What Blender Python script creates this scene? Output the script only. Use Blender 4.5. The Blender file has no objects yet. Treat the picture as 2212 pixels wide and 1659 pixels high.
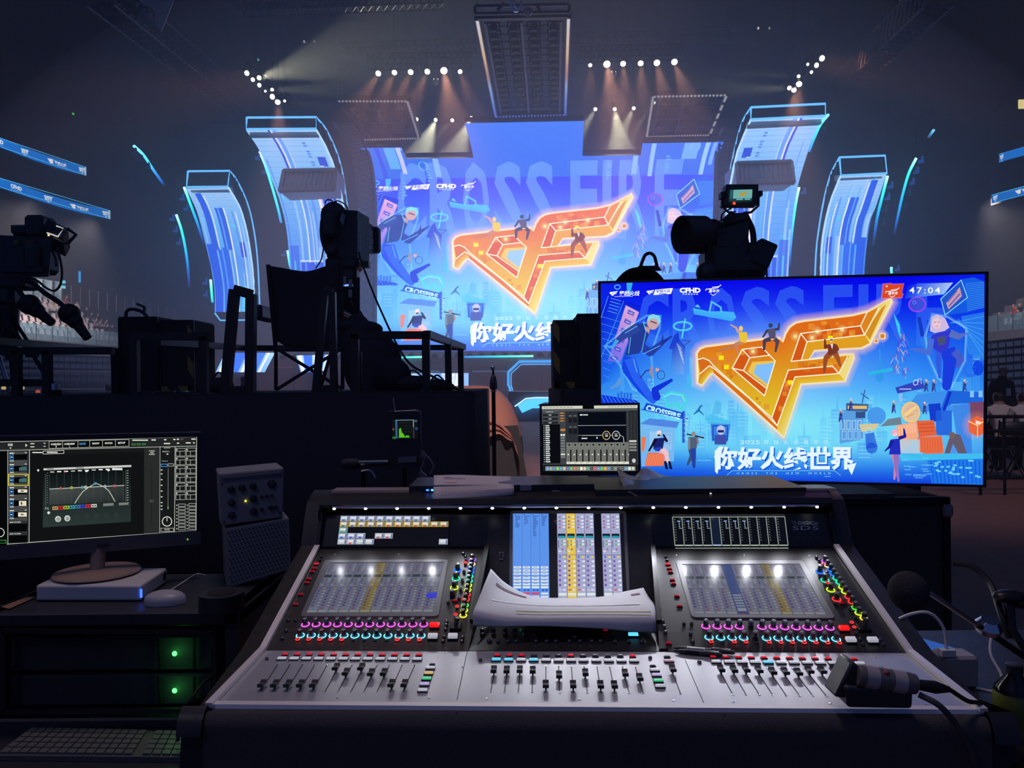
import bpy,bmesh,math,random
from mathutils import Vector as V,Matrix as MX
R = math.radians
SC = bpy.context.scene
COL = SC.collection
random.seed(7)

# ---------------------------------------------------------------- camera
F = 1659.0                                   # focal length in pixels of the 2212 px wide frame
ROLL = R(.6)
CAM = V((0,0,1.45))
RT = V((math.cos(ROLL),0,-math.sin(ROLL)))
UPV = V((math.sin(ROLL),0,math.cos(ROLL)))
FW = V((0,1,0))
cd = bpy.data.cameras.new('camera');cd.sensor_width = 36;cd.lens = 36 * F / 2212
cd.clip_start = .02;cd.clip_end = 400
cam = bpy.data.objects.new('camera',cd);COL.objects.link(cam)
cam.matrix_world = MX(((RT.x,UPV.x,-FW.x,CAM.x),(RT.y,UPV.y,-FW.y,CAM.y),(RT.z,UPV.z,-FW.z,CAM.z),(0,0,0,1)))
SC.camera = cam

# ---------------------------------------------------------------- view, world
SC.view_settings.view_transform = 'Standard';SC.view_settings.look = 'None'
SC.view_settings.exposure = 0.0;SC.view_settings.gamma = 1.0;SC.view_settings.use_curve_mapping = False
SC.cycles.max_bounces = 5;SC.cycles.diffuse_bounces = 2;SC.cycles.glossy_bounces = 2
SC.cycles.transmission_bounces = 3;SC.cycles.volume_bounces = 1;SC.cycles.transparent_max_bounces = 16
SC.cycles.sample_clamp_indirect = 3.0;SC.cycles.caustics_reflective = False;SC.cycles.caustics_refractive = False
wd = bpy.data.worlds.new('hall_air');SC.world = wd;wd.use_nodes = True
wd.node_tree.nodes['Background'].inputs[0].default_value = (.15,.29,1.0,1)
wd.node_tree.nodes['Background'].inputs[1].default_value = .14

def lin(c):
 return tuple((x / 12.92 if x <= .04045 else ((x + .055) / 1.055) ** 2.4) for x in c)
def rgb(r,g,b):return lin((r / 255,g / 255,b / 255))

def ray(px,py):return FW + RT * ((px - 1106) / F) + UPV * ((829.5 - py) / F)
def W(px,py,Y):return CAM + ray(px,py) * Y          # the point at depth Y seen at a pixel of the photograph
def WZ(px,py,Z):                                      # ... at height Z
 d = ray(px,py);return CAM + d * ((Z - CAM.z) / d.z)
def WP(px,py,p0,n):                                  # ... on a plane
 d = ray(px,py);return CAM + d * ((p0 - CAM).dot(n) / d.dot(n))

def lamp(name,kind,loc,aim,energy,color,**kw):
 l = bpy.data.lights.new(name,kind);l.energy = energy;l.color = color
 for k,v in kw.items():setattr(l,k,v)
 o = bpy.data.objects.new(name,l);COL.objects.link(o);o.location = loc
 o.rotation_euler = (V(aim) - V(loc)).to_track_quat('-Z','Y').to_euler()
 return o
# house light left on high over the audience: a weak warm work light above each stand and one over the mixing position
for l_,a_,e_ in (((-27.6,51,12.6),(-34,54,6),5200),((-28.2,45.5,12.4),(-35,49,6.5),4400),((28.8,46.6,12.2),(34,47,6),4600)):lamp('work_light','SPOT',l_,a_,e_,(1,.84,.84),spot_size=R(105),spot_blend=.6,shadow_soft_size=.5)
lamp('work_light','SPOT',(1.6,3.4,7.5),(-.5,11.2,.8),4200,(1,.74,.66),spot_size=R(26),spot_blend=.5,shadow_soft_size=.3)
lamp('work_light','SPOT',(-.8,2.5,6.5),(-.1,2.3,1),230,(1,.72,.68),spot_size=R(56),spot_blend=.7,shadow_soft_size=.5)
lamp('work_light','SPOT',(-5,-3,7.5),(-.2,2.9,.8),110,(.9,.8,1),spot_size=R(52),spot_blend=.7,shadow_soft_size=.5)
lamp('work_light','SPOT',(7,5,9),(4.6,11,.3),700,(1,.72,.66),spot_size=R(50),spot_blend=.7,shadow_soft_size=.5)

# ---------------------------------------------------------------- materials
def mat(name,color,rough=.5,metal=0,emit=None,es=1.0,spec=.5,bump=0,bscale=60,vary=0,coat=0,alpha=None,sample=None):
 m = bpy.data.materials.new(name);m.use_nodes = True
 nt = m.node_tree;b = nt.nodes['Principled BSDF']
 b.inputs['Base Color'].default_value = (*color,1);b.inputs['Roughness'].default_value = rough
 b.inputs['Metallic'].default_value = metal;b.inputs['Specular IOR Level'].default_value = spec
 b.inputs['Coat Weight'].default_value = coat
 if emit:b.inputs['Emission Color'].default_value = (*emit,1);b.inputs['Emission Strength'].default_value = es
 if alpha is not None:b.inputs['Alpha'].default_value = alpha
 if bump or vary:
  tc = nt.nodes.new('ShaderNodeTexCoord');nz = nt.nodes.new('ShaderNodeTexNoise')
  nz.inputs['Scale'].default_value = bscale;nz.inputs['Detail'].default_value = 3
  nt.links.new(tc.outputs['Object'],nz.inputs['Vector'])
  if bump:
   bp = nt.nodes.new('ShaderNodeBump');bp.inputs['Strength'].default_value = bump;bp.inputs['Distance'].default_value = .01
   nt.links.new(nz.outputs[0],bp.inputs['Height']);nt.links.new(bp.outputs[0],b.inputs['Normal'])
  if vary:
   mr = nt.nodes.new('ShaderNodeMapRange');mr.inputs['To Min'].default_value = max(.02,rough - vary);mr.inputs['To Max'].default_value = min(1,rough + vary)
   nt.links.new(nz.outputs[0],mr.inputs['Value']);nt.links.new(mr.outputs[0],b.inputs['Roughness'])
 if sample:m.cycles.emission_sampling = sample
 return m
def glow(name,color,es=1.0,sample='NONE'):                       # something that gives off light
 m = bpy.data.materials.new(name);m.use_nodes = True;nt = m.node_tree;nt.nodes.clear()
 e = nt.nodes.new('ShaderNodeEmission');o = nt.nodes.new('ShaderNodeOutputMaterial')
 e.inputs[0].default_value = (*color,1);e.inputs[1].default_value = es
 nt.links.new(e.outputs[0],o.inputs[0]);m.cycles.emission_sampling = sample
 return m
def picture_mat(name,es=1.0,alpha=False,sample='NONE',dull=0):  # a lit picture: colours come from the drawing's own attribute
 m = bpy.data.materials.new(name);m.use_nodes = True;nt = m.node_tree;nt.nodes.clear()
 a = nt.nodes.new('ShaderNodeVertexColor');a.layer_name = 'Col'
 e = nt.nodes.new('ShaderNodeEmission');o = nt.nodes.new('ShaderNodeOutputMaterial')
 e.inputs[1].default_value = es;nt.links.new(a.outputs[0],e.inputs[0]);s = e.outputs[0]
 if alpha:
  t = nt.nodes.new('ShaderNodeBsdfTransparent');x = nt.nodes.new('ShaderNodeMixShader')
  nt.links.new(a.outputs[1],x.inputs[0]);nt.links.new(t.outputs[0],x.inputs[1]);nt.links.new(s,x.inputs[2]);s = x.outputs[0]
 nt.links.new(s,o.inputs[0]);m.cycles.emission_sampling = sample
 return m
def print_mat(name,rough=.6):                                      # ink: colours from the drawing's attribute, reflecting
 m = bpy.data.materials.new(name);m.use_nodes = True;nt = m.node_tree;b = nt.nodes['Principled BSDF']
 a = nt.nodes.new('ShaderNodeVertexColor');a.layer_name = 'Col';nt.links.new(a.outputs[0],b.inputs['Base Color'])
 b.inputs['Roughness'].default_value = rough
 return m

M = {
'black':mat('black_plastic',(.025,.026,.032),.45,vary=.1),
'matte':mat('matte_black',(.034,.035,.042),.8,spec=.2,bump=.1,bscale=200),
'cloth':mat('black_cloth',(.038,.04,.05),.95,spec=.1,bump=.4,bscale=90),
'steel':mat('black_steel',(.02,.021,.024),.38,.6,vary=.1),
'rail':mat('painted_rail',(.012,.014,.018),.42,.2,vary=.12),
'chrome':mat('chrome',(.6,.6,.62),.18,1),
'alu':mat('aluminium',(.42,.42,.44),.35,1,vary=.08),
'trim':mat('satin_trim',(.85,.8,.78),.42,.3),
'white':mat('white_plastic',(.62,.60,.58),.45),
'rubber':mat('rubber',(.006,.006,.007),.6),
'glassy':mat('dark_glass',(.006,.006,.008),.12),
'wood':mat('dark_wood',(.05,.03,.022),.55,bump=.2,bscale=25),
'pic':picture_mat('lit_picture'),'pica':picture_mat('lit_glow',alpha=True),'ink':print_mat('printed_ink'),
}

# ---------------------------------------------------------------- mesh building
PMAT = {};KIDS = {}
def tag(o,label=None,cat=None,group=None,kind=None):
 if label:o['label'] = label
 if cat:o['category'] = cat
 if group:o['group'] = group
 if kind:o['kind'] = kind
 return o
def thing(name,label,cat,loc=(0,0,0),rz=0,group=None,rot=None):
 o = bpy.data.objects.new(name,None);COL.objects.link(o);o.empty_display_size = .1
 e = rot or (0,0,rz);o.location = loc;o.rotation_euler = e
 from mathutils import Euler
 PMAT[o] = MX.Translation(V(loc)) @ Euler(e).to_matrix().to_4x4()
 return tag(o,label,cat,group)
def frame_of(d,up=V((0,0,1))):
 d = V(d).normalized()
 if abs(d.dot(up)) > .98:up = V((0,1,0))
 x = d.cross(up).normalized();return x,x.cross(d).normalized() * -1,d
class MB:
 def __init__(s):s.v = [];s.f = [];s.mi = [];s.m = 0
 def add(s,vs,fs):
  n = len(s.v);s.v += [V(p) for p in vs];s.f += [tuple(n + i for i in f) for f in fs];s.mi += [s.m] * len(fs);return s
 def box(s,c,d,rot=None,bev=0):
  x,y,z = (k / 2 for k in d);c = V(c)
  if bev:
   bev = min(bev,x * .95,y * .95,z * .95)
   vs = []
   for sx in (-1,1):
    for sy in (-1,1):
     for sz in (-1,1):
      vs += [(sx * x,sy * (y - bev),sz * (z - bev)),(sx * (x - bev),sy * y,sz * (z - bev)),(sx * (x - bev),sy * (y - bev),sz * z)]
   def i(a,b,e,k):return ((a * 2 + b) * 2 + e) * 3 + k
   fs = []
   fs += [tuple(i(a,b,e,0) for b,e in ((0,0),(1,0),(1,1),(0,1))) for a in (0,1)]
   fs += [tuple(i(a,b,e,1) for a,e in ((0,0),(1,0),(1,1),(0,1))) for b in (0,1)]
   fs += [tuple(i(a,b,e,2) for a,b in ((0,0),(1,0),(1,1),(0,1))) for e in (0,1)]
   for a in (0,1):
    for b in (0,1):fs.append((i(a,b,0,0),i(a,b,0,1),i(a,b,1,1),i(a,b,1,0)))
    for e in (0,1):fs.append((i(a,0,e,0),i(a,0,e,2),i(a,1,e,2),i(a,1,e,0)))
    for b in (0,1):
     for e in (0,1):fs.append((i(a,b,e,0),i(a,b,e,1),i(a,b,e,2)))
   for b in (0,1):
    for e in (0,1):fs.append((i(0,b,e,1),i(0,b,e,2),i(1,b,e,2),i(1,b,e,1)))
  else:
   vs = [(a * x,b * y,e * z) for a in (-1,1) for b in (-1,1) for e in (-1,1)]
   fs = [(0,1,3,2),(4,6,7,5),(0,4,5,1),(2,3,7,6),(0,2,6,4),(1,5,7,3)]
  if rot is not None:vs = [rot @ V(p) for p in vs]
  return s.add([c + V(p) for p in vs],fs)
 def hexa(s,p):                                      # 8 corners: bottom ring then top ring
  return s.add(p,[(3,2,1,0),(4,5,6,7),(0,1,5,4),(1,2,6,5),(2,3,7,6),(3,0,4,7)])
 def bar(s,a,b,w,h=None,up=V((0,0,1))):        # square bar from a to b
  a,b = V(a),V(b);x,y,d = frame_of(b - a,up);h = h or w;x *= w / 2;y *= h / 2
  return s.hexa([a - x - y,a + x - y,a + x + y,a - x + y,b - x - y,b + x - y,b + x + y,b - x + y])
 def cyl(s,a,b,r,r2=None,n=12,cap=True):
  a,b = V(a),V(b);r2 = r if r2 is None else r2;x,y,d = frame_of(b - a)
  vs = []
  for p,q in ((a,r),(b,r2)):vs += [p + (x * math.cos(k * 2 * math.pi / n) + y * math.sin(k * 2 * math.pi / n)) * q for k in range(n)]
  fs = [(k,(k + 1) % n,n + (k + 1) % n,n + k) for k in range(n)]
  if cap:fs += [tuple(range(n))[::-1],tuple(range(n,2 * n))]
  return s.add(vs,fs)
 def lathe(s,c,axis,prof,n=16):                   # prof: (radius, height along axis)
  c = V(c);x,y,d = frame_of(axis);vs = [];fs = []
  for r,h in prof:vs += [c + d * h + (x * math.cos(k * 2 * math.pi / n) + y * math.sin(k * 2 * math.pi / n)) * max(r,1e-5) for k in range(n)]
  for i in range(len(prof) - 1):fs += [(i * n + k,i * n + (k + 1) % n,(i + 1) * n + (k + 1) % n,(i + 1) * n + k) for k in range(n)]
  fs += [tuple(range(n))[::-1],tuple(range((len(prof) - 1) * n,len(prof) * n))]
  return s.add(vs,fs)
 def ring(s,c,axis,r,t,n=16,k2=6):              # torus
  c = V(c);x,y,d = frame_of(axis);vs = [];fs = []
  for i in range(n):
   e = x * math.cos(i * 2 * math.pi / n) + y * math.sin(i * 2 * math.pi / n)
   vs += [c + e * (r + t * math.cos(j * 2 * math.pi / k2)) + d * t * math.sin(j * 2 * math.pi / k2) for j in range(k2)]
  for i in range(n):fs += [(i * k2 + j,((i + 1) % n) * k2 + j,((i + 1) % n) * k2 + (j + 1) % k2,i * k2 + (j + 1) % k2) for j in range(k2)]
  return s.add(vs,fs)
 def tube(s,pts,r,n=8,closed=False,taper=None):
  pts = [V(p) for p in pts];N = len(pts);vs = [];fs = [];px = None
  for i,p in enumerate(pts):
   t = (pts[(i + 1) % N] - pts[i - 1]) if closed else (pts[min(i + 1,N - 1)] - pts[max(i - 1,0)])
   t = t.normalized()
   if px is None:x,y,d = frame_of(t)
   else:
    x = (px - t * px.dot(t)).normalized();y = t.cross(x)
   px = x;q = r[i] if isinstance(r,(list,tuple)) else r
   vs += [p + (x * math.cos(k * 2 * math.pi / n) + y * math.sin(k * 2 * math.pi / n)) * q for k in range(n)]
  for i in range(N if closed else N - 1):
   j = (i + 1) % N;fs += [(i * n + k,i * n + (k + 1) % n,j * n + (k + 1) % n,j * n + k) for k in range(n)]
  if not closed:fs += [tuple(range(n))[::-1],tuple(range((N - 1) * n,N * n))]
  return s.add(vs,fs)
 def prism(s,poly,o,u,v,d):                      # poly in (u, v) from origin o, pushed out along vector d
  o,u,v,d = V(o),V(u),V(v),V(d);n = len(poly)
  a = [o + u * p[0] + v * p[1] for p in poly]
  return s.add(a + [p + d for p in a],[tuple(range(n))[::-1],tuple(range(n,2 * n))] + [(k,(k + 1) % n,n + (k + 1) % n,n + k) for k in range(n)])
 def ball(s,c,r,n=12,m=8,rot=None):
  c = V(c);r = r if isinstance(r,(tuple,list)) else (r,r,r);vs = [];fs = []
  for i in range(m + 1):
   th = math.pi * i / m
   for k in range(n):
    p = V((r[0] * max(math.sin(th),1e-3) * math.cos(k * 2 * math.pi / n),r[1] * max(math.sin(th),1e-3) * math.sin(k * 2 * math.pi / n),r[2] * math.cos(th)))
    vs.append(c + (rot @ p if rot is not None else p))
  for i in range(m):fs += [(i * n + k,(i + 1) * n + k,(i + 1) * n + (k + 1) % n,i * n + (k + 1) % n) for k in range(n)]
  return s.add(vs,fs)
 def grid(s,f,nu,nv):                              # f(u, v) -> point, u and v in 0..1
  vs = [f(i / nu,j / nv) for j in range(nv + 1) for i in range(nu + 1)]
  return s.add(vs,[(j * (nu + 1) + i,j * (nu + 1) + i + 1,(j + 1) * (nu + 1) + i + 1,(j + 1) * (nu + 1) + i) for j in range(nv) for i in range(nu)])
 def obj(s,name,m,parent=None,smooth=.6,recalc=True,solid=0,subd=0,**tg):
  me = bpy.data.meshes.new(name);vs = s.v
  o = bpy.data.objects.new(name,me);COL.objects.link(o)
  if parent is not None:
   o.parent = parent;inv = PMAT[parent].inverted();vs = [inv @ p for p in vs]
   PMAT[o] = PMAT[parent];KIDS.setdefault(parent,[]).append(o)
  else:
   xs = [p.x for p in vs];ys = [p.y for p in vs];c = V(((min(xs) + max(xs)) / 2,(min(ys) + max(ys)) / 2,min(p.z for p in vs)))
   vs = [p - c for p in vs];o.location = c;PMAT[o] = MX.Translation(c)
  me.from_pydata(vs,[],s.f)
  for k in (m if isinstance(m,(list,tuple)) else [m]):me.materials.append(M[k] if isinstance(k,str) else k)
  if any(s.mi):me.polygons.foreach_set('material_index',s.mi)
  if recalc:
   bm = bmesh.new();bm.from_mesh(me);bmesh.ops.recalc_face_normals(bm,faces=bm.faces);bm.to_mesh(me);bm.free()
  if smooth:me.shade_smooth();me.set_sharp_from_angle(angle=smooth)
  if solid:q = o.modifiers.new('thickness','SOLIDIFY');q.thickness = solid;q.offset = 0
  if subd:q = o.modifiers.new('smooth','SUBSURF');q.levels = q.render_levels = subd
  return tag(o,**tg)
def struct(mb,name,m,**k):return tag(mb.obj(name,m,**k),kind='structure')
def dup(root,loc=None,rot=None,label=None,group=None,name=None):
 def cp(o,par):
  c = o.copy();COL.objects.link(c);c.parent = par;PMAT[c] = PMAT.get(o)
  for ch in KIDS.get(o,()):KIDS.setdefault(c,[]).append(cp(ch,c))
  return c
 c = cp(root,None)
 if loc is not None:c.location = loc
 if rot is not None:c.rotation_euler = rot
 if label:c['label'] = label
 if group:c['group'] = group
 return c
def seg(a,b,n):return [V(a).lerp(V(b),i / n) for i in range(n + 1)]
def arc(pts,n=8):                                       # smooth curve through points (Catmull-Rom)
 P = [V(p) for p in pts];P = [P[0] * 2 - P[1]] + P + [P[-1] * 2 - P[-2]];out = []
 for i in range(1,len(P) - 2):
  for k in range(n):
   t = k / n;a,b,c,d = P[i - 1:i + 3]
   out.append(.5 * ((2 * b) + (c - a) * t + (2 * a - 5 * b + 4 * c - d) * t * t + (3 * b - a - 3 * c + d) * t ** 3))
 return out + [P[-2]]

def patch(rows,nu=24,nv=16):
 """A bent sheet through a net of (px, py, depth) points given row by row."""
 R_ = [arc([W(*p) for p in r],max(2,nu // (len(r) - 1))) for r in rows];n = min(len(r) for r in R_)
 cols = [arc([r[i] for r in R_],max(2,nv // (len(R_) - 1))) for i in range(n)];m = len(cols[0])
 mb = MB();mb.add([cols[i][j] for j in range(m) for i in range(n)],[(j * n + i,j * n + i + 1,(j + 1) * n + i + 1,(j + 1) * n + i) for j in range(m - 1) for i in range(n - 1)]);return mb,cols
# ---------------------------------------------------------------- lettering and pictures
_tc = {}
def glyphs(body,bold=0,spacing=1.0):                   # lettering as flat triangles, box normalised to 0..1
 k = (body,bold,spacing)
 if k not in _tc:
  c = bpy.data.curves.new('lettering','FONT');c.body = body;c.offset = bold;c.space_character = spacing;c.resolution_u = 2
  o = bpy.data.objects.new('lettering',c);COL.objects.link(o)
  dg = bpy.context.evaluated_depsgraph_get();me = bpy.data.meshes.new_from_object(o.evaluated_get(dg))
  vs = [(q.co.x,q.co.y) for q in me.vertices];fs = [tuple(p.vertices) for p in me.polygons]
  bpy.data.objects.remove(o);bpy.data.curves.remove(c);bpy.data.meshes.remove(me)
  x0,x1 = min(p[0] for p in vs),max(p[0] for p in vs);y0,y1 = min(p[1] for p in vs),max(p[1] for p in vs)
  _tc[k] = ([((p[0] - x0) / (x1 - x0),(p[1] - y0) / (y1 - y0)) for p in vs],fs,(x1 - x0) / (y1 - y0))
 return _tc[k]
class Pic:
 """A flat drawing in (x, y), y down: coloured pieces laid one over the other, then bent onto a screen."""
 def __init__(s,eps=.00003):s.v = [];s.f = [];s.c = [];s.a = [];s.z = 0;s.eps = eps;s.tf = lambda p:p;s.top = {}
 def lay(s,vs,fs,cols,alpha=False,keep=False):
  if not keep:s.z += 1
  n = len(s.v);q = [s.tf(p) for p in vs];k = 60      # each piece lies just above whatever it covers
  cells = [(i,j) for i in range(int(min(p[0] for p in q) * k // 1),int(max(p[0] for p in q) * k // 1) + 1) for j in range(int(min(p[1] for p in q) * k // 1),int(max(p[1] for p in q) * k // 1) + 1)]
  z = 1 + max(s.top.get(e,0) for e in cells)
  for e in cells:s.top[e] = z
  s.v += [(*p,z * s.eps) for p in q]
  for f,c in zip(fs,cols):s.f.append(tuple(n + i for i in f));s.c.append(c);s.a.append(alpha)
 def poly(s,pts,col,a=1,keep=False):
  if isinstance(col,list):c = [(*rgb(*q[:3]),(q[3] if len(q) > 3 else a)) for q in col]
  else:c = [(*rgb(*col),a)] * len(pts)
  al = any(q[3] < 1 for q in c)
  s.lay(pts,[tuple(range(len(pts)))],[c],al,keep)
 def rect(s,x,y,w,h,col,a=1,keep=False):s.poly([(x,y),(x + w,y),(x + w,y + h),(x,y + h)],col,a,keep)
 def frame(s,x,y,w,h,t,col,a=1):
  s.rect(x,y,w,t,col,a);s.rect(x,y + h - t,w,t,col,a,True);s.rect(x,y,t,h,col,a,True);s.rect(x + w - t,y,t,h,col,a,True)
 def line(s,pts,w,col,a=1,closed=False,keep=False):
  if not keep:s.z += 1
  P = list(pts) + ([pts[0]] if closed else [])
  for p,q in zip(P,P[1:]):
   dx,dy = q[0] - p[0],q[1] - p[1];L = math.hypot(dx,dy) or 1;nx,ny = -dy / L * w / 2,dx / L * w / 2;ex,ey = dx / L * w * .35,dy / L * w * .35
   s.poly([(p[0] + nx - ex,p[1] + ny - ey),(q[0] + nx + ex,q[1] + ny + ey),(q[0] - nx + ex,q[1] - ny + ey),(p[0] - nx - ex,p[1] - ny - ey)],col,a,True)
 def disc(s,x,y,r,col,a=1,n=16,ry=None,keep=False):
  s.poly([(x + r * math.cos(k * 2 * math.pi / n),y + (ry or r) * math.sin(k * 2 * math.pi / n)) for k in range(n)],col,a,keep)
 def circ(s,x,y,r,w,col,a=1,n=20,ry=None):s.line([(x + r * math.cos(k * 2 * math.pi / n),y + (ry or r) * math.sin(k * 2 * math.pi / n)) for k in range(n)],w,col,a,True)
 def halo(s,pts,w,col,a=.6):                      # light spilling outwards from a closed outline
  n = len(pts);A = sum(pts[i][0] * pts[(i + 1) % n][1] - pts[(i + 1) % n][0] * pts[i][1] for i in range(n));sg = 1 if A > 0 else -1
  out = []
  for i in range(n):
   p,q,r = pts[i - 1],pts[i],pts[(i + 1) % n];nx = ny = 0
   for e,g in ((p,q),(q,r)):
    dx,dy = g[0] - e[0],g[1] - e[1];L = math.hypot(dx,dy) or 1;nx += dy / L * sg;ny -= dx / L * sg
   L = math.hypot(nx,ny) or 1;out.append((q[0] + nx / L * w,q[1] + ny / L * w))
  s.z += 1
  for i in range(n):
   j = (i + 1) % n;s.poly([pts[i],pts[j],out[j],out[i]],[(*col,a),(*col,a),(*col,0),(*col,0)],1,True)
 def blob(s,x,y,r,col,a=.5,ry=None,n=14):      # soft round light
  s.z += 1;ry = ry or r
  for k in range(n):
   t,u = k * 2 * math.pi / n,(k + 1) * 2 * math.pi / n
   s.poly([(x,y),(x + r * math.cos(t),y + ry * math.sin(t)),(x + r * math.cos(u),y + ry * math.sin(u))],[(*col,a),(*col,0),(*col,0)],1,True)
 def text(s,body,x,y,w,h,col,a=1,rot=0,shear=0,bold=0,spacing=1.0,grad=None):   # fits the box (x, y, w, h)
  vs,fs,asp = glyphs(body,bold,spacing)
  if w is None:w = h * asp
  cs,sn = math.cos(rot),math.sin(rot)
  def g(p):
   X = p[0] * w + shear * (p[1]) * h;Y = (1 - p[1]) * h;return (x + X * cs - Y * sn,y + X * sn + Y * cs)
  c = (*rgb(*col),a)
  if grad:cc = [[(*rgb(*[col[k] + (grad[k] - col[k]) * (1 - vs[i][1]) for k in range(3)]),a) for i in f] for f in fs]
  else:cc = [[c] * len(f) for f in fs]
  s.lay([g(p) for p in vs],fs,cc,a < 1)
 def shade(s,x0,y0,x1,y1,nx,ny,fn):            # background of smoothly changing colour
  s.z += 1;n0 = len(s.a);st = lambda i,j:(x0 + (x1 - x0) * i / nx,y0 + (y1 - y0) * j / ny)
  for j in range(ny):
   for i in range(nx):
    q = [st(i,j),st(i + 1,j),st(i + 1,j + 1),st(i,j + 1)];s.poly(q,[fn(*p) for p in q],1,True)
  s.a[n0:] = [2] * (len(s.a) - n0)
 def build(s,name,mp,parent,mats=('pic','pica','pic'),cuts=(),clip=None):
  """mp(x, y, lift) -> world point. cuts: y values at which pieces are split so that they can bend."""
  bm = bmesh.new();L = bm.loops.layers.float_color.new('Col')
  vs = [bm.verts.new(p) for p in s.v]
  for f,c,a in zip(s.f,s.c,s.a):
   try:q = bm.faces.new([vs[i] for i in f])
   except ValueError:continue
   q.material_index = min(int(a),len(mats) - 1)
   for l,k in zip(q.loops,c):l[L] = k
  for y in cuts:bmesh.ops.bisect_plane(bm,geom=bm.verts[:] + bm.edges[:] + bm.faces[:],plane_co=(0,y,0),plane_no=(0,1,0),dist=1e-6)
  if clip:
   x0,y0,x1,y1 = clip
   for co,no in (((x0,0,0),(-1,0,0)),((x1,0,0),(1,0,0)),((0,y0,0),(0,-1,0)),((0,y1,0),(0,1,0))):
    bmesh.ops.bisect_plane(bm,geom=bm.verts[:] + bm.edges[:] + bm.faces[:],plane_co=co,plane_no=no,dist=1e-6,clear_outer=True)
  inv = PMAT[parent].inverted()
  for q in bm.verts:q.co = inv @ V(mp(q.co.x,q.co.y,q.co.z))
  me = bpy.data.meshes.new(name);bm.to_mesh(me);bm.free()
  for k in mats:me.materials.append(M[k] if isinstance(k,str) else k)
  o = bpy.data.objects.new(name,me);COL.objects.link(o);o.parent = parent;PMAT[o] = PMAT[parent];KIDS.setdefault(parent,[]).append(o)
  return o
def plane_map(o,u,v,n):                               # x along u, y (down) along v, lift along n; all world vectors
 o,u,v,n = V(o),V(u),V(v),V(n).normalized();return lambda x,y,z:o + u * x + v * y + n * z
def letters(name,body,o,u,v,n,w,h,m,parent,bold=0,lift=.0006,shear=0):   # lettering fixed on a surface: u right, v up
 vs,fs,asp = glyphs(body,bold);w = w or h * asp;mb = MB();o = V(o) + V(n) * lift
 mb.add([o + V(u) * (p[0] * w + shear * p[1] * h) + V(v) * p[1] * h for p in vs],fs)
 return mb.obj(name,m,parent,smooth=0,recalc=False)
# ================================================================ the hall
import numpy as np
def para(q,width):
 """Corner, right vector and down vector of the flat rectangle-like panel whose corners (TL, TR, BR, BL) are seen at pixels q."""
 r = [ray(*p) for p in q]
 A = np.array([[-r[1].x,r[2].x,-r[3].x],[-r[1].y,r[2].y,-r[3].y],[-r[1].z,r[2].z,-r[3].z]])
 k = np.linalg.solve(A,-np.array(r[0]));P = [CAM + r[0] * 1,CAM + r[1] * k[0],CAM + r[2] * k[1],CAM + r[3] * k[2]]
 s = width / (P[1] - P[0]).length
 P = [CAM + (p - CAM) * s for p in P];return P[0],P[1] - P[0],P[3] - P[0]
def homography(src,dst):
 A = [];b = []
 for (x,y),(u,v) in zip(src,dst):A += [[x,y,1,0,0,0,-u * x,-u * y],[0,0,0,x,y,1,-v * x,-v * y]];b += [u,v]
 h = np.linalg.solve(np.array(A,float),np.array(b,float))
 def f(p):
  d = h[6] * p[0] + h[7] * p[1] + 1;return ((h[0] * p[0] + h[1] * p[1] + h[2]) / d,(h[3] * p[0] + h[4] * p[1] + h[5]) / d)
 return f

m_floor = mat('arena_floor',rgb(128,92,82),.6,spec=.3,bump=.15,bscale=6,vary=.15)
m_wall = mat('arena_wall',(.012,.013,.018),.9,spec=.1)
m_conc = mat('painted_concrete',(.16,.16,.18),.85,bump=.1,bscale=8)
struct(MB().box((0,28,-.1),(110,116,.2)),'floor',m_floor)
struct(MB().box((0,83,15),(110,.6,31)),'wall_back',m_wall)
struct(MB().box((-52,28,15),(.6,112,31)),'wall_left',m_wall)
struct(MB().box((52,28,15),(.6,112,31)),'wall_right',m_wall)
struct(MB().box((0,50,30),(106,70,.4)),'ceiling',m_wall)
# haze from the smoke machines: thin through the hall, denser in a cloud about the stage
def haze(mb,name,label,d,an):
 hz = bpy.data.materials.new(name);hz.use_nodes = True;nt = hz.node_tree;nt.nodes.clear()
 vs = nt.nodes.new('ShaderNodeVolumeScatter');ou = nt.nodes.new('ShaderNodeOutputMaterial')
 vs.inputs['Color'].default_value = (.86,.93,1,1);vs.inputs['Density'].default_value = d;vs.inputs['Anisotropy'].default_value = an
 nt.links.new(vs.outputs[0],ou.inputs['Volume']);tag(mb.obj(name,hz),label,'haze',kind='stuff')
haze(MB().box((0,38.4,14.6),(98,71,29)),'hall_haze','thin smoke haze filling the hall in front of the stage',.0065,.2)
haze(MB().ball((.5,40,8.5),(27,17,13),40,24),'stage_haze','denser cloud of smoke haze hanging about the stage',.026,.2)

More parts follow.
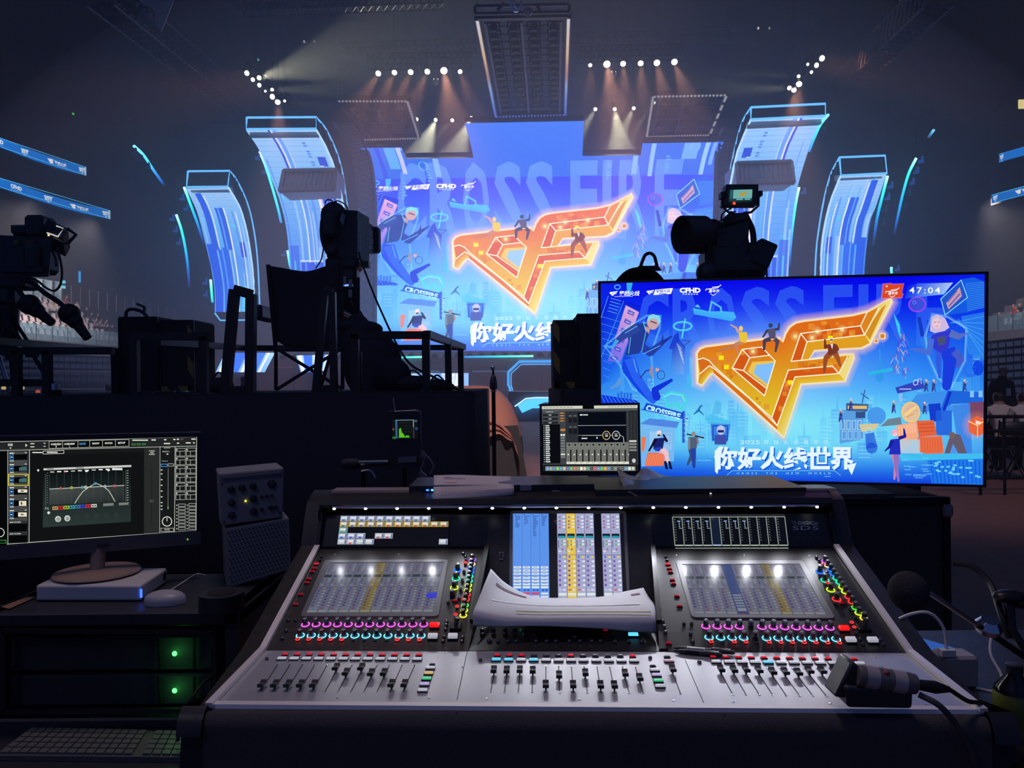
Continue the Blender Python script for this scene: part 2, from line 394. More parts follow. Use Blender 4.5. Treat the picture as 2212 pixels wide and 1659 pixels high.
# ---------------------------------------------------------------- the key picture shown on the stage screen and on the large monitor
Q_TV = [(1298,612.5),(2127,592.3),(2122.2,1047),(1299,1030)]
h_tv = homography(Q_TV,[(0,0),(1,0),(1,1),(0,1)])
def mix(a,b,t):t = max(0,min(1,t));return tuple(a[k] + (b[k] - a[k]) * t for k in range(3))
def grad(stops,t):
 for (a,ca),(b,cb) in zip(stops,stops[1:]):
  if t <= b:return mix(ca,cb,(t - a) / (b - a))
 return stops[-1][1]
def zoomed(ox,oy,sc):return lambda p:h_tv((ox + p[0] / sc,oy + p[1] / sc))
def limb(P,pts,w,col,a=1):
 n = len(pts) - 1
 for i in range(n):
  (x0,y0),(x1,y1) = pts[i],pts[i + 1];w0,w1 = w[i] / 2,w[i + 1] / 2;dx,dy = x1 - x0,y1 - y0;L = math.hypot(dx,dy) or 1;nx,ny = -dy / L,dx / L
  P.poly([(x0 + nx * w0,y0 + ny * w0),(x1 + nx * w1,y1 + ny * w1),(x1 - nx * w1,y1 - ny * w1),(x0 - nx * w0,y0 - ny * w0)],col,a,i > 0)
  P.disc(x1,y1,w1,col,a,8,keep=True)
def bg_colour(u,v):
 c = grad([(0,(4,4,232)),(.13,(6,30,236)),(.3,(22,92,238)),(.5,(50,150,246)),(.68,(96,212,248)),(.82,(96,206,246)),(.92,(40,130,236)),(1,(14,60,220))],v)
 e = abs(u - .5) * 2
 c = mix(c,(16,70,226),max(0,e - .62) * 1.1 * (1 - .5 * v))
 g = math.exp(-((u - .46) ** 2 / .05 + (v - .42) ** 2 / .05));c = mix(c,(170,205,255),g * .75)
 g = math.exp(-((u - .5) ** 2 / .08 + (v - .74) ** 2 / .02));return mix(c,(150,240,250),g * .6)
def draw_key(P,screen=False):
 rnd = random.Random(5)
 P.tf = lambda p:p
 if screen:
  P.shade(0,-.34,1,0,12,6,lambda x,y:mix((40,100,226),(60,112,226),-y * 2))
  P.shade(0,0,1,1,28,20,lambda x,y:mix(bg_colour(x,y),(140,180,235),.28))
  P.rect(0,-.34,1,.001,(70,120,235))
 else:P.shade(0,0,1,1,28,20,bg_colour)
 # pale giant words across the top
 y0,y1 = (-.1,.42)
 for ch,x0,x1 in (('C',.105,.19),('R',.2,.285),('O',.295,.37),('S',.385,.465),('S',.475,.555),('F',.60,.675),('I',.69,.715),('R',.735,.82),('E',.835,.91)):
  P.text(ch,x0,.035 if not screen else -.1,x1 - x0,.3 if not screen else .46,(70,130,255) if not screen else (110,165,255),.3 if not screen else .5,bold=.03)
 # distant skyline
 for k in range(90):
  x = rnd.random();w = .008 + rnd.random() * .03;d = abs(x - .5) * 2;h = (.08 + rnd.random() * .3) * (.35 + d * .9);b = .9 - rnd.random() * .08
  col = mix((120,226,250),(30,110,236),rnd.random() * .55 + d * .25);a = .35 + .3 * rnd.random()
  P.poly([(x,b - h),(x + w,b - h),(x + w,b),(x,b)],[(*col,a),(*col,a),(*col,0),(*col,0)])
  if rnd.random() < .4:P.poly([(x + w * .4,b - h),(x + w * .5,b - h - .07),(x + w * .6,b - h)],col,a)
  if rnd.random() < .5:
   for j in range(4):P.rect(x + w * .1,b - h + .015 + j * .018,w * .8,.004,(190,240,255),.35)
 for k in range(16):
  x,y = rnd.random(),.78 + rnd.random() * .2;P.rect(x,y,.01 + .03 * rnd.random(),.003,(150,230,255),.6)
 # left tilted tower with its vertical sign
 P.tf = zoomed(1290,590,6.636)
 P.poly([(50,520),(160,330),(620,470),(560,800),(300,1500),(55,1600)],[(10,20,215,.9)] * 3 + [(20,90,235,.8),(40,140,240,.2),(20,80,230,.5)])
 P.poly([(420,130),(510,130),(470,330),(430,300)],(60,190,240),.8)
 P.circ(290,200,40,12,(80,200,245),.9,ry=30)
 P.poly([(410,460),(600,560),(330,1280),(150,1260)],[(250,190,205,.8),(250,190,205,.75),(220,150,230,.25),(220,150,230,.15)])
 for k in range(6):
  x,y = 430 - k * 48,500 + k * 130;P.poly([(x + 20,y + 18),(x + 110,y + 66),(x + 88,y + 118),(x - 2,y + 76)],(40,80,215),.85)
  P.line([(x + 34,y + 62),(x + 78,y + 84)],12,(250,190,205),.8)
 for k in range(9):P.line([(60 + k * 4,620 + k * 105),(330 - k * 20,700 + k * 100)],5,(90,190,250),.7)
 for k in range(5):P.line([(200 - k * 12,360 + k * 45),(340 - k * 14,400 + k * 45)],9,(120,200,250),.6)
 P.line([(160,330),(55,640)],6,(110,210,250),.8);P.line([(380,400),(60,1200)],6,(110,210,250),.6)
 # ring on a spire, chimney, ship
 P.circ(1225,760,128,26,(80,205,245),.85,28,60);P.line([(1262,660),(1215,930)],22,(90,215,248),.9)
 P.poly([(1100,900),(1160,840),(1180,950),(1260,1060),(1240,1450),(1040,1450),(1080,1100),(1030,1080)],[(20,50,200,.9)] * 4 + [(120,170,240,.6),(60,150,240,.4),(40,70,200,.9),(30,60,200,.9)])
 for k in range(5):P.line([(1140 + k * 14,1010 + k * 40),(1210 + k * 8,1090 + k * 50)],9,(200,215,245),.8)
 P.line([(1220,960),(1330,975),(1240,1040)],14,(60,70,150),.8)
 P.poly([(1320,1210),(1385,1210),(1360,1480),(1385,1520),(1385,1659),(1275,1659),(1285,1480),(1320,1440)],(60,190,245),.7)
 P.poly([(1370,500),(1480,520),(1600,550),(1800,545),(1960,560),(1995,640),(1930,690),(1390,590)],(70,190,250),.85)
 P.poly([(1400,480),(1440,445),(1480,500)],(100,210,250),.9);P.line([(1610,550),(1640,410),(1770,490),(1780,550)],24,(90,200,250),.9)
 for k in range(22):P.line([(1400 + k * 26,545 + k * 5),(1394 + k * 26,590 + k * 5)],7,(40,110,235),.6)
 # man in a jacket leaning in
 P.tf = zoomed(1290,590,6.636)
 jk,jl,pn = (34,60,150),(120,215,255),(22,66,228)
 P.halo([(720,620),(900,620),(880,800),(760,1150),(800,1659),(520,1659),(330,1300),(120,1050),(420,800)],40,(130,230,255),.5)
 limb(P,[(470,1200),(450,1360),(640,1640),(780,1800)],[180,200,150,110],pn)
 limb(P,[(470,1220),(560,1480),(800,1830)],[170,130,90],(40,96,240))
 P.poly([(560,740),(700,700),(760,830),(690,1010),(600,1150),(390,1190),(450,1000),(430,850)],jk)
 limb(P,[(590,770),(400,880),(270,990)],[130,110,80],(44,70,160));limb(P,[(290,960),(220,1060),(100,1040)],[60,40,12],(70,160,240))
 limb(P,[(650,1060),(760,1140),(930,1000)],[110,110,70],(38,60,165));limb(P,[(930,1000),(1070,905)],[60,16],(30,50,150));limb(P,[(930,980),(945,890)],[30,10],(30,50,150))
 for a,b in (((570,760),(400,860)),((700,830),(640,1120)),((480,920),(450,1150)),((660,1160),(900,1040)),((520,1230),(570,1420))):P.line([a,b],9,jl,.8)
 P.poly([(700,760),(760,800),(740,870),(680,800)],(190,150,160));P.disc(800,700,88,(205,165,165),1,18,112)
 P.poly([(720,700),(730,620),(800,590),(890,610),(910,690),(880,740),(860,660),(780,650)],(130,220,240));P.line([(770,690),(850,720)],16,(60,60,110))
 P.line([(700,720),(660,700),(700,830)],14,(110,200,250),.9)
 P.line([(620,1500),(700,1400),(800,1380)],16,(40,50,140));P.circ(915,1460,55,8,(40,50,120),1,18,62);P.circ(740,1530,44,8,(60,110,220),.9,14,50)
 limb(P,[(790,1340),(770,1420),(800,1490)],[40,50,26],(150,140,170));P.disc(860,1385,26,(225,160,140),1,10)
 limb(P,[(340,1510),(290,1600),(200,1650)],[70,60,30],(90,150,220))
 # lower left: bridge, hook sign, gantry sign, kiosk, crates
 P.tf = zoomed(1290,820,6.703)
 limb(P,[(1090,0),(830,150),(860,250)],[40,90,120],(20,50,215))
 P.poly([(50,220),(540,290),(620,340),(50,345)],(10,30,220),.95)
 for k in range(9):P.line([(60 + k * 55,235 + k * 7),(110 + k * 55,330)],8,(70,170,250),.8)
 for k in range(5):P.rect(290 + k * 45,190 - 20 * (k == 1),32,90,(30,90,225),.8)
 P.line([(960,245),(1070,185),(1240,215),(1290,310),(1220,430),(1140,345),(1030,400),(960,245)],38,(70,215,225),.85);P.line([(975,250),(1075,205),(1225,230),(1265,310)],8,(170,255,250),.9)
 P.poly([(710,335),(1250,480),(1235,570),(660,440)],(24,78,215));P.text('CROSSFIRE',722,362,510,88,(190,250,250),1,rot=.262,bold=.04)
 P.line([(640,430),(1310,570)],14,(40,80,205));P.line([(1250,470),(1250,900)],40,(30,70,205),.9);P.line([(1340,500),(1300,860)],20,(110,190,245),.8)
 for k in range(5):P.line([(1260,560 + k * 70),(1320,600 + k * 70)],9,(190,225,250),.8)
 P.poly([(630,630),(1130,690),(1110,1180),(640,1260)],(120,185,240),.9);P.poly([(620,640),(760,560),(1190,610),(1150,700)],(80,130,225),.95)
 P.rect(760,750,150,260,(160,205,245),.8);P.rect(960,770,120,250,(150,195,240),.8);P.frame(985,790,75,140,8,(100,150,230),.9)
 P.poly([(640,830),(710,830),(680,1030),(640,1040)],(235,120,80))
 P.poly([(730,1060),(980,1060),(960,1250),(690,1255)],(232,98,62))
 for k in range(10):P.line([(745 + k * 24,1075),(712 + k * 26,1240)],8,(250,175,140),.9)
 # woman seated on the crate, guard with a long tool on the shoulders, driver in a cab
 limb(P,[(900,1010),(1010,1060),(990,1180)],[110,60,36],(215,170,190));limb(P,[(930,1000),(990,1050),(1030,1190)],[70,70,40],(235,195,205))
 P.poly([(830,850),(980,840),(950,1000),(810,1010)],(24,34,110));limb(P,[(850,860),(800,950),(750,1030)],[50,36,24],(16,18,50));limb(P,[(970,850),(1010,890),(960,800)],[44,34,26],(18,20,60))
 P.poly([(820,990),(940,970),(900,1040),(840,1030)],(30,60,190));P.disc(895,780,34,(225,190,190),1,12,40);P.poly([(860,820),(865,745),(920,735),(930,775),(890,770),(885,830)],(235,225,225));P.rect(870,795,40,24,(20,20,40))
 for x in (980,1040):P.poly([(x - 14,1180),(x + 20,1180),(x + 50,1300),(x + 8,1290)],(18,18,40))
 limb(P,[(1350,980),(1370,1100),(1310,1230)],[80,60,30],(60,80,120));limb(P,[(1390,980),(1395,1120),(1400,1260)],[80,70,44],(36,66,160));P.poly([(1320,830),(1460,830),(1440,990),(1330,1000)],(80,96,120));P.line([(1300,790),(1540,840)],20,(40,40,60))
 P.disc(1395,785,32,(150,140,140),1,10,36);P.line([(1330,860),(1330,1000)],34,(120,130,150));P.line([(1450,850),(1460,920)],26,(150,120,120))
 P.poly([(1640,620),(1930,640),(1890,900),(1660,890)],(50,120,225),.9);P.frame(1670,660,220,220,14,(20,60,190));P.disc(1790,730,60,(190,195,235),1,14,70);P.rect(1745,730,90,36,(30,40,110));P.rect(1700,800,170,140,(60,80,170));P.poly([(1560,560),(1640,500),(1930,600),(1940,650),(1620,640)],(70,190,240),.8)
 limb(P,[(1500,380),(1460,450),(1400,500)],[24,36,14],(40,110,190));limb(P,[(1470,440),(1540,510)],[30,12],(40,110,190));P.disc(1510,378,14,(50,110,180))
 P.disc(1740,330,40,(90,190,235),.8);P.poly([(1660,500),(1700,330),(1800,330),(1790,500)],(80,180,235),.7)
 # upper right: billboard tower, blossom, woman with open arms, wheel
 P.tf = zoomed(1850,590,6.637)
 P.poly([(1190,370),(1510,90),(1680,60),(1830,120),(1830,480),(1600,560),(1280,610)],(20,90,225),.95)
 for k in range(16):P.line([(1560 + k * 2,150 + k * 26),(1830,130 + k * 24)],6,(80,180,250),.8)
 P.poly([(1210,370),(1500,100),(1590,350),(1270,600)],(34,84,205));P.line([(1210,370),(1500,100),(1590,350),(1270,600),(1210,370)],12,(140,230,255),.9)
 P.poly([(1285,430),(1480,200),(1510,330),(1320,520)],(235,175,150),.75);P.line([(1330,470),(1480,300)],26,(70,90,200),.8);P.line([(1310,420),(1440,260)],18,(70,90,200),.7)
 P.poly([(1500,620),(1830,560),(1830,1250),(1600,1150)],(50,150,240),.5)
 for k in range(7):P.line([(1340 + k * 20,720 - k * 10),(1820,620 + k * 95)],5,(120,220,250),.6)
 P.circ(870,450,118,22,(150,70,230),.9,24,100);P.disc(865,445,105,(60,80,215),.8,20,90);P.circ(830,420,24,8,(140,140,240),.8)
 P.poly([(870,630),(920,625),(975,900),(920,910)],(20,60,190));P.poly([(900,940),(1060,900),(1080,1100),(950,1090)],(40,130,235),.7)
 P.poly([(530,570),(620,740),(640,960),(600,860)],(60,220,240),.8)
 rr = random.Random(3)
 for k in range(46):
  x,y = 530 + rr.random() * 190,860 + rr.random() * 560;P.line([(x,y),(x + rr.uniform(-50,60),y + rr.uniform(30,110))],7 + 6 * rr.random(),[(190,160,200),(120,80,150),(70,60,200),(200,190,230)][k % 4],.8)
 limb(P,[(330,1100),(345,1340),(330,1500)],[16,46,120],(50,150,235),.9);P.line([(180,1440),(500,1380)],46,(40,190,225),.8)
 P.circ(1640,1360,100,40,(40,110,235),.9,22,110);P.disc(1740,1360,80,(10,60,225),.9,18,110)
 P.halo([(1090,600),(1300,640),(1560,800),(1540,1250),(1360,1620),(1180,1500),(1040,1180),(1000,900)],45,(150,235,255),.5)
 limb(P,[(1300,1080),(1340,1260),(1290,1620)],[230,190,130],(26,60,220));limb(P,[(1180,1080),(1170,1250),(1190,1490)],[100,80,40],(50,90,225));limb(P,[(1400,1120),(1500,1240),(1440,1330)],[120,90,60],(70,90,200))
 P.poly([(1080,890),(1180,850),(1360,820),(1320,1060),(1210,1150),(1100,1080),(1040,1000)],(50,56,205));limb(P,[(1340,860),(1460,910),(1540,880)],[110,90,40],(90,110,190));limb(P,[(1530,880),(1560,800)],[30,10],(60,60,190));limb(P,[(1520,880),(1640,856)],[34,8],(80,110,220))
 limb(P,[(1070,940),(1040,1140),(880,1100),(770,1090)],[90,80,64,16],(70,110,215));P.poly([(1150,920),(1280,900),(1270,1020),(1180,1040)],(70,80,120))
 P.poly([(1060,720),(1080,620),(1160,590),(1270,650),(1330,780),(1260,830),(1120,860),(1050,830)],(205,185,225));P.disc(1148,712,62,(232,200,212),1,16,88);P.poly([(1080,680),(1110,620),(1190,610),(1220,700),(1160,640)],(205,185,225))
 P.line([(1110,705),(1135,703)],8,(90,80,120));P.line([(1165,700),(1190,702)],8,(90,80,120));P.line([(1132,765),(1165,762)],7,(190,90,110))
 P.text('CF1',805,1560,100,90,(235,240,255),.9,shear=.2);
 # lower right: ship deck, dome, coin, containers, house, walking woman
 P.tf = zoomed(1620,820,4.337)
 P.poly([(1360,75),(1610,0),(1640,80),(1380,130)],(50,70,190));P.text('CF1',1515,10,80,52,(230,235,255),1,rot=-.26,shear=.2);P.rect(1400,84,110,10,(200,210,245),.8);P.rect(1395,130,30,80,(160,190,235),.8)
 P.poly([(1440,300),(1560,140),(1850,100),(1900,300)],(60,140,235),.9);P.poly([(1780,290),(1850,100),(2180,120),(2180,210),(1880,230)],(30,100,220));P.poly([(1800,290),(1860,110),(1890,115),(1830,290)],(16,50,200))
 for x in (2060,2140):P.rect(x,105,36,60,(140,200,245),.9)
 P.poly([(1670,230),(1780,220),(1800,380),(1690,400)],(20,60,205));P.rect(1740,290,150,230,(30,90,220),.9)
 P.poly([(2040,215),(2190,205),(2190,360),(2060,380)],(120,70,100));P.poly([(1890,240),(2060,220),(2080,700),(1960,690)],(60,130,230),.9)
 P.blob(2120,430,150,(255,150,80),.6);P.poly([(2045,390),(2130,340),(2190,380),(2190,500),(2130,535),(2050,490)],(235,100,60));P.line([(2045,390),(2130,430),(2190,390)],9,(255,210,150));P.line([(2130,430),(2130,535)],9,(255,210,150));P.poly([(2110,380),(2170,400),(2115,425)],(255,225,210))
 P.poly([(840,290),(980,270),(1060,330),(1060,560),(840,600)],(90,160,225));P.poly([(900,220),(1110,230),(1100,300),(900,290)],(60,90,150));P.rect(915,245,180,30,(225,190,110));P.rect(990,300,90,60,(50,80,140))
 for k in range(4):P.frame(850 + k * 52,380,40,90,6,(190,225,250),.9);P.frame(860 + k * 55,480,44,80,6,(170,215,250),.8)
 P.line([(1075,100),(1050,220)],10,(50,90,160));P.line([(1040,130),(1110,180)],10,(50,90,160))
 for x,y in ((945,240),(1345,260),(1635,270),(1650,60),(1720,60),(2010,60),(850,340)):
  limb(P,[(x,y - 40),(x,y),(x - 16,y + 50)],[18,30,10],(50,60,120));limb(P,[(x,y),(x + 18,y + 52)],[22,8],(60,80,190));P.disc(x,y - 52,12,(215,190,190),1,8);P.line([(x,y - 30),(x + 28,y - 40)],9,(180,160,180))
 P.disc(1185,340,88,(70,150,235),.95,18,84);P.poly([(1020,420),(1210,410),(1170,470),(1050,490)],(215,200,150));P.circ(1110,480,30,8,(160,220,250));limb(P,[(1120,500),(1140,640)],[80,110],(30,80,215),.8)
 P.circ(1505,305,80,18,(245,200,120),1,24,88);P.disc(1505,305,70,(250,190,110),.75,20,78);P.line([(1455,330),(1500,290),(1550,260)],24,(245,215,140));P.line([(1470,350),(1530,320)],12,(235,160,80))
 P.poly([(1290,370),(1410,350),(1420,420),(1220,440)],(110,130,150))
 P.poly([(1370,430),(1560,390),(1570,560),(1390,690)],(245,170,130));P.poly([(1560,385),(1720,380),(1750,520),(1580,540)],(228,100,60));P.poly([(1570,540),(1795,525),(1815,690),(1650,695),(1570,670)],(236,110,70));P.rect(1400,560,190,130,(180,205,220),.85)
 for k in range(7):P.line([(1395 + k * 24,440 - k * 5),(1400 + k * 24,520 - k * 5)],8,(255,205,180),.9)
 for k in range(8):P.line([(1600 + k * 26,550),(1620 + k * 24,680)],6,(200,80,50),.8)
 for k in range(3):P.line([(1585,420 + k * 34),(1720,412 + k * 34)],10,(195,75,45),.8)
 P.poly([(1820,690),(1860,560),(1900,500),(1970,520),(2030,690)],(100,90,110));P.disc(1890,520,30,(120,95,95));P.poly([(1870,690),(1900,600),(1950,690)],(80,150,235))
 P.poly([(1400,700),(2190,690),(2180,985),(1700,970),(1660,760)],(30,120,232),.9);P.poly([(1400,700),(2190,690),(2190,740),(1420,760)],(70,200,240),.8)
 for k in range(13):P.line([(1690 + k * 38,760),(1720 + k * 36,970)],10,(16,70,220),.7)
 for k in range(26):P.rect(1700 + rr.random() * 440,750 + rr.random() * 180,30,16,(120,225,250),.8)
 for k in range(12):P.rect(1420 + rr.random() * 250,720 + rr.random() * 200,60,10,(120,215,250),.5)
 limb(P,[(1345,690),(1365,800),(1350,930)],[56,36,18],(200,130,170));limb(P,[(1370,690),(1370,830),(1390,950)],[56,36,18],(150,110,190))
 P.poly([(1320,560),(1400,550),(1410,700),(1300,700),(1315,620)],(34,44,190));limb(P,[(1330,570),(1305,630),(1262,668)],[36,26,10],(24,30,150));limb(P,[(1390,550),(1450,530),(1440,460)],[34,28,12],(24,30,150));P.disc(1355,500,26,(240,200,215),1,12,32);P.poly([(1325,520),(1330,470),(1375,465),(1388,530),(1370,490)],(240,170,200))
 # emblem: orange bevelled letters with a bird-head curve
 P.tf = zoomed(1490,630,4.809)
 S = [(80,700),(78,640),(110,598),(160,577),(740,502),(930,488),(968,524),(1000,435),(1040,372),(1100,330),(1180,312),(1690,252),(1850,212),(2080,76),(2092,110),(1868,538),(1790,578),(1290,606),(1232,706),(1620,660),(1690,655),(1696,690),(1606,922),(1150,955),(976,1505),(905,1436),(240,838),(200,862),(126,966),(84,946)]
 P.halo(S,90,(255,205,165),.6);P.halo(S,30,(255,240,200),.95)
 P.z += 1;
 def ramp(p):return (*grad([(60,(226,104,26)),(500,(222,108,28)),(800,(222,150,34)),(1100,(224,196,44)),(1500,(222,196,40))],p[1]),1)
 P.poly(S,[(236,206,74,1) if p[1] > 500 else (226,150,40,1) for p in S])
 F1 = [(84,704),(80,640),(112,600),(162,579),(740,504),(928,490),(962,530),(1000,440),(1042,376),(1102,334),(1182,315),(1690,256),(1840,212),(1772,355),(1150,435),(1052,724),(1640,668),(1480,772),(1022,815),(850,1310),(252,790),(200,716),(140,690)]
 P.poly(F1,[ramp(p) for p in F1])
 o1,o2,ylw,crm = (212,88,22),(222,132,30),(228,196,52),(238,218,130)
 P.poly([(1150,435),(1772,355),(1812,450),(1216,520),(1156,714),(1052,724)],o1);P.poly([(1216,520),(1812,450),(1866,536),(1790,578),(1290,606),(1232,706),(1156,714)],(224,158,34))
 P.poly([(1840,212),(1962,168),(1826,446),(1772,355)],o2);P.poly([(2080,78),(2092,110),(1868,538),(1826,446),(1962,168)],crm);P.poly([(2080,78),(1962,168),(1840,212),(1850,209)],(232,180,60));P.poly([(1826,446),(1900,300),(1990,170),(2040,130),(1868,500)],(212,142,34))
 P.poly([(1022,815),(1480,772),(1546,850),(1092,886),(906,1392),(850,1310)],o1);P.poly([(1480,772),(1622,668),(1660,668),(1546,850)],o2);P.poly([(1660,662),(1694,660),(1696,690),(1606,922),(1546,850)],crm)
 P.poly([(1092,886),(1546,850),(1606,922),(1150,955),(976,1505),(906,1392)],[(226,150,36,1),(226,170,50,1),(*ylw,1),(*ylw,1),(*crm,1),(226,190,60,1)])
 P.poly([(252,776),(850,1310),(906,1392),(910,1436),(244,842),(200,796)],(218,110,28))
 P.poly([(84,706),(140,690),(200,716),(252,778),(204,770),(150,812),(108,852)],(216,108,28));P.poly([(108,852),(150,814),(204,770),(252,830),(200,862),(126,966),(84,946)],[(216,120,30,1)] * 3 + [(*ylw,1)] * 2 + [(*ylw,1),(218,150,40,1)])
 P.poly([(545,600),(745,575),(830,660),(886,720),(775,1082),(440,795)],o1);P.poly([(622,686),(830,662),(886,722),(800,1008),(556,820)],o2);P.poly([(650,730),(884,716),(800,990),(600,830)],(232,196,90));P.poly([(690,762),(884,738),(812,968),(662,848)],(128,190,252) if not screen else (150,195,240))
 rq = random.Random(9)
 for k in range(70):
  t = rq.random();x,y = [(130 + 560 * t,600 + rq.random() * 120),(1100 + 620 * t,300 + rq.random() * 100),(300 + 500 * t,700 + 480 * t + rq.random() * 60),(1120 + 380 * t,720 + rq.random() * 50),(1180 + 560 * t,430 + rq.random() * 30 - 40 * t),(1000 - 90 * t,900 + 330 * t)][k % 6]
  q = 22 + rq.random() * 46;P.rect(x,y,q,q,[(232,130,30),(200,80,20),(236,160,50),(214,100,26),(226,120,60)][rq.randrange(5)],.55)
 for x,y in ((300,664),(354,760),(1015,920),(1432,458)):P.rect(x,y,52,46,(246,226,30))
 for x,y in ((1095,465),(1268,480),(1580,395),(655,620),(1325,415)):P.rect(x - 16,y - 16,32,32,(255,235,150),.9);P.blob(x,y,60,(255,230,150),.5)
 for x,y,q in ((1998,462,62),(1934,512,38)):P.blob(x,y,q * 1.2,(255,220,170),.8);P.rect(x - q / 2,y - q / 2,q,q,(250,225,180));P.rect(x - q * .34,y - q * .34,q * .68,q * .68,(214,128,40))
 wl = (255,246,216)
 for L in ([(84,706),(140,690),(200,716),(252,776),(850,1310),(906,1392)],[(108,852),(150,814),(204,770),(260,806),(620,1110),(906,1392)],[(1150,435),(1772,355),(1840,212)],[(1216,520),(1812,450),(1772,355)],[(1812,450),(1962,168)],[(1150,435),(1052,724),(1400,690)],[(1150,435),(1216,520),(1156,714)],[(1480,772),(1022,815),(850,1310)],[(1546,850),(1092,886),(906,1392)],[(1480,772),(1546,850),(1640,672)],[(545,600),(745,575),(886,720)],[(545,600),(440,795),(775,1082),(886,720)],[(545,600),(622,686),(830,660)],[(622,686),(556,820),(800,1008)],[(440,795),(556,820)]):P.line(L,11,wl)
 P.line(S[:14],9,(255,226,170));P.line(S[13:17],8,(255,240,190));P.line([S[-1],S[0]],10,wl)
 # three small figures sitting on the emblem
 limb(P,[(545,520),(440,570),(310,610)],[46,34,18],(190,120,90));limb(P,[(560,525),(480,545),(495,640)],[46,36,22],(200,130,100));P.poly([(505,420),(590,420),(600,470),(580,535),(520,520)],(232,196,60));limb(P,[(505,425),(480,375),(425,345)],[26,20,12],(215,160,140));P.disc(530,385,22,(240,200,110),1,10,30)
 limb(P,[(840,490),(775,510),(770,600)],[50,38,24],(70,60,90));limb(P,[(880,490),(910,520),(890,620)],[50,38,22],(80,66,90));P.poly([(800,390),(890,380),(890,490),(830,490)],(84,80,110));limb(P,[(885,390),(920,390),(925,330)],[28,24,16],(60,60,90));limb(P,[(805,400),(760,470)],[28,18],(60,60,90));P.disc(838,352,24,(40,70,90),1,10)
 limb(P,[(1470,630),(1410,690),(1395,830)],[70,50,26],(150,76,40));limb(P,[(1500,630),(1530,680),(1560,770)],[70,50,24],(160,84,44));P.poly([(1425,550),(1515,540),(1525,640),(1440,660)],(120,52,40));P.poly([(1460,545),(1485,545),(1478,600)],(240,240,240));limb(P,[(1430,560),(1405,580),(1402,500)],[34,30,18],(120,50,40));limb(P,[(1510,555),(1535,600),(1500,630)],[34,30,18],(124,56,42));P.disc(1468,505,18,(230,190,150),1,10,22);P.rect(1452,498,32,9,(20,20,20))
 # title
 P.tf = zoomed(1280,570,2.3734)
 P.text('2025',757,904,100,20,(210,245,255),.9)
 for k,ch in enumerate('穿越火线嘉年华'):P.text(ch,878 + k * 51,902,24,23,(205,242,255),.8)
 for dx,dy,c,b in ((5,7,(16,90,215),.05),(0,0,(228,246,255),.035)):
  for k,ch in enumerate('你好火线世界'):P.text(ch,622 + k * 119 + dx,936 + (k % 2) * 3 + dy,122,118,c,1,bold=b,shear=0)
 P.poly([(626,960),(650,936),(668,936),(640,1078),(628,1064)],(228,246,255));P.poly([(1300,1030),(1352,1020),(1328,1082)],(228,246,255))
 P.rect(712,1064,520,18,(30,110,225),.8);P.text('CROSS  THE  NEW  WORLD',740,1068,480,10,(170,235,250),.95,spacing=2.2);P.line([(690,1082),(715,1060),(1240,1060),(1270,1084)],2.5,(150,230,250),.8)
 # logos along the top
 def bird(x,y,s,c=(255,255,255)):
  P.poly([(x,y + 7 * s),(x + 3 * s,y + 3 * s),(x + 24 * s,y),(x + 19 * s,y + 9 * s),(x + 15 * s,y + 7 * s),(x + 17 * s,y + 14 * s),(x + 15 * s,y + 24 * s),(x + 6 * s,y + 12 * s)],c);P.poly([(x + 21 * s,y + 8 * s),(x + 26 * s,y),(x + 44 * s,y - 3 * s),(x + 40 * s,y + 3 * s),(x + 29 * s,y + 5 * s),(x + 28 * s,y + 8 * s),(x + 38 * s,y + 7 * s),(x + 36 * s,y + 12 * s),(x + 26 * s,y + 13 * s),(x + 20 * s,y + 22 * s),(x + 17 * s,y + 18 * s)],c)
 wh = (250,252,255)
 bird(86,142,1.0);P.text('穿越火线',134,138,104,26,wh,1,shear=.22,bold=.02);P.line([(112,168),(205,166)],2,wh,.8)
 P.poly([(322,132),(412,124),(402,154),(312,160)],wh);bird(276,136,.92);P.text('穿越火线',324,130,72,18,(20,50,200),1,shear=.2,bold=.01);P.rect(340,152,40,4,(20,50,200))
 P.text('CFHD',446,122,108,27,wh,1,bold=.05)
 for k in range(6):P.rect(462 + k * 14,153,8,5,wh,.8)
 def fest(x,y,s,c):
  P.line([(x,y + 16 * s),(x + 3 * s,y + 10 * s),(x + 60 * s,y + 3 * s),(x + 78 * s,y - 12 * s)],4 * s,c);P.text('嘉年华',x + 14 * s,y + 10 * s,54 * s,18 * s,c,1,shear=.2,bold=.02);P.line([(x + 24 * s,y + 33 * s),(x + 38 * s,y + 42 * s),(x + 54 * s,y + 32 * s)],3 * s,c);P.line([(x + 66 * s,y - 4 * s),(x + 34 * s,y)],3 * s,c)
 fest(580,120,1,wh)
 if not screen:
  P.poly([(1620,106),(1848,96),(1800,156),(1600,178)],[(40,110,235,.0),(190,215,245,.9),(150,200,245,.9),(40,110,235,.3)])
  fl = [(1490,106),(1530,104),(1534,108),(1592,104),(1580,150),(1588,156),(1582,172),(1482,176),(1488,140)];P.halo(fl,9,(255,120,90),.8);P.poly(fl,(222,70,34));P.rect(1502,112,9,7,wh);fest(1500,134,.9,wh);P.text('47:04',1622,120,158,32,wh,1,bold=.01,spacing=1.3)
 P.tf = lambda p:p
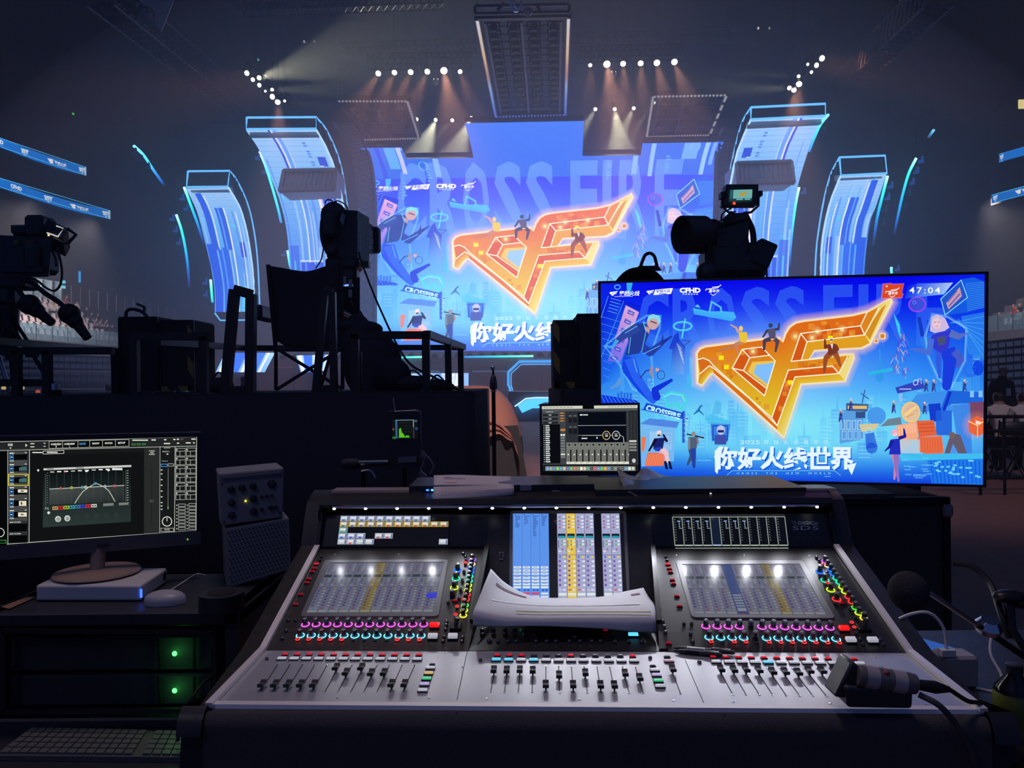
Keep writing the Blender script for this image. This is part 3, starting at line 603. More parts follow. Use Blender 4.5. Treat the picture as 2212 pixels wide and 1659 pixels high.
# ---------------------------------------------------------------- stage screen: flat wall that bends over towards the audience
MAINW = 20.6
o_,u_,v_ = para([(779,388),(1543.5,377),(1543.5,759),(782,758)],MAINW)
n_ = v_.cross(u_).normalized()
if n_.y > 0:n_ = -n_
fwd = V((n_.x,n_.y,0)).normalized()
def stage_pt(x,y,z=0):
 if y >= 0:return o_ + u_ * x + v_ * y + n_ * z
 K = [(0,0),(-.13,1.5),(-.195,2.6),(-.33,5.1),(-.36,5.6)]
 for (a,fa),(b,fb) in zip(K,K[1:]):
  if y >= b:f = fa + (fb - fa) * (y - a) / (b - a);break
 else:f = 5.6
 return o_ + u_ * x + fwd * f + V((0,0,1.6 * (1 - math.exp(-f / 2.4)))) + V((0,-.4,-.9)).normalized() * z
scr = thing('stage_screen','huge curved main stage screen showing the orange winged emblem','screen',o_ + u_ * .5 + v_)
P = Pic(.0006);draw_key(P,True)
# vertical light stripes and outlined panels on the overhanging part
for x,y,w,h,c in ((.012,-.195,.02,.21,(150,200,255)),(.07,-.2,.012,.2,(40,70,225)),(.095,-.2,.03,.14,(90,170,250)),(.128,-.2,.012,.17,(190,200,250)),(.22,-.13,.016,.12,(130,180,250)),(.77,-.13,.014,.12,(130,180,250)),(.815,-.195,.012,.2,(140,190,255)),(.9,-.2,.04,.1,(110,170,250)),(.955,-.2,.012,.2,(150,200,255)),(.975,-.2,.01,.14,(120,170,250))):
 P.rect(x,y,w,h,c,.85)
for x,y in ((.195,-.1),(.7,-.1),(.86,-.14),(.12,.0)):
 for k in range(7):P.rect(x,y + k * .018,.006 + .004 * (k % 3),.011,(110,180,250),.7)
for x,y in ((.19,-.08),(.93,-.17)):P.circ(x,y,.012,.003,(120,190,250),.8,12,.03)
P.frame(.14,-.22,.03,.04,.004,(130,190,250),.9)
# outline of the lit area: two wings and a tall centre piece
CUTS = [-.30,-.26,-.23,-.195,-.165,-.13,-.1,-.065,-.03,0,.001]
XW = (0,.147,.335,.633,.79,1)
def build_stage_picture():
 parts = [(0,-.195,XW[1],1.0),(XW[1],-.13,XW[2],1.0),(XW[2],-.34,XW[3],1.0),(XW[3],-.13,XW[4],1.0),(XW[4],-.195,1,1.0)]
 # one panel mesh: the pieces are clipped to each lit area and joined
 full = None
 meshes = []
 for c in parts:
  q = P.build('led_panel',stage_pt,scr,mats=(m_scr,m_scra,m_scrb),cuts=CUTS,clip=c);meshes.append(q)
 bm = bmesh.new()
 for q in meshes:bm.from_mesh(q.data)
 a = meshes[0];bm.to_mesh(a.data);bm.free()
 for q in meshes[1:]:
  KIDS[scr].remove(q);d = q.data;bpy.data.objects.remove(q);bpy.data.meshes.remove(d)
 # dark cabinet edge along the stepped top
 for (x0,t0,x1,b) in parts:
  mb = MB();pts = [stage_pt(x0 + (x1 - x0) * k / 6,t0,-.12) for k in range(7)];mb.tube([p + V((0,.05,.12)) for p in pts],.13,4)
  mb.obj('screen_edge','steel',scr)
SCRE = 2.3
m_scr = picture_mat('stage_picture',SCRE);m_scra = picture_mat('stage_picture_glow',SCRE,alpha=True);m_scrb = picture_mat('stage_picture_ground',SCRE,sample='FRONT_BACK')
build_stage_picture()
mb = MB();mb.grid(lambda a,b:stage_pt(a,b,-.15),1,1);mb.obj('back_panel','steel',scr,smooth=0)
# ---------------------------------------------------------------- curved pillars with lit faces
m_pil = picture_mat('pillar_picture',2.0);m_pila = picture_mat('pillar_picture_glow',2.0,alpha=True);m_pilb = picture_mat('pillar_picture_ground',2.0,sample='FRONT_BACK')
m_neon = glow('outline_neon',rgb(96,180,255),2.0);m_neonw = glow('outline_neon_white',rgb(170,215,255),2.0)
m_set = mat('grey_set_paint',(.5,.5,.54),.6,bump=.1,bscale=5)
def sample(pl,t):                                       # pl: [(x, y)], t along 0..1 by y
 y = pl[0][1] + (pl[-1][1] - pl[0][1]) * t
 for a,b in zip(pl,pl[1:]):
  if y <= b[1] + 1e-6:q = (y - a[1]) / (b[1] - a[1]);return (a[0] + (b[0] - a[0]) * q,y)
 return pl[-1]
def smoothpl(pl):return [(p.x,p.y) for p in arc([(x,y,0) for x,y in pl],6)]
def pillar(label,L,Rr,Yt,Yb,seed,big,side):
 L,Rr = smoothpl(L),smoothpl(Rr)
 dep = lambda t:Yb - (Yb - Yt) * (1 - t) ** 2.2
 def pt(x,t,z=0):
  t = max(0,min(1,t));a,b = sample(L,t),sample(Rr,t);Y = dep(t) - z
  return W(a[0],a[1],Y).lerp(W(b[0],b[1],Y),x)
 p = thing('light_pillar',label,'pillar',pt(.5,1),group='curved light pillars')
 P = Pic(.001);rd = random.Random(seed)
 P.shade(0,0,1,1,4,24,lambda x,y:grad([(0,(150,190,238)),(.3,(106,172,240)),(.6,(74,146,240)),(1,(90,170,245))],y))
 for k in range(int(26)):
  x = rd.random();w = .01 + rd.random() * .035;y0 = rd.random() * .8;y1 = min(1,y0 + .3 + rd.random() * .6);P.rect(x,y0,w,y1 - y0,[(150,200,250),(60,120,235),(190,215,250),(84,180,240)][k % 4],.6)
 for k in range(7):P.rect(.02 + rd.random() * .9,.1 + .85 * rd.random(),.06,.015,(60,220,220),.5)
 for k in range(40):P.rect(0,k / 40,1,.004,(70,130,215),.22)
 m = (lambda x,w=0:1 - x - w) if side > 0 else (lambda x,w=0:x)
 def bar(x,w,y0,y1,c,a=1):P.rect(m(x,w),y0,w,y1 - y0,c,a)
 if big:
  bar(.30,.035,.0,.3,(30,70,205));bar(.335,.02,0,1,(215,225,250));bar(.37,.05,.0,1,(70,140,235),.8);bar(.42,.012,.1,1,(200,220,250),.8)
  bar(.62,.04,.20,1,(235,225,240));bar(.66,.03,.2,1,(180,190,240),.8);bar(.69,.22,.21,.75,(28,74,212));bar(.73,.03,.21,.75,(80,140,240));bar(.84,.02,.21,.75,(110,160,245));bar(.91,.02,.21,.9,(220,220,245));bar(.80,.12,.13,.175,(34,70,205));bar(.80,.05,.15,.175,(225,228,245))
  bar(.18,.38,.62,.626,(215,225,250));bar(.2,.36,.63,1,(28,78,222));bar(.26,.03,.63,1,(70,140,245));bar(.44,.05,.63,1,(60,120,240));bar(.03,.14,.55,1,(34,90,228),.8);bar(.08,.03,.6,1,(70,210,240),.6)
  for k in range(9):bar(.68,.05,.06 + k * .013,.068 + k * .013,(60,110,215),.8)
 else:
  bar(.14,.14,.04,.5,(34,84,220));bar(.30,.02,.06,1,(225,230,250));bar(.42,.18,.30 - .14,.5,(36,90,222));bar(.47,.03,.16,.5,(90,150,245));bar(.6,.03,.16,1,(225,232,252));bar(.02,.2,.45,1,(28,84,228));bar(.26,.24,.48,1,(32,96,232));bar(.34,.03,.48,1,(80,150,250));bar(.78,.12,.44,.56,(34,80,220));bar(.84,.02,.2,.9,(230,235,250));bar(.68,.1,.3,.32,(60,210,220),.6);bar(.7,.14,.8,1,(80,220,245),.6);bar(.92,.02,.3,1,(150,200,250))
  for k in range(9):bar(.10,.05,.08 + k * .013,.088 + k * .013,(170,190,235),.8)
 P.build('led_face',pt,p,mats=(m_pil,m_pila,m_pilb),cuts=[k / 16 for k in range(1,16)])
 mb = MB();mb.grid(lambda a,b:pt(a,b,-.25),1,12);mb.obj('back_shell','steel',p)
 return p,pt
def neon(name,pts,r,m,parent):return MB().tube(pts,r,6).obj(name,m,parent)
PIL = []
LB = pillar('large curved light pillar left of the main screen with a grey box hung on it',[(531,281),(562,328),(589,394),(606,440),(619,498),(626,576),(629,660),(629,735)],[(683,280),(705,319),(723,364),(737,420),(748,480),(755,560),(757,640),(757,735)],38.2,45.4,2,True,1 * 0)
RB = pillar('large curved light pillar right of the main screen with a grey box hung on it',[(1622,258),(1598,313),(1587,350),(1576,410),(1569,480),(1565,560),(1563,640),(1563,735)],[(1783,252),(1755,303),(1736,357),(1721,413),(1711,482),(1704,576),(1702,650),(1702,735)],36.6,43.4,3,True,1)
LS = pillar('small curved light pillar at the far left of the stage',[(402,407),(425,456),(440,511),(455,575),(463,625),(464,674)],[(493,405),(517,445),(532,495),(543,560),(549,620),(549,673)],40.2,45.0,4,False,0)
RS = pillar('small curved light pillar at the far right of the stage',[(1816,380),(1793,438),(1777,513),(1772,592),(1771,680)],[(1915,375.5),(1893,444),(1877,488),(1866,589),(1864,680)],38.6,43.0,5,False,1)
def pillar_frame(pp,top,out,Yt,Yb,side):
 """top: pixel corners of the outlined box on the pillar's head; out: pixels of the outline running down the inner side."""
 p,pt = pp;a = [W(x,y,Yt - .3) for x,y in top]
 neon('outline',a + [a[0]],.055,m_neon,p)
 n = len(out);q = [W(x,y,Yt - .3 + (Yb - Yt) * (k / (n - 1)) ** .6) for k,(x,y) in enumerate(out)];q = arc(q,4);neon('outline',q,.045,m_neon,p)
 e = 0 if side > 0 else 1;neon('outline',[pt(e,k / 14,.12) for k in range(15)],.05,m_neonw,p)
 # lattice between the face and the outline
 mb = MB();m = len(q)
 for k in range(0,13):
  b = pt(e,k / 13,.05);c = q[min(m - 1,int(k / 13 * (m - 1)))];d = pt(e,min(1,(k + 1) / 13),.05);mb.tube([b,c],.035,5);mb.tube([c,d],.03,5)
 mb.obj('lattice','steel',p)
 z = V((0,.6,-.25));mb = MB();mb.bar(a[3].lerp(a[0],.3) + z,a[2].lerp(a[1],.3) + z,.3,.25);mb.obj('crossbeam',m_set,p)
pillar_frame(LB,[(533,254),(683,253),(683,278),(532,279)],[(683,253),(705,280),(728,330),(740,375),(748,430),(758,500),(764,600),(765,720)],38.2,45.4,0)
pillar_frame(RB,[(1622,232),(1783,224),(1783,250),(1622,258)],[(1622,232),(1604,262),(1590,310),(1577,370),(1570,420),(1566,500),(1560,600),(1558,720)],36.6,43.4,1)
pillar_frame(LS,[(406,370),(496,369),(492,403),(403,404)],[(496,369),(512,390),(535,440),(549,500),(557,570),(561,660)],40.2,45.0,0)
pillar_frame(RS,[(1813,340),(1912,336),(1916,374),(1817,379)],[(1813,340),(1795,375),(1780,430),(1768,500),(1762,560),(1758,680)],38.6,43.0,1)
for pp,pts in ((LS,[(464,676),(476,692),(550,691),(549,675)]),):neon('outline',[W(x,y,44.9) for x,y in pts],.05,m_neon,pp[0])
# grey boxes like freight containers hung in front of the two large pillars
def container(label,q,side_q,Y,D):
 t = thing('set_container',label,'container',W(*q[3],Y),group='grey boxes on the pillars')
 A = [W(x,y,Y) for x,y in q];u,v = A[1] - A[0],A[3] - A[0];back = V((0,D,0));N = 22
 prof = []
 mb = MB();pts = []
 for k in range(N * 2 + 1):
  a = k / (2 * N);s_ = .07 * (1 if (k // 1) % 4 in (1,2) else 0);pts.append((a,s_))
 mb.grid(lambda a,b:A[0] + u * a + v * b * .74 + V((0,.09 * (1 if int(a * 44) % 4 in (1,2) else 0),0)),44,1)
 mb.hexa([A[3] + back,A[2] + back,A[2] + V((0,.15,0)),A[3] + V((0,.15,0)),A[0] + back,A[1] + back,A[1] + V((0,.15,0)),A[0] + V((0,.15,0))]);mb.obj('corrugated_wall',m_set,t)
 mb = MB();mb.bar(A[0],A[1],.16);mb.bar(A[3],A[2],.16);mb.bar(A[0],A[3],.16);mb.bar(A[1],A[2],.16)
 for k in range(8):mb.box(A[3] + u * (k + .5) / 8 - v * .12 + V((0,-.05,0)),(u.length / 8.6,.12,v.length * .2))
 mb.obj('frame',m_set,t)
 e = neon('edge_light',[A[0] + V((0,-.12,0)),A[1] + V((0,-.12,0))],.03,glow('dim_edge',rgb(70,110,150),.5),t)
container('grey corrugated box hung on the large left pillar',[(613,368),(727,366),(723,411),(604,414)],0,40.5,2.2)
container('grey corrugated box hung on the large right pillar',[(1591,352),(1709,348),(1715,396),(1594,399)],0,39,2.2)

# ---------------------------------------------------------------- thin curved light tubes beside the pillars
TUBE = picture_mat('light_tube_glow',3.2)
TUBES = []
def light_tube(label,px,Y0,Y1,cols,r=.07):
 pts = arc([W(x,y,Y0 + (Y1 - Y0) * k / (len(px) - 1)) for k,(x,y) in enumerate(px)],7)
 o = MB().tube(pts,r,6).obj('light_tube',[TUBE],recalc=False);me = o.data;ca = me.color_attributes.new('Col','FLOAT_COLOR','POINT');n = len(pts)
 for i in range(len(me.vertices)):c = rgb(*grad(cols,(i // 6) / (n - 1)));ca.data[i].color = (*c,1)
 MB().tube([pts[0],V((pts[0].x,pts[0].y,29.8))],.008,4).obj('suspension_wire','steel',o);TUBES.append((o,pts));return tag(o,label,'light tube','curved light tubes')
G1 = [(0,(170,255,235)),(.25,(40,215,200)),(.55,(20,150,215)),(.85,(16,60,140)),(1,(10,16,40))]
G2 = [(0,(120,225,255)),(.5,(60,190,245)),(.9,(20,80,160)),(1,(10,20,50))]
for lb,px,Y0,Y1,c in (
 ('cyan light tube high on the far left, above the ribbon boards',[(289,315),(310,335),(332,368),(355,400)],39,41,G2),
 ('green light tube along the left edge of the small left pillar',[(398,405),(411,440),(427,484),(441,528)],39.8,42.5,G1),
 ('long green light tube left of the small left pillar',[(381,464),(392,497),(401,540),(406,580),(409,622)],41,43.5,G1),
 ('short green light tube low beside the small left pillar',[(455,604),(457,630),(459,653)],44,44.4,[(0,(170,255,235)),(.6,(40,225,190)),(1,(30,150,215))]),
 ('cyan light tube along the left edge of the large left pillar',[(561,328),(574,360),(589,408),(601,452),(607,480)],40,43,[(0,(200,255,245)),(.3,(70,235,225)),(.7,(40,190,240)),(1,(30,110,210))]),
 ('short green light tube low on the large left pillar',[(621,541),(624,560),(627,577)],44.6,44.9,[(0,(170,255,235)),(.6,(60,245,200)),(1,(50,200,230))]),
 ('cyan light tube along the upper right edge of the large right pillar',[(1789,248),(1773,268),(1758,300),(1748,326)],36.2,38.5,[(0,(120,245,235)),(.5,(50,190,230)),(1,(30,110,210))]),
 ('green light tube along the lower right edge of the large right pillar',[(1726,405),(1719,440),(1712,490),(1707,540),(1706,575)],41,43,[(0,(190,255,240)),(.35,(50,220,220)),(.7,(30,130,220)),(1,(10,30,80))]),
 ('green light tube along the right edge of the small right pillar',[(1917,381),(1907,420),(1895,470),(1886,530)],38.4,41,G1),
 ('long green light tube right of the small right pillar',[(1979,342),(1963,375),(1950,420),(1939,470),(1932,503)],38.4,41,G1),
 ('faint blue light tube high on the far right',[(2017,281),(2012,288),(2006,296)],38,38.5,[(0,(90,170,210)),(1,(20,50,90))]),
 ('small green light tube just above the monitor',[(1925.5,577),(1925.5,583),(1926,590)],42,42,[(0,(150,255,245)),(1,(80,230,240))])):light_tube(lb,px,Y0,Y1,c)
# small blue lamps on brackets beside the tubes
m_bl = glow('blue_bracket_lamp',rgb(40,90,190),.7)
for k,(x,y,Y,q) in enumerate([(290,331,39,.5),(303,346,39.5,.5),(319,362,40,.4),(393,430,40,.7),(402,452,41,.7),(411,476,41.5,.5),(372,474,41,1),(379,499,41.5,1),(386,525,42,.7),(392,550,42.6,.5),(443,612,44,1),(444,638,44,1),(556,342,40,1),(571,373,41,.8),(583,405,42,.5),(612,551,44.6,.8),(1735,416,41,1),(1728,455,42,.6),(1793,262,36.3,.6),(1778,285,37,.5),(1924,404,38.6,.8),(1917,429,39.3,.7),(1911,455,40,.6),(1906,484,40.4,.5),(1989,349,38.5,1),(1979,372,39,.8),(1970,396,39.5,.7),(1962,421,40,.6),(1953,447,40.4,.5),(1938,583,42,.9)]):
 c = W(x,y,Y);tb,ps = min(TUBES,key=lambda q:min((p - c).length for p in q[1]));n = min(ps,key=lambda p:(p - c).length);mb = MB();mb.box(c,(.22,.2,.12));mb.box(c + V((.08,0,.14)),(.06,.14,.26));mb.obj('bracket_lamp',m_bl if q > .6 else M.setdefault('bl_dim',glow('blue_bracket_lamp_dim',rgb(34,60,110),.4)),tb);MB().bar(c,n,.03).obj('bracket','steel',tb)

# ---------------------------------------------------------------- ribbon boards on the balcony fronts
def ribbon(label,px,Y0,Y1,items):
 n = len(px) - 1;q = [(W(x,a,Y0 + (Y1 - Y0) * k / n),W(x,b,Y0 + (Y1 - Y0) * k / n)) for k,(x,a,b) in enumerate(px)]
 sg = -1 if q[0][0].x > 0 else 1;t = thing('ribbon_board',label,'led board',q[0][1],group='blue ribbon boards')
 tp,bt = arc([a for a,b in q],6),arc([b for a,b in q],6);m = len(tp) - 1
 def mp(x,y,z):
  x = max(0,min(.99999,x)) * m;i = int(x);f = x - i;a = tp[i].lerp(tp[i + 1],f);b = bt[i].lerp(bt[i + 1],f);return a.lerp(b,y) + V((sg * z,-z,0))
 P = Pic(.001);P.shade(0,0,1,1,24,1,lambda x,y:(22,132,246));P.rect(0,0,1,.06,(90,200,255));P.rect(0,.94,1,.06,(90,200,255))
 for kind,x,w in items:
  P.tf = lambda p:p
  if kind == 'hd':P.text('CFHD',x,.22,w,.4,(235,245,255),1,bold=.05);P.rect(x,.7,w,.06,(200,230,255),.6)
  elif kind == 'cf':
   P.poly([(x,.3),(x + w * .3,.22),(x + w * .22,.5),(x + w * .2,.8),(x + w * .08,.5)],(235,245,255));P.line([(x + w * .36,.3),(x + w * .24,.34),(x + w * .24,.7)],.03 * w * 4,(235,245,255));P.text('穿越火线',x + w * .38,.28,w * .6,.42,(235,245,255),1,bold=.03)
  else:
   P.poly([(x,.25),(x + w,.15),(x + w * .9,.4),(x + w * .05,.42)],(200,230,255));P.text('嘉年华',x + w * .1,.4,w * .8,.3,(235,245,255),1,bold=.03);P.poly([(x + w * .3,.75),(x + w * .5,.9),(x + w * .7,.75)],(200,230,255))
 P.rect(.985,0,.015,1,(170,215,250))
 P.build('display',mp,t,mats=(M.setdefault('rib',picture_mat('ribbon_picture',1.35)),'pica'),cuts=[])
 mb = MB()
 for k in range(m):mb.hexa([bt[k],bt[k + 1],bt[k + 1] + V((0,.25,0)),bt[k] + V((0,.25,0)),tp[k],tp[k + 1],tp[k + 1] + V((0,.25,0)),tp[k] + V((0,.25,0))])
 for v in range(len(mb.v)):mb.v[v] = mb.v[v] + V((-.3 * sg,.3,0))
 mb.obj('housing','steel',t)
ribbon('upper blue ribbon board on the left balcony',[(-60,278,298),(0,297,318),(62,322,342),(124,343,363),(186,361,380)],40,50,[('hd',.17,.11),('fe',.43,.07),('cf',.66,.17),('fe',.93,.07)])
ribbon('lower blue ribbon board on the left balcony',[(-60,367,388),(0,384,405),(80,412,432),(160,437,456),(238,455,474)],38,50,[('hd',.325,.075),('fe',.545,.06),('cf',.72,.13),('fe',.94,.06)])
ribbon('upper blue ribbon board on the right balcony',[(2158,333,351),(2212,317,335),(2280,297,316)],46,42,[('fe',.02,.08)])
ribbon('lower blue ribbon board on the right balcony',[(2142,421,440),(2212,402,421),(2280,384,404)],46,41,[('fe',.02,.08),('cf',.36,.3)])
# ---------------------------------------------------------------- large monitor beside the desk
to,tu,tv = para(Q_TV,1.43);tn = tv.cross(tu).normalized();tn = tn if tn.y < 0 else -tn
tvm = thing('large_monitor','large flat monitor showing the orange winged emblem and a 47:04 countdown','monitor',to + tu * .5 + tv)
P = Pic(.00002);draw_key(P);P.build('display',plane_map(to,tu,tv,tn),tvm,mats=('pic','pica',picture_mat('monitor_picture_ground',1.0,sample='FRONT')),clip=(0,0,1,1))
bz = .009
def tp(x,y,z=0):return to + tu * x + tv * y + tn * z
mb = MB();e,f = .008,.012
for a,b,c,d in ((-e,-f,1 + e,0),(-e,1,1 + e,1 + f),(-e,0,0,1),(1,0,1 + e,1)):
 mb.hexa([tp(a,d,-.04),tp(c,d,-.04),tp(c,d,.006),tp(a,d,.006),tp(a,b,-.04),tp(c,b,-.04),tp(c,b,.006),tp(a,b,.006)])
mb.obj('bezel','black',tvm)
mb = MB();mb.hexa([tp(0,1,-.05),tp(1,1,-.05),tp(1,1,-.002),tp(0,1,-.002),tp(0,0,-.05),tp(1,0,-.05),tp(1,0,-.002),tp(0,0,-.002)]);mb.obj('back_cover','black',tvm)
# ---------------------------------------------------------------- stage deck, its front and the set pieces at its foot
m_deck = mat('stage_deck',(.03,.03,.035),.25,spec=.5,vary=.1)
m_face = mat('stage_front_paint',(.20,.20,.22),.5,bump=.05,bscale=4)
def SX(px,Y):return (px - 1106) / F * Y
YF = 38.0
st = thing('stage','long grey stage front below the main screen with blue light lines','stage',(1.2,YF + 3,0))
def fz(y):return 1.45 + (829.5 - y) / F * YF
x0,x1 = SX(560,YF),SX(1700,YF)
MB().box(((x0 + x1) / 2,YF + 4,1.4),(x1 - x0,7.4,2.8)).obj('deck',m_deck,st)
mb = MB();mb.box(((x0 + x1) / 2,YF,1.4),(x1 - x0,.25,2.8))
for k in range(15):mb.box((x0 + (x1 - x0) * (k + .5) / 15,YF - .16,1.5),((x1 - x0) / 15.6,.08,1.8),bev=.03)
mb.obj('front_panels',m_face,st)
mb = MB()
for k in range(46):mb.lathe((x0 + (x1 - x0) * k / 45,YF + .1,2.86),(0,-1,0),[(.14,-.2),(.2,0),(.14,.12)],10)
mb.obj('edge_lamps','steel',st)
def fpt(x,y,d=.25):p = W(x,y,YF - d);return p
def fglow(name,pts,r,m):MB().tube([fpt(x,y) for x,y in pts],r,6).obj(name,m,st)
m_cy = picture_mat('stage_light_line',2.2)
for px in ([(812,773),(916,771)],[(1003,771),(1152,769)],[(640,777),(700,776)]):
 pts = seg(fpt(*px[0]),fpt(*px[1]),10);o = MB().tube(pts,.055,6).obj('light_line',m_cy,st,recalc=False);ca = o.data.color_attributes.new('Col','FLOAT_COLOR','POINT')
 for i in range(len(o.data.vertices)):ca.data[i].color = (*rgb(*grad([(0,(20,130,210)),(.55,(40,210,215)),(1,(130,255,215))],(i // 6) / 10)),1)
m_blu = glow('stage_neon_blue',rgb(60,165,255),1.5)
fglow('light_path',[(1300,780),(1122,781),(1098,804),(1098,832),(1102,838),(1102,850)],.075,m_blu)
fglow('light_path',[(1300,786),(1126,787),(1104,807),(1104,832),(1107,840),(1107,850)],.02,m_neon)
m_dl = glow('stage_dim_line',rgb(90,130,180),.7)
for px in ([(830,802),(950,802)],[(1020,802),(1094,802)],[(1120,776),(1155,776)],[(1158,776),(1195,776)]):fglow('thin_light',px,.025,m_dl)
# lit graphic panel low on the stage front
P = Pic(.001);P.shade(0,0,1,1,4,1,lambda x,y:(120,165,225))
rp = random.Random(4)
for k in range(26):x = rp.random() * .95;P.poly([(x,0),(x + .03,0),(x + .01,1),(x - .02,1)],[(205,215,245),(70,120,220),(160,190,240)][k % 3],.7)
for k in range(20):P.rect(rp.random() * .9,rp.random() * .9,.05,.08,(225,232,250),.7)
a,b,c = fpt(800,807),fpt(1012,806),fpt(800,836);P.build('graphic_panel',plane_map(a,b - a,c - a,(0,-1,0)),st,mats=(m_scr,m_scra,m_scr))
# sloping apron and a lit arrow-shaped ramp before the deck
mb = MB();Z0 = .55
mb.hexa([V((x0,YF - 2.2,0)),V((x1,YF - 2.2,0)),V((x1,YF - .3,0)),V((x0,YF - .3,0)),V((x0,YF - 2.0,Z0)),V((x1,YF - 2.0,Z0)),V((x1,YF - .3,.75)),V((x0,YF - .3,.75))]);mb.obj('apron',m_face,st)
def ground(name,px,col,parent,Y,m=None):
 P = Pic(.001);P.tf = lambda p:(W(p[0],p[1],Y).x,W(p[0],p[1],Y).z);P.poly(px,col);P.build(name,lambda x,y,z:V((x,Y - z,y)),parent,mats=(m_scr,m_scra,m_scr))
rampt = thing('lit_ramp','low ramp edged with bright blue light in front of the stage','ramp',(SX(1180,30),30,0))
mb = MB();a = [W(x,y,30) for x,y in ((1098,846),(1242,846),(1236,862),(1098,866))];mb.hexa([a[3],a[2],a[2] + V((0,3,0)),a[3] + V((0,3,0)),a[0],a[1],a[1] + V((0,3,0)),a[0] + V((0,3,0))])
mb.hexa([V((SX(1100,30),30.2,0)),V((SX(1235,30),30.2,0)),V((SX(1235,30),32,0)),V((SX(1100,30),32,0)),V((SX(1100,30),30.2,.8)),V((SX(1235,30),30.2,.8)),V((SX(1235,30),32,.8)),V((SX(1100,30),32,.8))]);mb.obj('body',m_face,rampt)
ground('light_band',[(1118,876),(1138,863),(1160,861),(1232,861),(1232,868),(1176,869),(1160,876),(1232,877),(1232,881),(1150,882),(1128,892)],(70,165,255),rampt,29.9)
MB().tube([W(x,y,29.85) for x,y in ((1112,878),(1136,861),(1158,859),(1233,859))],.03,6).obj('edge_light',m_neonw,rampt)
# slanted lit panels at the foot of the left pillars
for lb,q,sd in (('slanted blue and white light panel low at the left of the stage',[(486,762),(594,762),(572,804),(466,804)],1),('slanted pale light panel beside the chair at the foot of the large left pillar',[(640,768),(716,766),(704,800),(650,806)],2)):
 Y = 36.5;a,b,c,d = (W(x,y,Y) for x,y in q);t = thing('slanted_panel',lb,'led panel',V(((c.x + d.x) / 2,Y + .4,0)),group='slanted panels at the stage foot');rp = random.Random(sd)
 P = Pic(.001);P.shade(0,0,1,1,1,3,lambda x,y:mix((150,190,240),(110,160,235),y))
 for x,w,cl in ((.05,.1,(225,230,248)),(.2,.25,(50,100,225)),(.5,.06,(220,228,250)),(.6,.22,(60,110,228)),(.86,.04,(215,225,250))):P.rect(x,0,w,1,cl)
 P.build('display',lambda x,y,z,a=a,b=b,c=c,d=d:a.lerp(b,x).lerp(d.lerp(c,x),y) + V((0,-z,0)),t,mats=(m_scr,m_scra,m_scr))
 mb = MB();K = V((0,.5,0));mb.hexa([d + V((0,.05,0)),c + V((0,.05,0)),c + K,d + K,a + V((0,.05,0)),b + V((0,.05,0)),b + K,a + K]);mb.hexa([V((d.x + .3,Y + .1,0)),V((c.x - .3,Y + .1,0)),V((c.x - .3,Y + .5,0)),V((d.x + .3,Y + .5,0)),V((d.x + .3,Y + .1,d.z)),V((c.x - .3,Y + .1,d.z)),V((c.x - .3,Y + .5,d.z)),V((d.x + .3,Y + .5,d.z))]);mb.obj('housing',m_face,t)
# dark tall side pieces closing the gap between screen and pillars: curved truss legs
def curved_truss(label,pxs,Y0,Y1):
 t = thing('curved_truss',label,'truss',V((W(*pxs[-1],Y1).x,Y1,0)));q = arc([W(x,y,Y0 + (Y1 - Y0) * (k / (len(pxs) - 1)) ** .6) for k,(x,y) in enumerate(pxs)],6);d = V((.9,.3,0));mb = MB()
 mb.tube(q,.06,6);mb.tube([p + d for p in q],.06,6)
 for k in range(0,len(q) - 2,1):mb.tube([q[k],q[k + 1] + d],.025,4);mb.tube([q[k] + d,q[k + 1]],.025,4)
 mb.obj('lattice',m_conc,t)
 mb = MB();mb.grid(lambda a,b:q[min(len(q) - 1,int(b * (len(q) - 1)))] + V((-.1 + 1.1 * a,.5 + .3 * a,0)),1,len(q) - 1);mb.obj('skin',m_set,t)
curved_truss('dark curved truss between the large left pillar and the main screen',[(718,262),(745,300),(762,350),(770,420),(772,500),(772,600),(772,720)],40.5,44.6)
curved_truss('dark curved truss between the main screen and the large right pillar',[(1568,270),(1556,300),(1552,350),(1550,420),(1548,500),(1548,600),(1548,720)],40,44.0)
# ---------------------------------------------------------------- lamps, beams, trusses and rigs overhead
m_lens = glow('lamp_lens',(1,.93,.82),9.0);m_lens2 = glow('beam_lens',(1,.97,.78),7.0)
def fixture(label,px,Y,aim,lens,r,col,energy,ang,blend=.5,group='stage lamps',ndup=None,both=None):
 """A stage lamp: yoke, can and lens; its light is a spot of its own."""
 c = W(*px,Y);d = (V(aim) - c).normalized();vd = (CAM - c).normalized()
 t = thing('stage_lamp',label,'lamp',c,group=group)
 face = (d * .35 + vd * .65).normalized()
 mb = MB();mb.lathe(c - face * (r * 2.2),face,[(r * .6,0),(r * .9,r * .4),(r * 1.15,r * 1.7),(r * 1.2,r * 2.1)],14);mb.obj('can','steel',t)
 mb = MB();u = V((1,0,0));top = c + V((0,.1,r * 2.4));mb.tube([c - u * r * 1.35 - face * r,top - u * r * 1.35,top + u * r * 1.35,c + u * r * 1.35 - face * r],r * .13,5);mb.obj('yoke','steel',t)
 mb = MB();mb.lathe(c - face * r * .1,face,[(r,0),(r * .97,r * .12),(r * .6,r * .26),(.001,r * .3)],14);mb.obj('lens',lens,t)
 MB().tube([top,V((top.x,top.y,29.8))],.008,4).obj('suspension_rod','steel',t)
 if energy:
  l = lamp('lamp_beam','SPOT',c + d * (r * .5) + face * r * .5,aim,energy,col,spot_size=R(ang),spot_blend=blend,shadow_soft_size=.12);l.parent = t;l.matrix_parent_inverse = PMAT[t].inverted()
 return t
OR = (1,.42,.24)
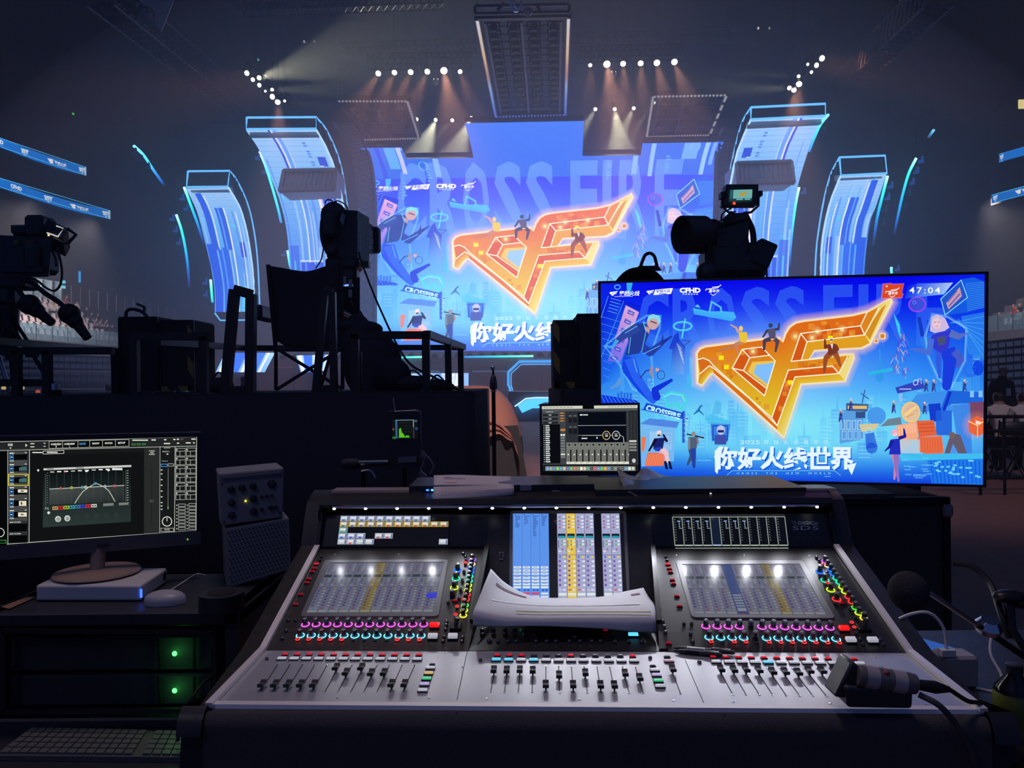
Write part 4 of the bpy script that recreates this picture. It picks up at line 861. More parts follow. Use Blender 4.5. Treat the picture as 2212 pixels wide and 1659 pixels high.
wash = [((817,159),-1.2,.16,1),((852,157),-.9,.15,1),((887,156),-.9,.16,1),((923,155),-.9,.16,1),((959,153),.3,.2,2.2),((994,155),.6,.13,.6),
  ((1275,141),0,.11,.4),((1311,139),.2,.2,2.2),((1346,138),.1,.16,1),((1384,137),.1,.16,1),((1419,136),.4,.18,1.2),((1457,134),.7,.18,1.2)]
nth = ('outermost','second','third','fourth','fifth and brightest, orange','innermost');nth2 = ('innermost and dimmest','second and brightest, orange','third','fourth','fifth','outermost')
for k,(px,dx,r,e) in enumerate(wash):
 c = W(*px,36);lb = f'round lamp, {nth[k]} of the row hung left of the centre rig' if k < 6 else f'round lamp, {nth2[k - 6]} of the row hung right of the centre rig'
 fixture(lb,px,36,c + V((dx * 5,-1.6 if e > 2 else 1.0,-9)),m_lens,r * .8,OR,1500 * e,46,.9,'warm lamps in a row above the stage')
YB = 46.8;YL = (1,.96,.66)
for px,tg,a,e,w in (((900,258),(925,330),9,5000,'leftmost of the four left of the centre screen piece'),((941,259),(905,345),44,16000,'second of the four left of the centre screen piece'),((977,260),(925,315),16,4000,'third of the four left of the centre piece'),((1018,255),(978,345),40,15000,'nearest the centre screen piece on its left'),
 ((1286,236),(1262,275),24,8000,'nearest the centre screen piece on its right'),((1328,236),(1342,330),40,15000,'middle of the three right of the centre piece'),((1369,234),(1322,330),26,9000,'outermost of the three right of the centre piece')):
 fixture('small yellow beam lamp, ' + w,px,YB,W(*tg,YB - .4),m_lens2,.11,YL,e * .55,a,.35,'beam lamps behind the screen')
fixture('hidden beam lamp behind the right side rig, only its yellow beam showing',(1412,222),YB,W(1370,285,YB),m_lens2,.1,YL,4000,12,.4,'beam lamps behind the screen')
side = [((533,158),.16,0,'topmost round'),((546,172),.13,0,'second round'),((560,168),.14,1,'bright beam'),((560,184),.13,0,'third round'),((573,197),.07,0,'dim thin'),((588,194),.11,2,'middle beam'),((588,209),.16,0,'fifth round'),((600,221),.16,4,'lowest round'),((615,218),.08,3,'small low beam'),
  ((1776,126),.18,0,'topmost round'),((1764,141),.15,0,'second round'),((1745,139),.09,0,'small upper'),((1753,156),.1,0,'dim thin'),((1725,165),.11,3,'middle beam'),((1726,182),.18,4,'lower round'),((1705,190),.13,2,'innermost beam'),((1715,195),.15,4,'lowest round')]
for k,(px,r,kind,nm) in enumerate(side):
 L = k < 9;Y = 37 - .2 * (k % 9);c = W(*px,Y);sg = 1 if L else -1;lb = f'{nm} lamp on the slanting truss above the large {"left" if L else "right"} pillar'
 aim,col,e,an = {0:(c + V((-sg * 5,-1,-1)),OR,200,40),1:(W(760,112,Y - 2),YL,3200,36),2:(c + V((sg * 10,0,-.1)),YL,1600 if L else 1300,20),3:(c + V((sg * 10,0,-1.6 if L else .6)),YL,700,14),4:(c + V((0,1,-5)),OR,1300,50)}[kind]
 fixture(lb,px,Y,aim,m_lens if kind in (0,4) else m_lens2,r * .75,col,e,an,.5,f'lamps on the slanting {"left" if L else "right"} truss')
m_truss = mat('truss_metal',(.09,.09,.105),.5,.5)
def truss(label,a,b,w,n,m=m_truss,r=.04):
 a,b = V(a),V(b);x,y,d = frame_of(b - a);x *= w / 2;y *= w / 2;mb = MB();C = [x + y,x - y,-x - y,-x + y]
 for q in C:mb.tube([a + q,b + q],r,5)
 for k in range(n):
  p,q = a.lerp(b,k / n),a.lerp(b,(k + 1) / n)
  for i in range(4):mb.tube([p + C[i],q + C[(i + 1) % 4]],r * .55,4);mb.tube([p + C[i],p + C[(i + 1) % 4]],r * .55,4)
 o = mb.obj('truss',m);MB().tube([a.lerp(b,.25),V((*a.lerp(b,.25).xy,29.8))],.008,4).obj('suspension_wire','steel',o);MB().tube([a.lerp(b,.75),V((*a.lerp(b,.75).xy,29.8))],.008,4).obj('suspension_wire','steel',o);return tag(o,label,'truss')
truss('long slanting truss at the upper left under the pale banner',W(215,-20,30),W(520,228,43),1.1,26)
truss('long slanting truss at the upper right',W(2030,-20,29),W(1815,190,42),1.1,24)
truss('horizontal truss above the left row of warm lamps',W(795,133,36.5),W(1020,130,36.5),.55,16)
truss('horizontal truss above the right row of warm lamps',W(1250,118,36.5),W(1480,112,36.5),.55,16)
truss('dim high truss running across the upper left',W(520,14,33),W(960,-2,33),.6,26)
truss('dim truss left of the centre rig behind the warm lamps',W(740,108,38),W(1030,98,38),.5,20)
truss('dim truss right of the centre rig behind the warm lamps',W(1232,88,38),W(1590,78,38),.5,22)
truss('slanting truss carrying the lamps above the large left pillar',W(525,140,37.6),W(640,226,37.2),.4,12)
truss('slanting truss carrying the lamps above the large right pillar',W(1785,105,37.6),W(1690,190,37.2),.4,12)
# pale banners hanging high at both sides
m_ban = mat('pale_banner',(.5,.48,.5),.8)
def banner(label,px,Y):
 a = [W(x,y,Y) for x,y in px];mb = MB();K = V((0,.05,0));mb.add(a + [p + K for p in a],[(0,1,2),(5,4,3),(0,1,4,3),(1,2,5,4),(2,0,3,5)]);tag(mb.obj('banner',m_ban),label,'banner')
banner('pale cloth banner hanging at the top left corner of the hall',[(252,-25),(385,-25),(348,68)],33);banner('pale cloth banner hanging at the top right of the hall',[(1935,-20),(1985,-20),(1954,24)],33)
# overhead lamp rigs: frame, dotted light strip, rows of moving heads looking down
m_dash = {k:picture_mat('dash_' + k,1.6) for k in ('a',)}
RIGC = [(.0,(180,180,190)),(.3,(190,160,130)),(.5,(150,110,110)),(.62,(120,150,200)),(1,(70,90,190))]
def rig(label,q,Z,ncol,nrow,dashes,beams,colf,gname):
 P = [WZ(x,y,Z) for x,y in q];t = thing('lamp_rig',label,'lighting rig',(P[0] + P[2]) / 2);u0,v0 = P[1] - P[0],P[3] - P[0]
 def at(a,b,dz=0):return P[0].lerp(P[1],a).lerp(P[3].lerp(P[2],a),b) + V((0,0,dz))
 mb = MB()
 for a,b in (((0,0),(1,0)),((1,0),(1,1)),((1,1),(0,1)),((0,1),(0,0))):mb.bar(at(*a,.15),at(*b,.15),.22)
 mb.obj('frame','steel',t)
 for k in P:MB().tube([k,V((k.x,k.y,29.8))],.008,4).obj('suspension_wire','steel',t)
 for k in beams:MB().bar(at(k,.03,.1),at(k,.97,.1),.1).obj('beam',m_truss,t)
 mb = MB()
 for k in range(nrow + 1):mb.bar(at(.06,.04 + .92 * k / nrow,.3),at(.94,.04 + .92 * k / nrow,.3),.05)
 mb.obj('cross_ties',m_truss,t)
 mb = MB();cols = []
 for (a,b),n in zip((((0,0),(0,1)),((1,0),(1,1)),((0,1),(1,1)),((0,0),(1,0))),dashes):
  for k in range(n):
   s,e = at(*a).lerp(at(*b),(k + .15) / n),at(*a).lerp(at(*b),(k + .7) / n);mb.bar(s,e,.11,.05);c = colf((k + .5) / n if b[1] != a[1] else (1 if b[1] else 0));cols += [c] * 8
 o = mb.obj('light_strip',m_dash['a'],t,smooth=0,recalc=False);o['kind'] = 'stuff';ca = o.data.color_attributes.new('Col','FLOAT_COLOR','POINT')
 for i,c in enumerate(cols):ca.data[i].color = (*rgb(*c),1)
 proto = None
 for j in range(nrow):
  for i in range(ncol):
   p = at(.16 + .68 * i / max(1,ncol - 1),.06 + .88 * (j + .3) / nrow,.12)
   if proto is None:
    proto = thing('moving_head','dark moving-head lamp looking down from the ' + gname,'lamp',p,group='moving heads on the ' + gname)
    MB().lathe(p + V((0,0,.16)),(0,0,-1),[(.1,0),(.17,.1),(.19,.3),(.15,.34),(.1,.3)],12).obj('head',m_truss,proto)
    mb = MB();mb.bar(p + V((-.24,0,.2)),p + V((-.24,0,-.05)),.06);mb.bar(p + V((.24,0,.2)),p + V((.24,0,-.05)),.06);mb.bar(p + V((-.24,0,.2)),p + V((.24,0,.2)),.06);mb.obj('yoke','steel',proto)
   else:dup(proto,p)
 return t
ZR = 15.2
cr = rig('long rectangular lamp rig hung over the centre of the stage',[(1031,46),(1228,42),(1221,249),(1071,253)],ZR,4,14,(88,88,22,0),(.08,.48,.92),lambda t:grad(RIGC,t),'centre rig')
rig('square lamp rig hung above the left wing of the screen',[(730,219),(880,219),(905,299),(787,302)],15.6,3,3,(0,14,22,20),(.1,.5),lambda t:(130,125,135),'left side rig')
rig('square lamp rig hung above the right wing of the screen',[(1411,209),(1570,206),(1533,292),(1397,296)],15.6,3,3,(16,5,24,20),(.1,.45),lambda t:(140,140,150),'right side rig')
t = thing('speaker_bar','dark bar of gear hung at the near end of the centre rig','rig bar',W(1128,30,27));Y = 27.5
mb = MB();mb.bar(W(1026,14,Y),W(1228,10,Y),.1);mb.bar(W(1026,30,Y),W(1230,26,Y),.1);mb.bar(W(1026,14,Y),W(1026,30,Y),.1);mb.bar(W(1229,10,Y),W(1230,26,Y),.1);mb.bar(W(1090,8,Y),W(1074,24,Y),.12);mb.bar(W(1158,8,Y),W(1166,26,Y),.12);mb.obj('frame',m_truss,t)
mb = MB();mb.tube(arc([W(x,y,Y - .2) for x,y in ((1104,2),(1106,18),(1116,24),(1124,14),(1128,2))],5),.05,5);mb.tube(arc([W(x,y,Y - .2) for x,y in ((1110,0),(1112,12),(1122,20))],5),.04,5);mb.obj('cable','chrome',t)
for lb,px,Y in (('dome camera under the near end of the centre rig',(1140,25),27),('dome camera below the left row of warm lamps',(942,176),36),('dome camera below the right row of warm lamps',(1325,160),36)):
 c = W(*px,Y);t = thing('dome_camera',lb,'camera',c,group='dome cameras overhead');MB().ball(c,.1,12,8).obj('dome',mat('dome_glass',(.5,.5,.52),.1,1),t);MB().ring(c,(c - CAM),.13,.025,16).obj('ring','chrome',t)
# far small lamps in the dark of the hall
for px,c,e,Y,lb in (((158,246),(60,255,90),.6,50,'tiny green lamps on the far left wall'),((558,129),(90,220,190),.5,44,'tiny teal lamps above the left slanting truss'),((657,90),(200,190,180),.5,44,'tiny white lamp above the left beams'),((679,90),(150,140,130),.4,44,'tiny faint lamp above the left beams, the right one'),((1638,61),(220,215,205),.7,44,'tiny white lamp high at the upper right, the left one'),((1662,61),(150,150,145),.5,44,'tiny faint lamp high at the upper right'),((2209,225),(230,215,150),.8,48,'pale yellow lit window at the right edge'),((173,587),(60,160,255),1,47,None)):
 if lb:c0 = W(*px,Y);s = .5 if 'window' in lb else .09;mb = MB();mb.box(c0,(s,.1,s * 1.1));tag(mb.obj('small_lamp',glow('small_lamp',rgb(*c),e * 1.6)),lb,'lamp')
# ---------------------------------------------------------------- people
SKIN = mat('skin',(.36,.21,.15),.55);HAIR = mat('dark_hair',(.012,.010,.010),.6)
def cloth_mat(n,c):return mat(n,c,.9,spec=.1,bump=.3,bscale=30)
def body(name,J,mats,pick,loc=(0,0,0),rz=0,scale=1.0,parent=None,sub=2,fingers=True):
 """One continuous figure grown over connected joints. J: joint -> ((x, y, z), radius). pick(p, n) -> material index."""
 E = [('hip','waist'),('waist','chest'),('chest','neck'),('neck','jaw'),('jaw','skull'),('chest','shl'),('shl','ell'),('ell','wrl'),('wrl','hal'),('chest','shr'),('shr','elr'),('elr','wrr'),('wrr','har'),('hip','hil'),('hil','knl'),('knl','anl'),('anl','tol'),('hip','hir'),('hir','knr'),('knr','anr'),('anr','tor')]
 J = dict(J)
 for a,h,sg in (('wrl','hal',1),('wrr','har',-1)):
  p,q = V(J[h][0]),V(J[a][0]);d = (p - q).normalized();s = d.cross(V((0,1,0)));s = s.normalized() if s.length > .1 else V((1,0,0));b = d.cross(s)
  if fingers:
   for k in range(4):
    t = f'{h}{k}';J[t] = (tuple(p + d * (.075 - .012 * abs(k - 1.4)) + s * (k - 1.5) * .02 + b * .02),.009);E.append((h,t))
   J[h + 't'] = (tuple(q.lerp(p,.5) + s * sg * .05 + d * .04 + b * .01),.01);E.append((h,h + 't'))
 keys = list(J);me = bpy.data.meshes.new(name);me.from_pydata([V(J[k][0]) * scale for k in keys],[(keys.index(a),keys.index(b)) for a,b in E if a in J and b in J],[])
 o = bpy.data.objects.new(name,me);COL.objects.link(o);sk = o.modifiers.new('skin','SKIN');sk.use_smooth_shade = True
 for k,v in zip(keys,me.skin_vertices[0].data):
  r = J[k][1];v.radius = (r[0] * scale,r[1] * scale) if isinstance(r,tuple) else (r * scale,r * scale);v.use_root = (k == 'hip')
 q = o.modifiers.new('sub','SUBSURF');q.levels = q.render_levels = sub
 dg = bpy.context.evaluated_depsgraph_get();m2 = bpy.data.meshes.new_from_object(o.evaluated_get(dg));bpy.data.objects.remove(o);bpy.data.meshes.remove(me);m2.name = name
 m2.materials.clear()
 for k in mats:m2.materials.append(k)
 m2.polygons.foreach_set('material_index',[pick(p.center / scale,p.normal) for p in m2.polygons])
 m2.shade_smooth();o = bpy.data.objects.new(name,m2);COL.objects.link(o);o.location = loc;o.rotation_euler = (0,0,rz)
 PMAT[o] = MX.Translation(V(loc)) @ MX.Rotation(rz,4,'Z');return o
def sitting(lean=.12,arm=0,turn=0):                     # faces -Y (towards the viewer when rz = 0), seat at z = 0
 return {'hip':((0,.02,.1),(.15,.12)),'waist':((0,.02 - lean * .3,.28),(.135,.1)),'chest':((0,-lean * .8,.47),(.16,.11)),'neck':((0,-lean,.61),.055),'jaw':((turn * .02,-lean - .03,.70),(.07,.085)),'skull':((turn * .02,-lean - .015,.80),(.078,.092)),
  'shl':((.18,-lean * .8,.53),.062),'ell':((.23,-.12 - arm * .1,.30 + arm * .06),.045),'wrl':((.12,-.32,.22 + arm * .25),.032),'hal':((.07,-.38,.22 + arm * .28),.032),'shr':((-.18,-lean * .8,.53),.062),'elr':((-.23,-.12,.30),.045),'wrr':((-.12,-.32,.2),.032),'har':((-.07,-.38,.2),.032),
  'hil':((.1,0,.09),.09),'knl':((.13,-.42,.1),.062),'anl':((.13,-.40,-.32),.042),'tol':((.14,-.54,-.37),.034),'hir':((-.1,0,.09),.09),'knr':((-.13,-.42,.1),.062),'anr':((-.13,-.42,-.32),.042),'tor':((-.14,-.56,-.37),.034)}
def standing(dx=0):
 return {'hip':((0,0,.93),(.15,.11)),'waist':((0,0,1.1),(.135,.095)),'chest':((0,0,1.3),(.165,.11)),'neck':((0,0,1.48),.055),'jaw':((0,-.03,1.57),(.07,.085)),'skull':((0,-.01,1.66),(.078,.092)),
  'shl':((.18,0,1.39),.062),'ell':((.25,.02,1.1),.045),'wrl':((.2,-.12,.92),.032),'hal':((.17,-.17,.86),.032),'shr':((-.18,0,1.39),.062),'elr':((-.25,.02,1.1),.045),'wrr':((-.2,-.12,.92),.032),'har':((-.17,-.17,.86),.032),
  'hil':((.1,0,.9),.09),'knl':((.11,0,.5),.06),'anl':((.11,.02,.09),.042),'tol':((.12,-.13,.04),.036),'hir':((-.1,0,.9),.09),'knr':((-.11,0,.5),.06),'anr':((-.11,.02,.09),.042),'tor':((-.12,-.13,.04),.036)}
def picker(zneck,zhip,yc=-.02):
 def f(p,n):
  if p.z > zneck:return 3 if (p.z > zneck + .2 or (p.y > yc and p.z > zneck + .04)) else 0
  if p.z < zhip:return 2
  return 1
 return f
SHIRTS = {k:cloth_mat(k + '_clothes',c) for k,c in {'dark':(.02,.02,.026),'white':(.6,.56,.52),'grey':(.2,.2,.22),'red':(.4,.08,.06),'peach':(.5,.3,.22)}.items()}
PANTS = cloth_mat('dark_trousers',(.015,.016,.022))
def face_bits(o,z,y,s=1):                              # eyes, nose, mouth, ears as children of a person
 mb = MB()
 for sx in (-1,1):mb.ball((sx * .03,y - .083,z + .01),(.012,.006,.008),8,5)
 k = mb.obj('eyes','black');mb = MB();mb.ball((0,y - .095,z - .025),(.012,.018,.02),8,6);mb.ball((-.082,y,z - .01),(.01,.02,.03),8,5);mb.ball((.082,y,z - .01),(.01,.02,.03),8,5);k2 = mb.obj('nose_and_ears',SKIN)
 for q in (k,k2):q.location = q.location;q.parent = o;KIDS.setdefault(o,[]).append(q)
# ---------------------------------------------------------------- the stands
m_seat = mat('seat_shell',(.62,.56,.56),.5)
m_pane = bpy.data.materials.new('balcony_glass');m_pane.use_nodes = True;nt = m_pane.node_tree;nt.nodes.clear()
g = nt.nodes.new('ShaderNodeBsdfGlossy');t_ = nt.nodes.new('ShaderNodeBsdfTransparent');df = nt.nodes.new('ShaderNodeBsdfDiffuse');x1 = nt.nodes.new('ShaderNodeMixShader');x2 = nt.nodes.new('ShaderNodeMixShader');ou = nt.nodes.new('ShaderNodeOutputMaterial')
g.inputs['Roughness'].default_value = .08;t_.inputs[0].default_value = (.7,.88,.95,1);df.inputs[0].default_value = (.45,.68,.8,1);x1.inputs[0].default_value = .32;x2.inputs[0].default_value = .12
nt.links.new(t_.outputs[0],x1.inputs[1]);nt.links.new(df.outputs[0],x1.inputs[2]);nt.links.new(x1.outputs[0],x2.inputs[1]);nt.links.new(g.outputs[0],x2.inputs[2]);nt.links.new(x2.outputs[0],ou.inputs[0])
def seat_mb(mb,c,ax,fw):                               # ax across, fw the way the sitter faces
 z = V((0,0,1));c = V(c)
 mb.grid(lambda a,b:c + ax * (a - .5) * .46 + fw * (.22 - .44 * b) + z * (.42 - .03 * math.sin(math.pi * a) * math.sin(math.pi * b)),4,3)
 mb.grid(lambda a,b:c + ax * (a - .5) * (.46 - .08 * b * b) - fw * (.2 + .08 * b) + z * (.44 + .42 * b) - fw * .05 * math.sin(math.pi * a),4,3)
 mb.bar(c,c + z * .4,.05)
 return mb
def stand(A,B,rows,back,pitch,lab,grp,n_people,seed,xr):
 """Seat rows climbing away from the glass-fronted line A-B."""
 A,B = V(A),V(B);ax = V((B.x - A.x,B.y - A.y,0));L = ax.length;ax.normalize();up = (B.z - A.z) / L;bk = V((-ax.y,ax.x,0));bk = bk if bk.dot(V(back)) > 0 else -bk
 fwd_ = -bk;mb = MB();z = V((0,0,1));pt = lambda s,d,h:A + ax * s + z * (up * s + h) + bk * d
 def block(d0,d1,h0,h1):mb.hexa([pt(-4,d0,h0),pt(L,d0,h0),pt(L,d1,h0),pt(-4,d1,h0),pt(-4,d0,h1),pt(L,d0,h1),pt(L,d1,h1),pt(-4,d1,h1)])
 for r in range(rows):block(.5 + r * .85,.5 + (r + 1) * .85,-1.2,.05 + r * .5)
 block(-.1,.5,-1.2,0.02)
 step = thing('stand_tier',f'concrete tier of the {lab} stand','stand',A);mb.obj('steps',m_conc,step)
 mb = MB();mb.hexa([pt(-4,-.3,-1.6),pt(L + 2,-.3,-1.6),pt(L + 2,-.1,-1.6),pt(-4,-.1,-1.6),pt(-4,-.3,0),pt(L + 2,-.3,0),pt(L + 2,-.1,0),pt(-4,-.1,0)]);mb.obj('parapet',m_conc,step)
 gl = thing('balcony_glass',f'glass balustrade of tall panes along the {lab} stand','balustrade',A);n = int((L + 2) / 1.45)
 for k in range(n):
  s = -1 + k * (L + 1.5) / n;e = s + (L + 1.5) / n - .06;mb = MB();mb.hexa([pt(s,-.2,.02),pt(e,-.2,.02),pt(e,-.17,.02),pt(s,-.17,.02),pt(s,-.2,1.02),pt(e,-.2,1.02),pt(e,-.17,1.02),pt(s,-.17,1.02)]);mb.obj('pane',m_pane,gl)
  MB().bar(pt(s - .03,-.185,0),pt(s - .03,-.185,1.05),.05).obj('post','alu',gl)
 proto = None;spots = [];rd = random.Random(seed)
 for r in range(rows):
  for k in range(int(L / pitch)):
   s = .3 + k * pitch + (r % 2) * .1;c = pt(s,.5 + r * .85 + .5,.06 + r * .5)
   px = 1106 + c.x / c.y * F
   if not (xr[0] < px < xr[1]):continue
   spots.append(c)
   if proto is None:proto = seat_mb(MB(),c,ax,fwd_).obj('stadium_seat',m_seat,smooth=.8);tag(proto,f'white plastic stadium seat in the rows of the {lab} stand','seat',grp);p0 = proto.location - c
   else:dup(proto,c + p0)
 return spots,math.atan2(fwd_.x,-fwd_.y),pt,L
SPL,rzl,ptl,LL = stand(W(-60,722,45),W(300,752,61),9,(-1,.6,0),.62,'left','white seats of the left stand',0,1,(-20,420))
SPR,rzr,ptr,LR = stand(W(2125,719,50),W(2290,704,43),8,(1,.4,0),.62,'right','white seats of the right stand',0,2,(2120,2225))
# upper tier balustrade posts far behind the left stand
ub = thing('upper_balustrade','thin upper balustrade with tall posts behind the left stand','balustrade',W(200,650,60))
for k in range(17):
 x = 72 + k * 21 - k * k * .12;y = 640 + k * 3.4;Y = 52 + k * .8;MB().bar(W(x,y + 4,Y),W(x,y - 40 + k * .7,Y),.06).obj('post','alu',ub)
for k,(xa,xb) in enumerate(((52,72),(72,93),(93,114),(118,135))):
 y = 640 + k * 3.4;Y = 52 + k;MB().add([W(xa,y - 2,Y),W(xb,y,Y),W(xb,y - 40,Y),W(xa,y - 44,Y)],[(0,1,2,3)]).obj('pane',m_pane,ub,solid=.03)
for px,h,lb in (((172,598),24,'thin upright blue light strip above the left stand'),((137,609),6,'small cyan sign light on the left stand, the upper one'),((137,620),6,'small cyan sign light on the left stand, the lower one')):
 tag(MB().bar(W(px[0],px[1] - h / 2,50),W(px[0],px[1] + h / 2,50),.1 if h > 10 else .18).obj('light_strip',glow('strip_cyan',rgb(70,170,255) if h > 10 else rgb(120,225,255),1.4)),lb,'light')
# spectators
rd = random.Random(11)
def near(spots,px,py):return min(spots,key=lambda c:(1106 + c.x / c.y * F - px) ** 2 + (829.5 - (c.z + .5 - 1.45) / c.y * F - py) ** 2)
protos = {}
def spectator(spots,px,py,rz,shirt,lab,arm=0,lean=.12,grp=None):
 c = near(spots,px,py);spots.remove(c)
 o = body('person',sitting(lean,arm),[SKIN,SHIRTS[shirt],PANTS,HAIR],picker(.62,.16,-.13),c + V((0,0,.44)),rz,sub=1,fingers=False)
 tag(o,lab,'person',grp)
G = 'spectators in the left stand'
for i,(x,y,sh,lb) in enumerate([(134,632,'dark','person in dark clothes sitting highest in the left stand'),(150,640,'red','person in red sitting high in the left stand'),(118,662,'white','person in a white shirt sitting left of the others in the left stand'),(168,650,'white','person in a white shirt with dark hair sitting mid-height in the left stand'),(206,668,'dark','person in dark clothes, leftmost of the dark cluster in the left stand'),(214,652,'dark','person in dark clothes at the top of the dark cluster in the left stand'),(238,660,'grey','person in grey sitting at the upper right of the left stand'),(226,676,'peach','person with bare arms in the middle of the dark cluster'),(196,684,'dark','person in dark clothes low in the dark cluster'),(212,690,'grey','person in grey low in the dark cluster'),(234,684,'dark','person in dark clothes low at the right of the dark cluster'),(250,668,'dark','person in dark clothes at the right end of the dark cluster')]):
 spectator(SPL,x,y,rzl + rd.uniform(-.4,.4),sh,lb,rd.choice([0,.6]),.12 + .1 * rd.random(),G)
for x,y,sh,lb in ((2138,612,'red','person in red sitting high in the right stand'),(2168,610,'dark','person in black sitting high in the right stand, the left of a pair'),(2182,612,'dark','person in black sitting high in the right stand, the right of a pair'),(2178,640,'peach','person in a peach top sitting mid-height in the right stand'),(2200,640,'white','person in white sitting at the right edge of the right stand'),(2142,634,'dark','person in dark clothes at the left of the right stand'),(2207,672,'dark','person in black sitting low at the right edge of the right stand')):
 spectator(SPR,x,y,rzr,sh,lb,0,.15,'spectators in the right stand')
# folded bleachers and railings below the stands
m_bl1 = mat('bleacher_metal',(.25,.26,.29),.5,.3)
def bleachers(label,A,B,n,rows,dz):
 A,B = V(A),V(B);t = thing('folded_bleacher',label,'bleacher',A);d = B - A;d.z = 0;bk = V((-d.y,d.x,0)).normalized();bk = bk if bk.y > 0 else -bk
 mb = MB();mb.hexa([A + bk * .1 - V((0,0,A.z)),B + bk * .1 - V((0,0,B.z)),B + bk * 1.5 - V((0,0,B.z)),A + bk * 1.5 - V((0,0,A.z)),A + bk * .1 + V((0,0,rows * dz)),B + bk * .1 + V((0,0,rows * dz)),B + bk * 1.5 + V((0,0,rows * dz)),A + bk * 1.5 + V((0,0,rows * dz))]);mb.obj('body',m_wall,t)
 for r in range(rows):
  mb = MB()
  for k in range(n):p,q = A.lerp(B,(k + .08) / n),A.lerp(B,(k + .92) / n);h = V((0,0,r * dz));mb.hexa([p + h,q + h,q + h + bk * .2,p + h + bk * .2,p + h + V((0,0,dz * .62)),q + h + V((0,0,dz * .62)),q + h + bk * .2 + V((0,0,dz * .62)),p + h + bk * .2 + V((0,0,dz * .62))])
  mb.obj('folded_row',m_bl1,t)
bleachers('grey folded bleacher block under the left stand',W(-20,822,38),W(300,826,44),26,4,.36)
bleachers('grey folded bleacher block under the right stand',W(2080,868,34),W(2280,862,30),12,8,.32)
rl = thing('barred_railing','barred metal railing in front of the left bleacher','railing',W(0,840,36));a,b = W(-20,800,36),W(300,803,41)
for k in range(60):p = a.lerp(b,k / 59);MB().bar(p - V((0,0,.9)),p,.03).obj('bar','alu',rl)
MB().bar(a,b,.07).obj('top_rail','alu',rl);MB().bar(a - V((0,0,.9)),b - V((0,0,.9)),.07).obj('bottom_rail','alu',rl)
struct(MB().hexa([V((-34,47,0)),V((-22,64,0)),V((-24,66,0)),V((-36,49,0)),V((-34,47,3.2)),V((-22,64,3.2)),V((-24,66,3.2)),V((-36,49,3.2))]),'trim_1',m_conc)
# floor seating right of the monitor: railing, folding chairs, seated people, one standing
def barrier(label,x0,x1,y0,y1,ym,Y):
 t = thing('crowd_barrier',label,'barrier',V((W((x0 + x1) / 2,0,Y).x,Y,0)));a,b = W(x0,y0,Y),W(x1,y0,Y);c,d = W(x0,y1,Y),W(x1,y1,Y)
 MB().tube([a,b],.022,8).obj('top_rail','steel',t);MB().tube([W(x0,ym,Y),W(x1,ym,Y)],.022,8).obj('middle_rail','steel',t);MB().tube([c,d],.022,8).obj('bottom_rail','steel',t)
 for k in range(4):p = a.lerp(b,(k + .5) / 4);MB().tube([p,V((p.x,p.y,0))],.018,8).obj('upright','steel',t)
barrier('black steel crowd barrier right of the large monitor',2090,2300,900,1032,931,9.6)
def folding_chair(label,c,rz):
 t = thing('folding_chair',label,'chair',c,rz,'black folding chairs right of the monitor');mx = PMAT[t];q = lambda x,y,z:mx @ V((x,y,z));mb = MB()
 mb.hexa([q(-.2,-.2,.43),q(.2,-.2,.43),q(.2,.2,.42),q(-.2,.2,.42),q(-.2,-.2,.46),q(.2,-.2,.46),q(.2,.2,.45),q(-.2,.2,.45)]);mb.obj('seat','black',t)
 MB().grid(lambda a,b:q(-.21 + .42 * a,-.24 - .05 * math.sin(math.pi * a),.64 + .2 * b),6,2).obj('backrest','black',t,solid=.015)
 for s in (-1,1):MB().tube([q(s * .22,.24,0),q(s * .22,-.22,.62),q(s * .22,-.25,.86)],.012,6).obj('leg','steel',t);MB().tube([q(s * .2,-.26,0),q(s * .2,.18,.44)],.012,6).obj('leg','steel',t)
 return t
pk = picker(.62,.16,-.13)
for px,Y,sh,lb,ch in ((2168,11.2,'white','person in a white shirt seen from behind, seated nearest the monitor','black folding chair under the person nearest the monitor'),(2222,11.0,'white','person in a white shirt seated at the right edge of the photo','black folding chair at the right edge under a person'),(2128,11.6,'dark','person in dark clothes seated half behind the monitor','black folding chair half behind the monitor')):
 X = W(px,900,Y).x;folding_chair(ch,V((X,Y,0)),0)
 o = body('person',sitting(.1),[SKIN,SHIRTS[sh],PANTS,HAIR],pk,V((X,Y,.46)),math.pi,fingers=False);tag(o,lb,'person','seated people right of the monitor')
o = body('person',standing(),[SKIN,SHIRTS['dark'],PANTS,HAIR],picker(1.5,.95),V((W(2165,880,13.5).x,13.5,0)),.2);tag(o,'person in black standing with a pale badge on the chest behind the barrier','person');face_bits(o,1.62,-.02)
mb = MB().box((0,-.135,1.22),(.09,.01,.13));b = mb.obj('badge',mat('badge_card',(.6,.6,.5),.5));b.parent = o;KIDS.setdefault(o,[]).append(b)
for px,Y,sh,lb,z in ((527,15,'grey','person with dark hair standing behind the platform beside the tall black frame',0),(234,17,'white','person in a white shirt behind the platform left of the tall cases',-.12),(640,16,'white','person in a pale shirt bending behind the platform below the chair',-.35),(498,16,'grey','person in grey behind the platform left of the tall black frame',-.3)):
 o = body('person',standing(),[SKIN,SHIRTS[sh],PANTS,HAIR],picker(1.5,.95),V((W(px,850,Y).x,Y,0)),.5,1 + z / 1.75,fingers=False);tag(o,lb,'person','people on the arena floor behind the platform')
